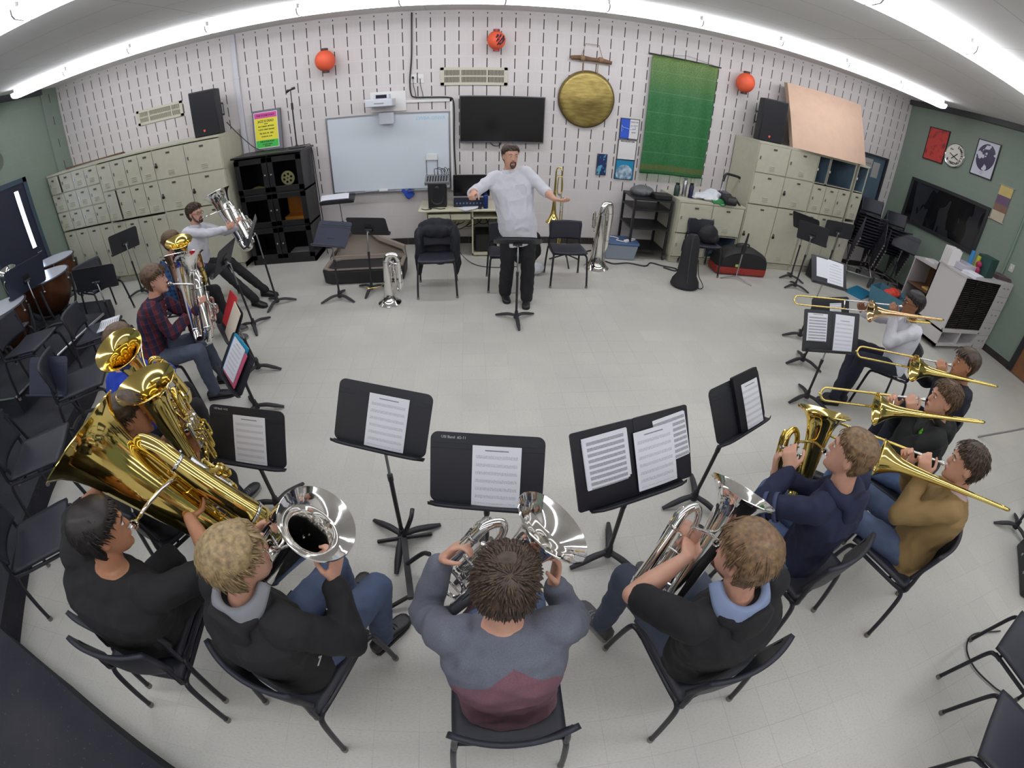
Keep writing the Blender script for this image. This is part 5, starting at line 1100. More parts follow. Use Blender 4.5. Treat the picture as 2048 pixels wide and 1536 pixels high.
def cradle():
    r=thing('horn_stand','low black horn stand with cradle arms on the floor by the worn music stand','stand',(-.10,.93,0),10)
    MB().b6(-.22,.22,-.018,.018,.06,.095).build('cross_beam',M_BLACK,r,False)
    for s in (-1,1):
        for t in (-1,1): MB().tube([(s*.2,0,.075),(s*.24,t*.17,.014)],.014,6).build('leg',M_BLACK,r)
    MB().tube(smooth_path([(-.2,0,.09),(-.24,.06,.2),(-.3,.08,.22)],4),.014,8).build('cradle_arm',M_BLACK,r); MB().tube(smooth_path([(.0,0,.09),(-.01,.1,.16),(.05,.14,.24)],4),.014,8).build('cradle_arm',M_BLACK,r)
cradle()
def metal(name,col,rough,bump=0):
    t=NT(name); c=t.coord(); n=t.noise(c,9,3); t.set(Base_Color=(*col,1),Metallic=1,Roughness=t.m('ADD',rough,t.m('MULTIPLY',t.ramp(n,.4,.8),.06))); return t.mat
M_BRASS=metal('lacquered_brass',(.80,.62,.20),.07); M_SILVER=metal('silver_plate',(.90,.885,.86),.05); M_BRASSD=metal('old_brass',(.70,.55,.22),.16); M_ROSE=metal('rose_brass',(.80,.55,.30),.08); M_NICKEL=metal('nickel',(.78,.78,.76),.10)
HORNS={}
def horn(key,name,label,c,n,M,R_=.145,L=.62,gold=True,side=1,tuba=False,nv=3,valve=(0,0),group=None,cat=None,mouth=True):
    """c rim centre, n bell axis, M mouth point; side=+1 bell on the player's right. Local X player's right, Y away, Z bell axis"""
    c=V(c); n=V(n).normalized(); M=V(M); y=c-M; y=(y-n*y.dot(n)).normalized(); x=y.cross(n); Mw=basis(c,x,y,n); inv=Mw.inverted()
    r=thing(name,label,cat or ('tuba' if tuba else 'euphonium'),None,None,group,M=Mw); mb_=M_BRASS if gold else M_SILVER; k=1.42 if tuba else 1.0
    ro=L/.62; s=side
    pz=[0,.004,.012,.03,.06,.10,.16,.24,.34,.44,.53]; pr_=[1,.97,.90,.78,.68,.60,.54,.48,.42,.36,.31] if tuba else [1,.965,.885,.72,.575,.485,.415,.355,.305,.265,.235]
    # bell: inside then outside
    P_in=[(R_*b-.0015,-a*ro) for a,b in zip(pz,pr_)][::-1]; P_out=[(R_*b+.001,-a*ro-.0015) for a,b in zip(pz,pr_)]
    rim=[(R_+.002,-.001),(R_+.0035,-.004),(R_+.0015,-.006)]
    b=MB().lathe([(q,z) for q,z in P_in]+[(R_,.001)]+rim+P_out,None,56,caps=False); b.build('bell',mb_,r,True,angle=70)
    rb=R_*(.31 if tuba else .235); zb=-.53*ro; dx=-s*(R_*.95+.02 if not tuba else R_*.80); zl=-L
    path=[(0,0,zb+.01),(0,0,zb),(dx*.03,0,zb-.03*ro),(dx*.18,0,zl+.012),(dx*.5,0,zl),(dx*.82,0,zl+.012),(dx*.97,0,zb-.03*ro),(dx,0,zb),(dx,.0,zb*.7),(dx,.004,-.26*ro),(dx*.98,.01,-.19*ro),(dx*.80,.03,-.15*ro),(dx*.62,.045,-.19*ro),(dx*.58,.05,-.27*ro),(dx*.58,.05,-.40*ro)]
    rr=[rb,rb,rb,rb*.98,rb*.94,rb*.9,rb*.86,rb*.82,rb*.72,rb*.6,rb*.56,rb*.5,rb*.45,rb*.42,rb*.40]
    sp=smooth_path(path,7); MB().tube(sp,lerp_list(rr,len(sp)),18).build('body_tubing',mb_,r,True,angle=80)
    for (px_,pzz) in ((0,zb),(dx,zb),(dx,-.26*ro)):
        rr_=rb*1.04 if px_==0 else rb*(.86 if pzz==zb else .63); MB().lathe([(rr_,-.008),(rr_+.002,0),(rr_,.008)],Matrix.Translation((px_,0 if pzz==zb else .004,pzz)),20,caps=False).build('ferrule',M_NICKEL,r)
    # valve cluster in front of the tubing
    vx0=dx*.48+valve[0]; vy=.075*k+valve[1]; vz=-.30*ro
    vr=.0155*k; vl=.15*k; sp_=.037*k
    for i in range(nv):
        xx=vx0+s*(i-(nv-1)/2)*sp_
        v=MB().cyl((xx,vy,vz),(xx,vy,vz-vl),vr,16).lathe([(vr*1.12,-.006),(vr*1.15,.006),(vr*.5,.012)],Matrix.Translation((xx,vy,vz)),16).lathe([(vr*.6,-.012),(vr*1.15,-.006),(vr*1.12,.006)],Matrix.Translation((xx,vy,vz-vl)),16).build('valve',M_NICKEL if gold else M_SILVER,r)
        MB().cyl((xx,vy,vz+.01),(xx,vy,vz+.04*k),.0035,8).cyl((xx,vy,vz+.04*k),(xx,vy,vz+.046*k),.0105*k,14).build('button',M_NICKEL,v)
        h=.07+.05*i; q=[(xx,vy+vr,vz-.04*k),(xx,vy+vr+.03,vz-.04*k),(xx,vy+vr+.04,vz-.055*k),(xx,vy+vr+.04,vz-.055*k-h*k),(xx+.012*k,vy+vr+.04,vz-.07*k-h*k),(xx+.024*k,vy+vr+.04,vz-.055*k-h*k),(xx+.024*k,vy+vr+.035,vz-.09*k),(xx+.016*k,vy+vr*.6,vz-.09*k)]
        MB().tube(smooth_path(q,4),.0075*k,8).build('valve_slide',mb_,r)
    q=[(vx0-s*(nv*.5)*sp_,vy,vz-.1*k),(vx0-s*(nv*.5+.9)*sp_,vy,vz-.1*k),(dx*1.12,.04,vz-.06),(dx*1.16,.02,vz+.06*k),(dx*1.10,.03,vz+.12*k),(dx*.95,.05,vz+.10*k)]
    MB().tube(smooth_path(q,5),.0085*k,8).build('main_slide',mb_,r)
    q=[(dx*.86,.02,zb*.98),(dx*.86,.06*k,zb*.9),(dx*.3,.07*k,zb*.94),(dx*.28,.06*k,zb*1.05),(dx*.8,.05*k,zb*1.06)]
    MB().tube(smooth_path(q,5),.009*k,8).build('tuning_slide',mb_,r)
    for zz in (-.34,-.47): MB().tube([(0,.0,zz*ro),(dx,0.0,zz*ro)],.004,6).build('brace',mb_,r)
    # leadpipe from the mouth round the bell throat to the valves
    m=inv@M; rz=max(-.42*ro,min(-.12*ro,m.z-.02)); rad=R_*.42+.012
    if mouth:
        d=V((0,-rad-.02,rz))-m; d=d.normalized() if d.length>.02 else V((0,1,0))
        e=m+d*.075; q=[e,m.lerp(V((s*.0,-rad-.02,rz)),.6),(-s*.02,-rad-.012,rz),(-s*(rad*.9),-rad*.55,rz-.02),(-s*(rad+.02),.0,rz-.05),(vx0+s*.5*(nv+.3)*sp_*0+0,vy-.02,vz-.06)]
        sp=smooth_path(q,6); MB().tube(sp,lerp_list([.006*k,.0065*k,.007*k,.0075*k,.008*k,.0085*k],len(sp)),10).build('leadpipe',M_SILVER if not gold or tuba else mb_,r)
        f=frame(d); mo=MB().lathe([(.009*k,.006),(.0145*k,.0),(.0155*k,.003),(.0145*k,.008),(.012*k,.02),(.0065*k,.034),(.0055*k,.05),(.0068*k,.08)],basis(m,*f),18,caps=False); mo.build('mouthpiece',M_SILVER,r)
    HORNS[key]=dict(M=Mw,valve=Mw@V((vx0,vy,vz+.03*k)),hold=Mw@V((dx,-.01,-.36*ro)),bellside=Mw@V((s*R_*.3,.0,-.2*ro)),low=Mw@V((dx*.9,0,zb)),axis=lambda p,Mw=Mw,inv=inv:Mw@V((0,0,(inv@V(p)).z)),tube=lambda p,Mw=Mw,inv=inv,dx=dx:Mw@V((dx,0,(inv@V(p)).z)))
    return r
def trombone(key,label,M,d,ext=0,gold=True,up=None,group=None,bl=(-.14,-.03),fatt=False,rose=False):
    M=V(M); y=V(d).normalized(); x=y.cross(V((0,0,1))).normalized() if up is None else y.cross(V(up)).normalized(); z=x.cross(y); Mw=basis(M,x,y,z)
    r=thing('trombone',label,'trombone',None,None,group,M=Mw); mb_=M_BRASS; sx,sz=-.045,-.075
    MB().lathe([(.008,.006),(.0125,0),(.0135,.003),(.0125,.008),(.0105,.018),(.0055,.03),(.005,.045),(.006,.075)],basis((0,0,0),(1,0,0),(0,0,1),(0,1,0)) @ Matrix.Identity(4) if False else basis((0,0,0),(0,0,1),(1,0,0),(0,1,0)),18,caps=False).build('mouthpiece',M_SILVER,r)
    MB().tube([(0,.06,0),(0,.30,0)],.0066,12).tube([(sx,.10,sz),(sx,.30,sz)],.0066,12).tube([(0,.09,0),(0,.16,0)],.0085,12).build('inner_slide',M_NICKEL,r)
    MB().tube([(0,.115,0),(sx,.115,sz)],.0045,8).build('slide_brace',M_NICKEL,r)
    e=.70+ext; o=MB(); bow=[(0,.19+ext,0),(0,e-.03,0)]+[(sx*(.5-.5*math.cos(t)),e-.03+.045*math.sin(t),sz*(.5-.5*math.cos(t))) for t in [PI*i/10 for i in range(1,10)]]+[(sx,e-.03,sz),(sx,.19+ext,sz)]
    o.tube(bow,.0077,12); o.ell((sx*.5,e+.022,sz*.5),(.007,.012,.007)); o.build('outer_slide',mb_,r)
    if ext: MB().tube([(0,.12,0),(0,.2+ext,0)],.0066,10).tube([(sx,.12,sz),(sx,.2+ext,sz)],.0066,10).build('slide_stocking',M_NICKEL,r)
    MB().tube([(0,.205+ext,0),(sx,.205+ext,sz)],.005,8).build('hand_brace',M_NICKEL,r)
    bx,bz=bl; g=-.36
    # gooseneck back to the tuning slide and forward to the bell
    q=[(sx,.12,sz),(sx,.05,sz),(sx-.005,-.1,sz),(sx-.012,g,sz)]
    MB().tube(smooth_path(q,5),.0085,12).build('gooseneck',mb_,r)
    n_=11; a0=V((sx-.012,g,sz)); b0=V((bx,g,bz)); t=[a0+V((0,.06,0)),a0]+[a0.lerp(b0,.5-.5*math.cos(PI*i/n_))+V((0,-.065*math.sin(PI*i/n_),0)) for i in range(1,n_)]+[b0,b0+V((0,.06,0))]
    MB().tube(t,.0098,12).build('tuning_slide',mb_,r); MB().tube([a0+V((0,.05,0)),b0+V((0,.05,0))],.004,8).tube([V((sx,.02,sz)),V((bx,.02,bz))],.004,8).build('brace',mb_,r)
    if fatt:
        w=[(sx-.01,-.04,sz),(sx-.06,-.07,sz-.02),(sx-.06,-.28,sz-.02),(sx-.03,-.30,sz-.03),(sx-.01,-.28,sz-.03),(sx-.0,-.1,sz-.03),(sx-.04,-.06,sz-.03)]; MB().tube(smooth_path(w,5),.008,10).build('trigger_tubing',mb_,r); MB().cyl((sx-.03,-.05,sz-.05),(sx-.03,-.05,sz+.02),.022,16).build('rotor_valve',M_NICKEL,r)
    pf=[(.106,0),(.1035,.006),(.094,.02),(.076,.045),(.055,.085),(.04,.13),(.03,.20),(.0235,.3),(.018,.42),(.0135,.55),(.0105,.70),(.0098,.73)]
    Mb=basis((bx,.37,bz),(1,0,0),(0,0,1),(0,-1,0))
    MB().lathe([(a-.0012,b) for a,b in pf][::-1]+[(.107,-.001),(.1085,.002),(.107,.004)]+[(a+.0006,b+.001) for a,b in pf],Mb,40,caps=False).build('bell',M_ROSE if rose else mb_,r,True,angle=70)
    HORNS[key]=dict(M=Mw,lhand=Mw@V((sx*.5-.01,.10,sz*.5)),rhand=Mw@V((sx*.5,.205+ext,sz*.6)),y=y,x=x,z=z)
    return r
# head centres and mouths of the players
HEADS=dict(P1=(-3.28,4.92,1.25),P2=(-2.42,2.76,1.20),P3=(-2.96,3.86,1.20),P4=(-1.98,1.70,1.20),P5=(-1.39,.98,1.19),P6=(-1.09,.31,1.20),P7=(-.46,.26,1.20),P8=(.395,.20,1.20),P9=(1.18,.20,1.20),P10=(1.97,.58,1.20))
LOOK=dict(P1=-15,P2=20,P3=5,P4=44,P5=40,P6=50,P7=48,P8=72,P9=112,P10=122)
def mouth(k,pitch=-4):
    h=V(HEADS[k]); a=R(LOOK[k]); return h+V((math.cos(a),math.sin(a),0))*.112+V((0,0,-.062))
G1='brass horns of the players'
horn('P8','euphonium','silver euphonium in front of the player in grey and maroon',(.554,.365,1.247),(.604,.14,.784),mouth('P8'),.14,.62,False)
horn('P7','euphonium','silver euphonium with its wide bell mouth turned to the camera, held by the blond player',(-.237,.456,1.157),(.615,.006,.788),mouth('P7'),.146,.62,False)
horn('P9','euphonium','silver euphonium of the player with the grey-blue hood lining',(1.337,.497,1.158),(.438,.349,.829),mouth('P9'),.145,.64,False)
horn('P10','euphonium','gold euphonium of the player in the navy hoodie',(2.147,.974,1.117),(.16,.40,.90),mouth('P10'),.15,.58,True)
horn('P6','tuba','big gold tuba tilted across the player in black',(-1.31,.61,1.40),(-.57,-.05,.82),mouth('P6'),.235,.95,True,-1,True,4)
horn('P5','euphonium','gold euphonium of the player in charcoal, front one of two with mirror-like bell mouths',(-1.254,1.048,1.34),(-.03,-.06,.997),mouth('P5'),.158,.69,True)
horn('P4','euphonium','gold euphonium of the player in blue, rear one of two with mirror-like bell mouths',(-1.687,1.38,1.34),(.08,-.36,.93),mouth('P4'),.152,.68,True)
horn('P3','euphonium','gold euphonium half hidden behind the upright silver tuba',(-2.753,3.701,1.25),(.15,-.22,.96),mouth('P3'),.15,.62,True)
horn('P2','tuba','tall silver tuba held upright by the player in the plaid shirt',(-2.286,3.045,1.311),(-.10,.32,.94),mouth('P2'),.21,.80,False,-1,True,3)
horn('P1','tuba','silver tuba of the bespectacled player in the white shirt',(-3.10,5.26,1.42),(-.36,.10,.93),mouth('P1'),.195,.86,False,-1,True,4)
trombone('P11','trombone of the player in the tan jacket, nearest the camera',(2.786,.52,1.08),(math.cos(R(129))*math.cos(R(9)),math.sin(R(129))*math.cos(R(9)),-math.sin(R(9))),0)
trombone('P12','trombone of the player with the green leaf',(3.20,1.05,1.08),(math.cos(R(147))*math.cos(R(13)),math.sin(R(147))*math.cos(R(13)),-math.sin(R(13))),.02)
trombone('P13','trombone of the dark-haired player in navy, third from the camera',(4.045,1.436,1.08),(math.cos(R(147))*math.cos(R(8)),math.sin(R(147))*math.cos(R(8)),-math.sin(R(8))),.12)
trombone('P14','trombone with a trigger of the player in white, farthest from the camera',(4.382,2.369,1.12),(math.cos(R(151))*math.cos(R(11)),math.sin(R(151))*math.cos(R(11)),-math.sin(R(11))),.40,fatt=True,rose=True)
# instruments standing about
horn('E1','euphonium','silver euphonium standing bell down on the floor below the open case',(-.69,4.52,.004),(0.0,0,-1),(-.69,4.3,.3),.14,.62,False,1,mouth=False,group=None)
MB_=MB().lathe([(.012,.0),(.014,.004),(.006,.03),(.007,.07)],basis((-.95,4.52,.20),*frame((1,.05,.1))),14,caps=False).tube([(-.88,4.523,.207),(-.78,4.53,.22),(-.72,4.53,.30)],.006,8); o=MB_.build('loose_mouthpiece',M_BRASSD); tag(o,'brass mouthpiece and pipe sticking out from the standing silver euphonium','mouthpiece')
horn('E2','tuba','silver tuba standing bell down on the floor behind the right empty chair',(2.18,5.66,.004),(0,0,-1),(2.4,5.2,.4),.185,.95,False,1,True,3,mouth=False)
horn('E3','euphonium','silver horn standing at the far left behind the timpani',(-6.55,4.25,1.12),(.1,-.25,.96),(-6.4,4.0,1.1),.15,.72,False,1,mouth=False)
trombone('E4','gold bass trombone hanging upright on a stand behind the right empty chair',(1.62,5.78,1.02),(0,0,-1),0,up=(0,1,0),fatt=True,bl=(-.13,-.03))
r=thing('trombone_stand','black three-legged stand that carries the gold bass trombone','stand',(1.74,5.82,0))
for i in range(3):
    a=R(30+120*i); MB().tube([(0,0,.14),(.26*math.cos(a),.26*math.sin(a),.012)],.011,8).build('leg',M_BLACK,r)
MB().tube([(0,0,.1),(0,0,.60)],.011,8).build('pole',M_BLACK,r)
def skin(name,c): 
    t=NT(name); co=t.coord(); n=t.noise(co,14,3); base=t.mix(t.ramp(n,.35,.7),c,tuple(a*f for a,f in zip(c,(.94,.84,.80)))); t.set(Base_Color=base,Roughness=.5); t.b.inputs['Subsurface Weight'].default_value=.06; t.b.inputs['Subsurface Radius'].default_value=(.012,.005,.003); t.b.inputs['Subsurface Scale'].default_value=1.0; return t.mat
SK_L=skin('skin_fair',srgb(206,160,138)); SK_M=skin('skin_tan',srgb(178,128,98)); SK_D=skin('skin_brown',srgb(140,98,72))
M_EYEW=pm('eye_white',srgb(214,210,206),.25); M_EYED=pm('eye_dark',srgb(40,30,26),.2); M_LIP=pm('lip',srgb(166,98,88),.5)
def cloth(name,c,var=.06,fuzz=.25): 
    t=NT(name); co=t.coord(); n=t.noise(co,6,3); f=t.noise(co,320,2); base=t.mix(t.ramp(n,.3,.7),tuple(a*(1-var) for a in c),tuple(min(1,a*(1+var)) for a in c)); base=t.mix(t.m('MULTIPLY',f,fuzz*.5),base,tuple(min(1,a*1.35+.01) for a in c)); t.bump(t.noise(co,500,2),.25,.002); t.set(Base_Color=base,Roughness=.85); return t.mat
def denim(name,c):
    t=NT(name); co=t.coord(); n=t.noise(co,5,3); w=t.noise(t.scaled(co,(600,600,200)),1,1); base=t.mix(t.ramp(n,.3,.75),c,tuple(min(1,a*1.7+.01) for a in c)); base=t.mix(t.m('MULTIPLY',w,.25),base,srgb(150,165,190)); t.set(Base_Color=base,Roughness=.8); return t.mat
def plaid(name,ca,cb,cc,s):
    t=NT(name); co=t.coord(); x,y,z=t.xyz(co); u=t.m('ADD',t.m('MULTIPLY',x,.8),t.m('MULTIPLY',y,.6))
    def st(a,p): return t.m('GREATER_THAN',t.m('FRACT',t.m('DIVIDE',a,p)),.5)
    a,b=st(u,s),st(z,s); base=t.mix(a,ca,cb); base=t.mix(t.m('MULTIPLY',b,.6),base,cc); th=t.m('MAXIMUM',t.m('LESS_THAN',t.m('FRACT',t.m('DIVIDE',u,s)),.06),t.m('LESS_THAN',t.m('FRACT',t.m('DIVIDE',z,s)),.06)); base=t.mix(t.m('MULTIPLY',th,.4),base,tuple(min(1,q*2+.03) for q in ca)); t.set(Base_Color=base,Roughness=.85); return t.mat
def hairm(name,c):
    t=NT(name); co=t.coord(); n=t.noise(t.scaled(co,(60,60,60)),1,3); base=t.mix(t.ramp(n,.3,.7),tuple(a*.55 for a in c),tuple(min(1,a*1.35) for a in c)); t.set(Base_Color=base,Roughness=.5); return t.mat
HB=hairm('hair_dark_brown',srgb(70,54,42)); HK=hairm('hair_black',srgb(34,28,28)); HBL=hairm('hair_blond',srgb(150,128,92)); HLB=hairm('hair_light_brown',srgb(118,92,64)); HMB=hairm('hair_mid_brown',srgb(92,70,50))
M_RUB=pm('sole_rubber',srgb(150,148,144),.6); M_SOLEB=pm('sole_black',srgb(26,25,26),.6); M_SHOEB=pm('shoe_black',srgb(30,30,33),.4); M_SHOEG=pm('shoe_grey',srgb(82,80,82),.7); M_GLASS=pm('spectacle_frame',srgb(96,34,36),.35); M_GLASSB=pm('spectacle_black',srgb(30,28,30),.35)
def limb(mb,pts,rad,n=14,k=6,flat=1):
    sp=smooth_path(pts,k); rr=lerp_list(rad,len(sp)); mb.tube(sp,rr,n,flat=flat); mb.ell(sp[0],(rr[0],)*3,n=12,m=8); mb.ell(sp[-1],(rr[-1],)*3,n=12,m=8)
def head_rings(hr=1.0,grow=0,n=28):
    T=[(-.122,.020,.070,.035),(-.114,.034,.083,.012),(-.098,.048,.090,-.02),(-.075,.058,.091,-.045),(-.045,.066,.089,-.068),(-.012,.072,.088,-.088),(.022,.0755,.091,-.099),(.055,.0755,.089,-.101),(.085,.067,.073,-.088),(.107,.048,.047,-.062),(.119,.022,.016,-.028)]
    out=[]
    for z,a,f,b in T:
        cy=(f+b)/2; d=(f-b)/2; a_,d_=a+grow,d+grow; ring=[]
        for i in range(n):
            t=2*PI*i/n; s,c=math.sin(t),math.cos(t); e=.88
            ring.append(V((a_*abs(s)**e*(1 if s>=0 else -1),cy+d_*abs(c)**e*(1 if c>=0 else -1),z+(grow*.8 if z>.1 else 0))))
        out.append(ring)
    return out
def two_bone(S,W,l1,l2,pole):
    S,W=V(S),V(W); d=W-S; L=d.length
    if L>l1+l2-.004: W=S+d*((l1+l2-.004)/L); d=W-S; L=d.length
    u=d.normalized(); a=(l1*l1-l2*l2+L*L)/(2*L); h=math.sqrt(max(0,l1*l1-a*a)); p=V(pole)-u*V(pole).dot(u)
    if p.length<1e-4: p=V((0,0,-1))
    return S+u*a+p.normalized()*h,W
def hand(mb,W,d,nrm,right,curl=.9,spread=.0,point=False,sc=1.0):
    d=V(d).normalized(); nrm=V(nrm); nrm=(nrm-d*nrm.dot(d)).normalized(); s=d.cross(nrm)*(1 if right else -1)
    W=V(W); rings=[]
    for t,w,h in ((-.012,.025,.019),(.015,.030,.018),(.04,.038,.017),(.07,.042,.015),(.092,.040,.012),(.099,.030,.008)):
        c=W+d*t*sc; rings.append([c+s*(w*sc*math.cos(a))+nrm*(h*sc*math.sin(a)) for a in [2*PI*i/14 for i in range(14)]])
    mb.loft(rings)
    for i,(o,L) in enumerate(((.030,.080),(.0105,.088),(-.0095,.082),(-.029,.066))):
        p=W+d*.088*sc+s*o*sc; a=0; pts=[p-d*.012]; dirn=d+s*o*spread*8
        c=curl*(1+.12*i) if not (point and i==0) else .15
        for seg,f,ca in ((.46,.62,0),(.30,.95,1),(.24,.7,2)):
            a+=c*f; v=(dirn.normalized()*math.cos(a)+nrm*math.sin(a)); pts.append(p+dirn*0); p=p+v*L*seg*sc; pts[-1]=p-v*L*seg*sc; 
        pts.append(p); rr=[.0102*sc,.0098*sc,.0088*sc,.008*sc,.007*sc]
        mb.tube(pts,lerp_list(rr,len(pts)),8); mb.ell(pts[-1],(.007*sc,)*3,n=8,m=6)
        for q in pts[1:-1]: mb.ell(q,(.0092*sc,)*3,n=8,m=6)
    p=W+d*.022*sc+s*.024*sc; q=p+(s*.72+d*.6+nrm*.30).normalized()*.046*sc; e=q+(s*.25+d*.75+nrm*(.35+.4*curl)).normalized()*.034*sc; f=e+(d*.8+nrm*(.3+.5*curl)-s*.1).normalized()*.024*sc
    mb.tube([p,q,e,f],[.0135*sc,.0115*sc,.0100*sc,.008*sc],9); [mb.ell(x_,(r_*sc,)*3,n=8,m=6) for x_,r_ in ((q,.0114),(e,.0098),(f,.0082))]
def torso_rings(P,N,rt,fw,sp,fat=1.0,grow=0,belly=0.0,n=24):
    """pelvis centre P, neck base N; list of rings following a curved spine"""
    out=[]; Lr=N-P; ax=Lr.normalized(); f=(fw-ax*fw.dot(ax)).normalized()
    T=[(-.16,.155,.110,0),(-.06,.170,.122,0),(.08,.168,.120,.005),(.25,.160,.115,.008),(.45,.170,.122,.0),(.62,.182,.128,-.008),(.76,.188,.120,-.012),(.86,.172,.102,-.012),(.94,.120,.080,-.006),(1.0,.070,.064,0),(1.05,.058,.058,.004)]
    for t,a,b,o in T:
        bl=belly*math.exp(-((t-.22)/.22)**2); c=P+Lr*t+f*(o-sp*math.sin(min(1,max(0,t))*PI)+bl*.5); ff=fat if t<.8 else 1+(fat-1)*.4
        A,B=a*ff+grow,b*ff+grow+bl*.6
        out.append([c+rt*(A*abs(math.cos(q))**.85*(1 if math.cos(q)>0 else -1))+f*(B*math.sin(q)) for q in [2*PI*i/n for i in range(n)]])
    return out
def hair(par,Hm,mat,seed,thick=.02,line=.075,side=-.015,back=-.085,tuft=420,tl=.05,curly=0,spiky=0,whorl=(0.02,-.055),ori=V((0,0,0)),fringe=0):
    rnd=random.Random(seed); rr=head_rings(); n=28; m=len(rr); mb=MB()
    def surf(i,j): # i around (0=front +y), j along height (float)
        j=max(0,min(m-1.001,j)); a=int(j); f=j-a; k=i%n; k0=int(k); g=k-k0; p=rr[a][k0%n].lerp(rr[a][(k0+1)%n],g); q=rr[a+1][k0%n].lerp(rr[a+1][(k0+1)%n],g); return p.lerp(q,f)
    def lim(i):
        t=2*PI*i/n; c=math.cos(t) # 1 front, -1 back
        if c>.45: return line-(1-c)*.03
        if c>-.25: return .022+(line-.0165-.022)*max(0,c/.45)**1.2
        return .022+(back-.022)*min(1,(-c-.25)/.35)
    cen=V((0,-.01,.03)); NA,NB=56,34; vs=[];idx={}
    for b in range(NB+1):
        for a in range(NA):
            i=a*n/NA; j=1.5+(m-1-1.5)*b/NB; p=surf(i,j); z=p.z; L=lim(i); k=max(0,min(1,(z-L)/.03))
            nn=(p-cen).normalized(); q=p*7+V((seed,0,0)); t=(.003+thick*k)*(1+.16*noise.noise(q*3)+.06*noise.noise(q*8)); 
            if curly: t+=curly*abs(noise.noise(q*6))*k
            vs.append(p+nn*t if z>L-.012 else p-nn*.004)
    top=len(vs); vs.append(V((0,-.008,.121+thick*1.02)))
    fs=[(b*NA+a,b*NA+(a+1)%NA,(b+1)*NA+(a+1)%NA,(b+1)*NA+a) for b in range(NB) for a in range(NA)]+[(NB*NA+a,NB*NA+(a+1)%NA,top) for a in range(NA)]
    mb.add(vs,fs,0,Hm)
    wc=V((whorl[0],whorl[1],.12+thick))
    for _ in range(int(tuft*1.7)):
        i=rnd.random()*n; j=3+(m-4.02)*rnd.random()**.7; p=surf(i,j)
        if p.z<lim(i)+.004: continue
        nn=(p-cen).normalized(); flow=(p-wc); flow=(flow-nn*flow.dot(nn))
        flow=flow.normalized() if flow.length>1e-4 else V((0,1,0)); swirl=nn.cross(flow)*.5; flow=(flow+swirl*(.6 if not spiky else .2)+V((rnd.uniform(-.3,.3),rnd.uniform(-.3,.3),-.12))).normalized()
        L=tl*rnd.uniform(.6,1.15); base=p+nn*(thick*.75); lift=spiky*rnd.uniform(.5,1)+.10
        if curly: 
            q=[base+flow*(L*.3*math.cos(w))+nn*(.010+L*.3*math.sin(w))+nn.cross(flow)*(.004*w) for w in (0,1.3,2.6,3.9,5.0)]
            mb.tube([Hm@x for x in q],[.004,.0045,.0042,.0035,.002],4)
        else:
            q=[base-flow*L*.35-nn*.004,base+nn*(.002+lift*.010),base+flow*L*.4+nn*(.002+lift*.018),base+flow*L*.75+nn*(-.002+lift*.030)-V((0,0,.006))]
            mb.tube([Hm@x for x in q],[.0025,.0040,.0034,.0008],4,flat=.5,up=Hm.to_3x3()@nn)
    for _ in range(fringe):
        x=rnd.uniform(-.06,.06); q=[V((x,.065,.10+thick*.6)),V((x*1.05+.006,.093,.085)),V((x*1.1+.012,.100,.06)),V((x*1.1+.016,.098,.045))]; mb.tube([Hm@a for a in q],[.006,.0075,.006,.001],5,flat=.5)
    mb.v=[v-ori for v in mb.v]
    return mb.build('hair',mat,par,True,angle=180)
def shoe(par,pos,az,mat,sole,name='shoe',ori=V((0,0,0)),pitch=0,sc=1.0):
    M=Matrix.Translation(V(pos)-ori)@Matrix.Rotation(R(az-90),4,'Z')@Matrix.Rotation(R(pitch),4,'X')@Matrix.Scale(sc,4)
    S=[(-.085,.020,.070,.022),(-.075,.034,.085,.022),(-.04,.038,.098,.02),(.0,.039,.092,.02),(.05,.042,.074,.02),(.10,.047,.060,.02),(.145,.046,.052,.02),(.175,.036,.044,.022),(.192,.016,.034,.024)]
    rings=[]
    for y,w,h,b in S: rings.append([(w*math.copysign(abs(math.cos(q))**.7,math.cos(q)),y,b+(h-b)*(.5+.5*math.copysign(abs(math.sin(q))**.8,math.sin(q)))) for q in [2*PI*i/16 for i in range(16)]])
    o=MB().loft(rings,M=M).build(name,mat,par,True,angle=60)
    sr=[[(w*1.06*math.copysign(abs(math.cos(q))**.6,math.cos(q)),y,.0 if math.sin(q)<0 else .026) for q in [2*PI*i/16+.01 for i in range(16)]] for y,w,h,b in S]
    MB().loft(sr,M=M).build('sole',sole,o,True,angle=40)
    l=MB()
    for k in range(4): y=.035+.02*k; l.tube([(-.02,y,.079-.0035*k*2),(0,y+.004,.086-.0035*k*2),(.02,y,.079-.0035*k*2)],.0028,5)
    MB().add([M@v for v in l.v],l.f).build('laces',sole,o)
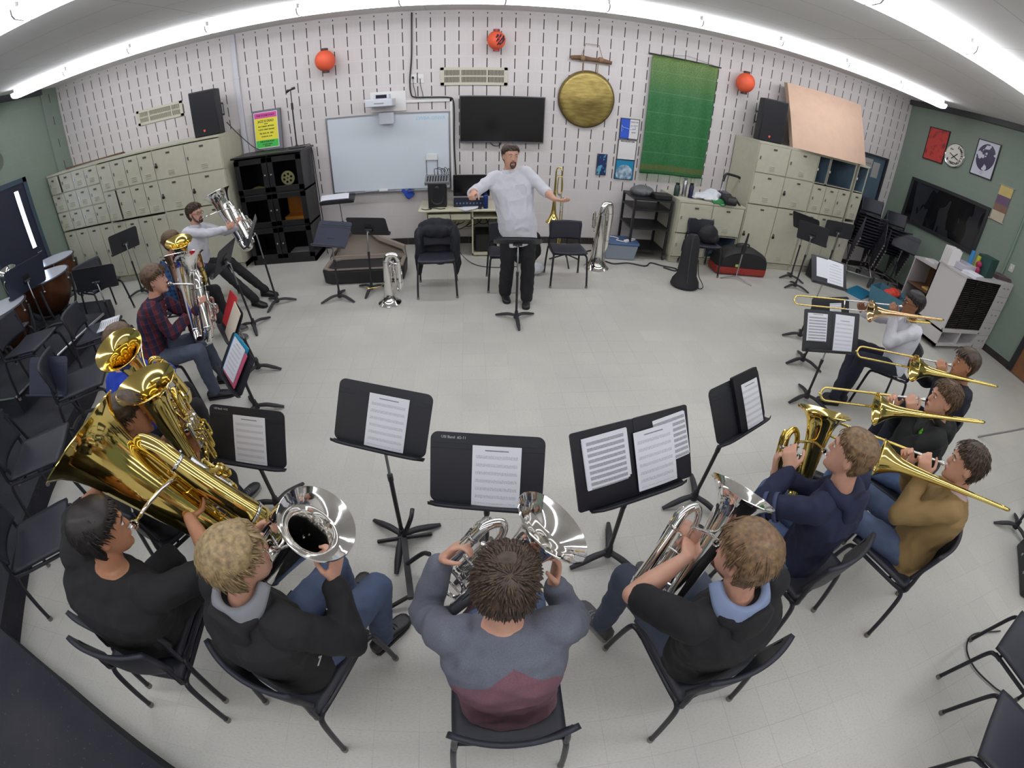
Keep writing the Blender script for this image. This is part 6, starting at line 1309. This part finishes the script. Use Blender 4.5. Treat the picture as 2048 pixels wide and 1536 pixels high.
def person(key,label,hip,az,head,look,pitch=0,roll=0,rh=None,lh=None,knees=None,feet=None,shirt=None,pants=None,shoes=None,hairspec=None,sk=SK_L,sleeve='long',fat=1.0,belly=.0,seat=.45,standing=False,slump=.02,collar=None,hood=None,extra=None,poleR=None,poleL=None,vis=True,shirtlen=-.10,cuff=None,sole=None,brow=None,handR={},handL={},shw=.182):
    hx,hy=hip; fw=V((math.cos(R(az)),math.sin(R(az)),0)); rt=V((math.sin(R(az)),-math.cos(R(az)),0)); up=V((0,0,1))
    ori=V((hx,hy,0)); r=thing('person',label,'person',ori)
    P=V((hx,hy,seat+.085 if not standing else .93)); H=V(head); la=R(look); lf=V((math.cos(la)*math.cos(R(pitch)),math.sin(la)*math.cos(R(pitch)),math.sin(R(pitch)))); lr=V((math.sin(la),-math.cos(la),0)); lu=lr.cross(lf); q=R(roll); lr2=lr*math.cos(q)+lu*math.sin(q); lu2=lu*math.cos(q)-lr*math.sin(q)
    Hm=basis(H,lr2,lf,lu2); N=H-lu2*.165-lf*.025-fw*.02
    ax=(N-P).normalized(); rtt=(rt-ax*rt.dot(ax)).normalized()
    SR=N+rtt*shw-ax*.055-fw*.005; SL=N-rtt*shw-ax*.055-fw*.005
    arms={}
    for sd,S,spec,pole in (('R',SR,rh,poleR),('L',SL,lh,poleL)):
        sg=1 if sd=='R' else -1
        if spec is None: spec=dict(p=P+fw*.28+rt*.16*sg+up*.10,n=(0,0,-1),d=fw)
        g=V(spec['p']); pole=V(pole) if pole else (-up*1.0+rt*sg*.55-fw*.15)
        nn=V(spec['n']).normalized() if 'n' in spec else (V(spec['axis'])-g).normalized()
        if 'd' in spec: d=V(spec['d'])
        else:
            e0,_=two_bone(S,g-nn*.02,.29,.34,pole); d=g-e0
        d=(d-nn*d.dot(nn)); d=d.normalized() if d.length>1e-3 else fw
        W=g-d*.058-nn*.020; E,W2=two_bone(S,W,.285,.255,pole); arms[sd]=(S,E,W2,d,nn,spec.get('curl',.85),spec.get('spread',0))
    hipR,hipL=P+rt*.095-up*.015,P-rt*.095-up*.015; legs={}
    for i,(sd,hp) in enumerate((('L',hipL),('R',hipR))):
        sg=1 if sd=='R' else -1
        if knees and knees[i]: K=V(knees[i])
        else: K=hp+fw*.42+rt*.05*sg+up*(.02)
        if feet and feet[i]: A=V((feet[i][0],feet[i][1],feet[i][3] if len(feet[i])>3 else 0)); fa=feet[i][2]
        else: A=V((K.x,K.y,0))+fw*.02; fa=az-6*sg
        d=K-hp
        if not standing and d.length>.46: K=hp+d.normalized()*.46
        legs[sd]=(hp,K,A,fa)
    # --- the body: one continuous skin
    b=MB(); b.loft([[Hm@p for p in rg] for rg in head_rings()])
    b.ell(Hm@V((0,.098,-.020)),(.0135,.016,.017),ax=(lr2,lf,lu2),n=10,m=8); b.tube([Hm@V((0,.088,.025)),Hm@V((0,.098,-.012))],[.008,.012],8)
    b.tube([Hm@V((-.045,.082,.030)),Hm@V((0,.092,.034)),Hm@V((.045,.082,.030))],[.006,.009,.006],8)
    b.ell(Hm@V((0,.088,-.062)),(.022,.010,.012),ax=(lr2,lf,lu2),n=10,m=6); b.ell(Hm@V((0,.080,-.105)),(.024,.018,.018),ax=(lr2,lf,lu2),n=10,m=8)
    for s in (-1,1): b.ell(Hm@V((s*.078,-.008,-.005)),(.010,.020,.032),ax=((lr2+lf*.3*s*-1).normalized(),lf,lu2),n=10,m=8)
    b.tube(smooth_path([Hm@V((0,-.022,-.06)),N.lerp(H,.42)-fw*.0,N-ax*.03],4),[.056,.056,.062],14)
    b.loft(torso_rings(P,N,rtt,fw,slump,fat*.93,-.006,belly*.8))
    for sd in 'RL':
        S,E,W,d,nn,cu,sprd=arms[sd]; limb(b,[S,S.lerp(E,.5),E],[.050*fat**.5,.046*fat**.5,.040]); limb(b,[E,E.lerp(W,.35),E.lerp(W,.75),W],[.041,.044*fat**.3,.034,.0265]); hand(b,W,d,nn,sd=='R',cu,sprd)
        hp,K,A,fa=legs[sd]; an=A+up*.10; limb(b,[hp,hp.lerp(K,.5),K],[.072,.066,.052]); limb(b,[K,K.lerp(an,.4),an],[.050,.048,.036]); b.ell(an-up*.03,(.035,.035,.05))
    obj('body',union(b,.0062 if vis else .011,2,ori=ori,mats=sk,name='body'),r)
    if vis:
        for s in (-1,1):
            e=MB().ell(Hm@V((s*.031,.0815,.012)),(.0105,.0100,.0055),ax=(lr2,lf,lu2),n=12,m=8); e.v=[v-ori for v in e.v]; eo=e.build('eye',M_EYEW,r)
            e=MB().ell(Hm@V((s*.031,.0910,.011)),(.0052,.0022,.0050),ax=(lr2,lf,lu2),n=10,m=6); e.v=[v-ori for v in e.v]; e.build('iris',M_EYED,eo)
            e=MB().tube([Hm@V((s*.014,.094,.032)),Hm@V((s*.030,.0945,.037)),Hm@V((s*.050,.083,.031))],[.003,.004,.002],6); e.v=[v-ori for v in e.v]; e.build('eyebrow',brow or hairspec['mat'],r)
        e=MB().ell(Hm@V((0,.0945,-.063)),(.021,.0062,.0065),ax=(lr2,lf,lu2),n=12,m=6); e.v=[v-ori for v in e.v]; e.build('mouth',M_LIP,r)
    if hairspec: hair(r,Hm,ori=ori,**hairspec)
    # --- clothes
    s=MB(); rings=torso_rings(P,N,rtt,fw,slump,fat,.008,belly); 
    s.loft(rings[0 if shirtlen<-.08 else 1:-1]) 
    if standing or shirtlen<-.2: 
        lo=rings[0]; cc=sum(lo,V())/len(lo); s.loft([[p+V((0,0,shirtlen+.05)) if False else cc+(p-cc)*1.03+V((0,0,-.09)) for p in lo],[cc+(p-cc)*1.02 for p in lo],rings[1]])
    for sd in 'RL':
        S,E,W,d,nn,cu,_=arms[sd]; f=fat**.5
        if sleeve=='long':
            limb(s,[S-(S-N)*.25,S,S.lerp(E,.5),E],[.062*f,.067*f,.062*f,.059*f]); limb(s,[E,E.lerp(W,.4),E.lerp(W,.90)],[.059*f,.058,.048])
        elif sleeve=='elbow':
            limb(s,[S-(S-N)*.25,S,S.lerp(E,.5),E],[.060*f,.064*f,.060*f,.058*f]); limb(s,[E,E.lerp(W,.28)],[.057*f,.054])
        else: limb(s,[S-(S-N)*.25,S,S.lerp(E,.45),S.lerp(E,.78)],[.060*f,.066*f,.064*f,.062*f])
    seed=sum(ord(ch) for ch in key); obj('shirt',union(s,.0105,3,.011,11,seed,ori,shirt,'shirt',(1,1,.75)),r)
    if sleeve=='elbow':
        for sd in 'RL':
            S,E,W,*_=arms[sd]; c=MB().tube([E.lerp(W,.22)-ori,E.lerp(W,.36)-ori],[.059,.052],16); c.build('cuff',shirt if not isinstance(shirt,list) else shirt[0],r,True,solid=.006)
    t=MB(); t.loft(torso_rings(P,N,rtt,fw,slump,fat*.95,-.006,belly*.5)[0:3])
    for sd in 'RL':
        hp,K,A,fa=legs[sd]; an=A+up*.085; kk=1.1 if standing else 1
        limb(t,[hp,hp.lerp(K,.5),K],[.088*fat**.5*(1.12 if standing else 1),.083*fat**.4*(1.15 if standing else 1),.068*kk*(1.15 if standing else 1)]); limb(t,[K,K.lerp(an,.45)-fw*.008,an],[.067*kk*(1.15 if standing else 1),.064*kk*(1.2 if standing else 1),.056*kk*(1.3 if standing else 1)])
    t.ell(P-up*.04,(.135*fat,.10*fat,.08),ax=(rtt,fw,up))
    obj('trousers',union(t,.0115,3,.009,10,seed+3,ori,pants,'trousers',(1,1,1)),r)
    for sd in 'LR':
        hp,K,A,fa=legs[sd]; shoe(r,(A.x,A.y,A.z),fa,shoes,sole or M_SOLEB,ori=ori)
    if collar:
        c=MB(); f=(lf-ax*lf.dot(ax)).normalized()
        for s_ in (-1,1): c.grid(lambda u,v:N+ax*(.02-.035*v)+(rtt*s_*math.sin(u*2.7)+fw*(math.cos(u*2.7)))*(.066+.022*v)-ori,10,3)
        c.build('collar',collar,r,True,solid=.004)
    if hood:
        out,inn=hood; h=MB(); 
        for a in range(0,19): pass
        pts=[N+ax*.035+(rtt*math.sin(R(t))-fw*math.cos(R(t)))*(.092)+V((0,0,-.02-.035*math.cos(R(t)))) for t in range(-128,129,16)]
        h.tube(smooth_path(pts,2),lerp_list([.016,.030,.040,.046,.040,.030,.016],(len(pts)-1)*2+1),12,up=ax)
        bk=N-fw*.115-ax*.045; h.ell(bk,(.10,.035,.10),ax=(rtt,fw,ax)); 
        obj('hood',union(h,.010,3,.008,12,seed+9,ori,out,'hood'),r)
        if inn:
            g=MB(); g.grid(lambda u,v:N+ax*(.045-.02*math.sin(u*PI))+(rtt*math.sin((u-.5)*4.2)-fw*math.cos((u-.5)*4.2))*(.070+.052*v)+V((0,0,.016+.028*math.sin(v*PI)-.055*v*math.sin(u*PI)+.008*math.sin(u*22)*v))-ori,30,8); g.build('hood_lining',inn,r,True,solid=.004)
    info=dict(root=r,Hm=Hm,N=N,P=P,ori=ori,fw=fw,rt=rtt,ax=ax,arms=arms,up=up)
    if extra: extra(info)
    return info
def spectacles(mat):
    def f(i):
        m=MB(); Hm=i['Hm']
        for s in (-1,1):
            m.tube([Hm@V((s*.033+.024*math.cos(t),.106,.010+.018*math.sin(t)))-i['ori'] for t in [2*PI*k/16 for k in range(16)]],.0026,6,closed=True); m.tube([Hm@V((s*.057,.104,.014))-i['ori'],Hm@V((s*.077,.05,.012))-i['ori'],Hm@V((s*.079,-.02,.008))-i['ori']],.0024,6)
        m.tube([Hm@V((-.009,.107,.014))-i['ori'],Hm@V((.009,.107,.014))-i['ori']],.0026,6); m.build('spectacles',mat,i['root'])
    return f
def beard(mat,full=False):
    def f(i):
        m=MB(); Hm=i['Hm']; ax=(Hm.to_3x3().col[0],Hm.to_3x3().col[1],Hm.to_3x3().col[2])
        m.ell(Hm@V((0,.084,-.100)),(.027,.017,.022),ax=ax); m.tube([Hm@V((-.026,.087,-.095)),Hm@V((-.030,.088,-.07)),Hm@V((-.022,.095,-.050)),Hm@V((0,.100,-.047)),Hm@V((.022,.095,-.050)),Hm@V((.030,.088,-.07)),Hm@V((.026,.087,-.095))],[.007,.006,.006,.005,.006,.006,.007],8)
        if full:
            for s in (-1,1): m.tube(smooth_path([Hm@V((s*.073,.012,.0)),Hm@V((s*.068,.03,-.045)),Hm@V((s*.055,.055,-.085)),Hm@V((s*.02,.08,-.112))],4),[.007,.011,.014,.012],8)
        m.v=[v-i['ori'] for v in m.v]; m.build('beard',mat,i['root'])
    return f
JB=denim('jeans_blue',srgb(44,58,88)); JD=denim('jeans_dark',srgb(30,36,52)); JL=denim('jeans_light',srgb(62,84,124)); TB=cloth('trousers_black',srgb(24,24,28)); TN=cloth('trousers_navy',srgb(26,28,44))
C_BLK=cloth('shirt_black',srgb(22,22,25)); C_HOOD=cloth('hoodie_black',srgb(27,27,30)); C_NAVY=cloth('hoodie_navy',srgb(24,30,58)); C_TAN=cloth('jacket_tan',srgb(138,112,70),.08); C_WHT=cloth('shirt_white',srgb(212,212,220),.03,.1); C_CHAR=cloth('shirt_charcoal',srgb(58,60,66)); C_BLUE=cloth('sweater_blue',srgb(22,58,170)); C_GREYH=cloth('lining_grey',srgb(128,130,136)); C_BLUEH=cloth('lining_blue_grey',srgb(124,138,168)); C_DKN=cloth('jacket_dark_navy',srgb(30,32,44)); C_FOR=cloth('hoodie_green_black',srgb(30,33,32))
def raglan():
    t=NT('shirt_raglan'); co=t.coord(); x,y,z=t.xyz(co); f=t.noise(co,300,2); n=t.noise(co,7,3)
    # maroon body below a slanted yoke, grey shoulders and sleeves (local x = room x, origin under the hips)
    line=t.m('ADD',1.0,t.m('MULTIPLY',t.m('ABSOLUTE',x),-.62)); body=t.m('MULTIPLY',t.m('LESS_THAN',z,line),t.m('LESS_THAN',t.m('ABSOLUTE',t.m('SUBTRACT',x,0)),.205)); body=t.m('MULTIPLY',body,t.m('LESS_THAN',y,.16))
    g=t.mix(f,srgb(78,82,94),srgb(118,122,134)); m=t.mix(f,srgb(94,60,72),srgb(140,100,112)); base=t.mix(body,g,m); base=t.mix(t.m('MULTIPLY',t.ramp(n,.4,.8),.2),base,srgb(60,60,70)); t.set(Base_Color=base,Roughness=.9); return t.mat
PL_R=plaid('plaid_red_navy',srgb(92,26,38),srgb(28,28,62),srgb(30,22,40),.075); PL_B=plaid('plaid_blue',srgb(24,58,110),srgb(20,30,66),srgb(30,84,120),.05)
def H(k): return HORNS[k]
def grip(k,px,w,ax='axis',**kw): return dict(p=w,axis=H(k)[ax](w),**kw)
hs=lambda mat,seed,**k: dict(mat=mat,seed=seed,**k)
def onhorn(k,loc): return H(k)['M']@V(loc)
# P8 grey and maroon
person('P8','person in a grey and maroon shirt seen from behind, playing a silver euphonium',(.41,.05),90,HEADS['P8'],LOOK['P8'],-2,rh=dict(p=(.56,.33,1.03),axis=onhorn('P8',(0,0,-.25))),lh=dict(p=H('P8')['hold'],axis=onhorn('P8',(0,0,-.36))),knees=((.30,.47,.52),(.54,.47,.52)),shirt=raglan(),pants=JB,shoes=M_SHOEB,hairspec=hs(HB,8,thick=.018,tuft=700,tl=.036,spiky=.6),slump=.035,poleR=(.45,.25,-1),poleL=(-.45,.25,-1),fat=1.10)
# P7 blond
def p7x(i):
    Mx=basis(i['P']+i['ax']*.20+i['rt']*.185-i['fw']*.05-i['ori'],i['ax'],i['fw']*-.35*0+i['fw']*-1*0+i['fw'],i['rt']); 
    text('CITI',.06,pm('print_white',srgb(214,212,212),.7),i['root'],basis(i['P']+i['ax']*.17+i['rt']*.194-i['fw']*.02-i['ori'],(i['fw']*.55-i['ax']*.83).normalized(),(i['fw']*.83+i['ax']*.55).normalized(),i['rt']),name='jacket_lettering',bold=.002)
person('P7','blond person in a black hooded jacket with white lettering, playing a silver euphonium',(-.49,.20),66,HEADS['P7'],LOOK['P7'],-4,rh=dict(p=(-.215,.385,1.0),axis=onhorn('P7',(0,0,-.2))),lh=dict(p=H('P7')['hold'],axis=onhorn('P7',(0,0,-.36))),knees=((-.36,.66,.53),(-.135,.56,.54)),feet=((-.40,.72,75),(-.20,.48,52)),shirt=C_HOOD,pants=JB,shoes=M_SHOEB,hairspec=hs(HBL,7,thick=.024,tuft=620,tl=.06,back=-.10,side=-.03,fringe=10),hood=(C_HOOD,C_GREYH),slump=.03,extra=p7x,poleR=(.5,-.2,-1),fat=1.16)
# P9
person('P9','brown-haired person in a black hoodie with grey-blue lining, playing a silver euphonium',(1.27,.14),104,HEADS['P9'],LOOK['P9'],-6,rh=dict(p=H('P9')['valve'],n=(-.3,.5,-.8),curl=.6),lh=dict(p=(1.135,.42,.915),axis=onhorn('P9',(-.1,0,-.4)),d=(.55,.5,.2)),knees=((1.0,.56,.52),(1.30,.66,.52)),feet=((.965,.50,118),(1.32,.70,96)),shirt=C_BLK,pants=JD,shoes=M_SHOEG,sole=M_RUB,hairspec=hs(HLB,9,thick=.022,tuft=620,tl=.06,back=-.095),hood=(C_BLK,C_BLUEH),sleeve='short',slump=.03,fat=1.14,poleL=(-.8,-.5,-.4))
# P10
def p10x(i):
    m=MB(); S,E,W,*_=i['arms']['L']
    for a in (.62,.80): m.tube([S.lerp(E,a)-i['ori'],S.lerp(E,a+.07)-i['ori']],[.072,.071],18,caps=False)
    m.build('sleeve_stripe',cloth('stripe_slate',srgb(58,68,98)),i['root'],True,solid=.004)
person('P10','fair-haired person in a navy hoodie with slate sleeve stripes, playing a gold euphonium',(2.04,.52),107,HEADS['P10'],LOOK['P10'],0,rh=dict(p=H('P10')['hold'],axis=onhorn('P10',(0,0,-.3))),lh=dict(p=(1.87,.80,.97),axis=onhorn('P10',(-.05,0,-.25)),d=(.35,.7,.35)),knees=((1.83,.93,.52),(2.06,.98,.52)),shirt=C_NAVY,pants=JL,shoes=M_SHOEB,hairspec=hs(HLB,10,thick=.016,tuft=520,tl=.035,back=-.075,side=.0),hood=(C_NAVY,None),slump=.02,extra=p10x,poleL=(-.9,-.3,-.5))
# trombonists
def tb(k,label,hip,az,head,look,**kw):
    h=H(k); return person(k,label,hip,az,head,look,rh=dict(p=h['rhand'],n=h['x']*-1,d=h['z']*.8+h['y']*.35,curl=.8),lh=dict(p=h['lhand'],n=h['x']*.9,d=h['z']*.85+h['y']*.3,curl=.9),**kw)
def p11x(i):
    m=MB()
    for s in (-1,1): m.grid(lambda u,v:i['N']+i['fw']*(.075+.035*v)+i['rt']*s*(.02+.05*u+.02*v)-i['ax']*(.03+.26*v)-i['ori'],5,8)
    m.build('lapel',C_TAN,i['root'],True,solid=.008)
tb('P11','dark-haired man in a tan jacket and blue jeans playing the nearest trombone',(2.84,.36),118,(2.865,.44,1.135),131,pitch=-4,shirt=C_TAN,pants=JB,shoes=M_SHOEB,hairspec=hs(HB,11,thick=.017,tuft=520,tl=.035,spiky=.5,back=-.07,side=.005),sk=SK_L,fat=1.08,belly=.02,collar=cloth('collar_pink',srgb(196,170,172)),extra=p11x,shirtlen=-.3,poleL=(-.6,-.5,-.75),slump=.0)
def leafx(i):
    m=MB(); c=i['N']-i['rt']*.13+i['fw']*.10-i['ax']*.10-i['ori']
    for a in (-.5,.2,.9): m.ell(c+i['rt']*.02*a+i['ax']*.02*abs(a),(.012,.008,.045),ax=((i['rt']*math.cos(a)+i['ax']*math.sin(a)),i['fw'],(i['ax']*math.cos(a)-i['rt']*math.sin(a))),n=8,m=6)
    m.build('leaf_clip',pm('leaf_green',srgb(110,200,40),.5),i['root'])
tb('P12','light-haired boy in a dark hoodie with a bright green leaf clip, playing a trombone',(3.28,.90),132,(3.285,.975,1.135),148,pitch=-2,shirt=C_FOR,pants=JL,shoes=M_SHOEB,hairspec=hs(HMB,12,thick=.017,tuft=520,tl=.035,spiky=.5,back=-.08,side=.0),hood=(C_FOR,None),extra=leafx,slump=.0)
tb('P13','dark-haired boy in a navy jacket playing a trombone, third along the right side',(4.12,1.28),138,(4.13,1.37,1.135),147,pitch=-4,shirt=C_DKN,pants=TN,shoes=M_SHOEB,hairspec=hs(HB,13,thick=.022,tuft=520,tl=.05,back=-.08,side=-.02,fringe=8),sk=SK_M,slump=.0)
tb('P14','dark-haired person with glasses in a white shirt playing the farthest trombone',(4.52,2.26),150,(4.47,2.32,1.175),151,pitch=-4,shirt=C_WHT,pants=TN,shoes=M_SHOEB,hairspec=hs(HK,14,thick=.020,tuft=520,tl=.04,back=-.08),sk=SK_D,feet=(None,(3.93,2.32,165)),extra=spectacles(M_GLASSB),slump=.0)
# P5
def p5x(i):
    m=MB(); c=i['N']+i['fw']*.128-i['ax']*.16+i['rt']*.03-i['ori']; M=basis(c,(i['rt']*.9+i['ax']*.3).normalized(),(i['ax']*.9-i['rt']*.3).normalized(),i['fw']); m.rbox((0,0,.006),(.085,.055,.003),.006,M); o=m.build('name_sticker',M_PAPERW,i['root'])
    text('Q*',.06,pm('print_cyan',srgb(90,170,210),.6),i['root'],basis(i['N']+i['fw']*.130-i['ax']*.10+i['rt']*.06-i['ori'],i['rt'],i['ax'],i['fw']),name='shirt_print')
person('P5','person in a charcoal T-shirt with a white name sticker, playing the front gold euphonium',(-1.52,.92),56,HEADS['P5'],LOOK['P5'],-6,rh=dict(p=(-1.24,1.13,.86),axis=onhorn('P5',(0,0,-.45))),lh=dict(p=H('P5')['hold'],axis=onhorn('P5',(0,0,-.36))),feet=((-1.35,1.42,70),(-1.30,1.26,50)),shirt=C_CHAR,pants=TB,shoes=M_SHOEB,sole=M_RUB,hairspec=hs(HB,5,thick=.018,tuft=520,tl=.04),sleeve='short',sk=SK_M,extra=p5x,fat=1.08)
# P6
person('P6','black-haired heavy-set person in a black shirt, playing the big gold tuba at the lower left',(-1.27,.22),84,HEADS['P6'],LOOK['P6'],-8,rh=dict(p=(-.935,.62,.965),axis=onhorn('P6',(.1,0,-.5)),d=(-.35,.8,.25)),lh=dict(p=(-1.36,.70,1.12),axis=onhorn('P6',(0,0,-.3)),d=(.75,.15,.6)),knees=((-1.30,.62,.54),(-1.02,.58,.54)),shirt=C_BLK,pants=TB,shoes=M_SHOEB,hairspec=hs(HK,6,thick=.024,tuft=620,tl=.045,back=-.09,side=-.02),sleeve='elbow',sk=SK_M,fat=1.30,belly=.07,seat=.51,poleL=(-1,.1,-.35),poleR=(1,-.35,-.5),slump=.03,shw=.20)
# P4
person('P4','person in a bright blue sweater half hidden behind the two gold bells',(-2.12,1.66),46,HEADS['P4'],LOOK['P4'],-6,rh=dict(p=H('P4')['valve'],n=(.3,.5,-.8),curl=.6),lh=dict(p=H('P4')['hold'],axis=onhorn('P4',(0,0,-.36))),shirt=C_BLUE,pants=TB,shoes=M_SHOEB,hairspec=hs(HMB,4,thick=.018,tuft=420,tl=.04))
# P2
def p2x(i):
    m=MB()
    for k in range(5): c=i['N']+i['fw']*(.088+.03*min(k,2)/2)-i['ax']*(.03+.06*k)-i['ori']; m.ell(c,(.006,.004,.006),ax=(i['rt'],i['fw'],i['ax']),n=8,m=6)
    m.build('shirt_button',M_PAPERW,i['root'])
person('P2','brown-haired person in a red and navy plaid shirt and jeans, playing the tall silver tuba',(-2.62,2.62),24,HEADS['P2'],LOOK['P2'],-4,rh=dict(p=(-2.22,2.90,.82),axis=onhorn('P2',(.15,0,-.5))),lh=dict(p=H('P2')['hold'],axis=onhorn('P2',(0,0,-.3))),knees=((-2.22,2.92,.53),(-2.14,2.66,.53)),feet=((-2.16,2.92,10),(-2.14,2.66,15)),shirt=PL_R,pants=JD,shoes=M_SHOEB,hairspec=hs(HMB,2,thick=.024,tuft=620,tl=.05,back=-.08,side=0,fringe=12),collar=cloth('collar_navy',srgb(34,26,44)),extra=p2x)
# P3
person('P3','person in a blue plaid shirt hidden behind the silver tuba, playing a gold euphonium',(-3.06,3.80),5,HEADS['P3'],LOOK['P3'],-4,rh=dict(p=H('P3')['valve'],n=(.3,.1,-.8),curl=.6),lh=dict(p=H('P3')['hold'],axis=onhorn('P3',(0,0,-.36))),feet=((-2.56,3.95,10),(-2.46,3.76,0)),shirt=PL_B,pants=TB,shoes=M_SHOEG,sole=M_RUB,hairspec=hs(HMB,3,thick=.02,tuft=320,tl=.04))
# P1
def p1x(i): spectacles(M_GLASS)(i); beard(HB,True)(i)
person('P1','curly-haired bespectacled person in a white shirt, playing a silver tuba by the black cabinet',(-3.36,4.86),-12,HEADS['P1'],LOOK['P1'],-2,rh=dict(p=(-2.80,5.0,1.0),axis=onhorn('P1',(.1,0,-.5)),d=(.6,.5,.3)),lh=dict(p=H('P1')['hold'],axis=onhorn('P1',(0,0,-.36))),knees=((-2.90,4.88,.55),(-2.92,4.66,.54)),feet=((-2.50,4.92,-10),(-2.52,4.62,-22)),shirt=C_WHT,pants=TB,shoes=M_SHOEB,hairspec=hs(HB,1,thick=.022,tuft=420,tl=.03,curly=.02,back=-.07,side=.0),collar=C_WHT,extra=p1x)
# conductor
def condx(i):
    beard(HB)(i); m=MB().rbox((0,0,0),(.10,.115,.004),.006,basis(i['N']+i['fw']*.148-i['ax']*.20-i['rt']*.085-i['ori'],i['rt'],i['ax'],i['fw'])); m.build('chest_pocket',C_WHT,i['root'])
    p=MB().rbox((0,-.25,0),(.032,.52,.006),.003,basis(i['N']+i['fw']*.139-i['ax']*.03-i['ori'],i['rt'],i['ax'],i['fw']))
    c=MB()
    for k in range(5): c.ell(i['N']+i['fw']*.150-i['ax']*(.06+.09*k)-i['ori'],(.006,.004,.006),ax=(i['rt'],i['fw'],i['ax']),n=8,m=6)
    c.build('shirt_button',M_PAPERW,i['root'])
person('P15','bearded conductor in a white shirt and black trousers standing with both arms spread',(.86,4.56),268,(.745,4.47,1.745),285,-2,rh=dict(p=(.345,4.16,1.375),n=(.4,.2,-.8),d=(-.5,-.8,.05),curl=1.5),lh=dict(p=(1.24,4.14,1.365),n=(.25,.3,.9),d=(.85,-.5,.05),curl=.35,spread=.5),standing=True,knees=((.99,4.49,.50),(.75,4.52,.50)),feet=((.985,4.44,262),(.735,4.60,275)),shirt=C_WHT,pants=TB,shoes=M_SHOEB,hairspec=hs(HB,15,thick=.016,tuft=520,tl=.035,line=.082,side=.0,back=-.07),collar=C_WHT,sleeve='elbow',fat=1.26,belly=.05,poleR=(-.6,.4,-.6),poleL=(.6,.4,-.6),extra=condx,slump=.0,shirtlen=-.3)
SC.view_settings.exposure=-1.68
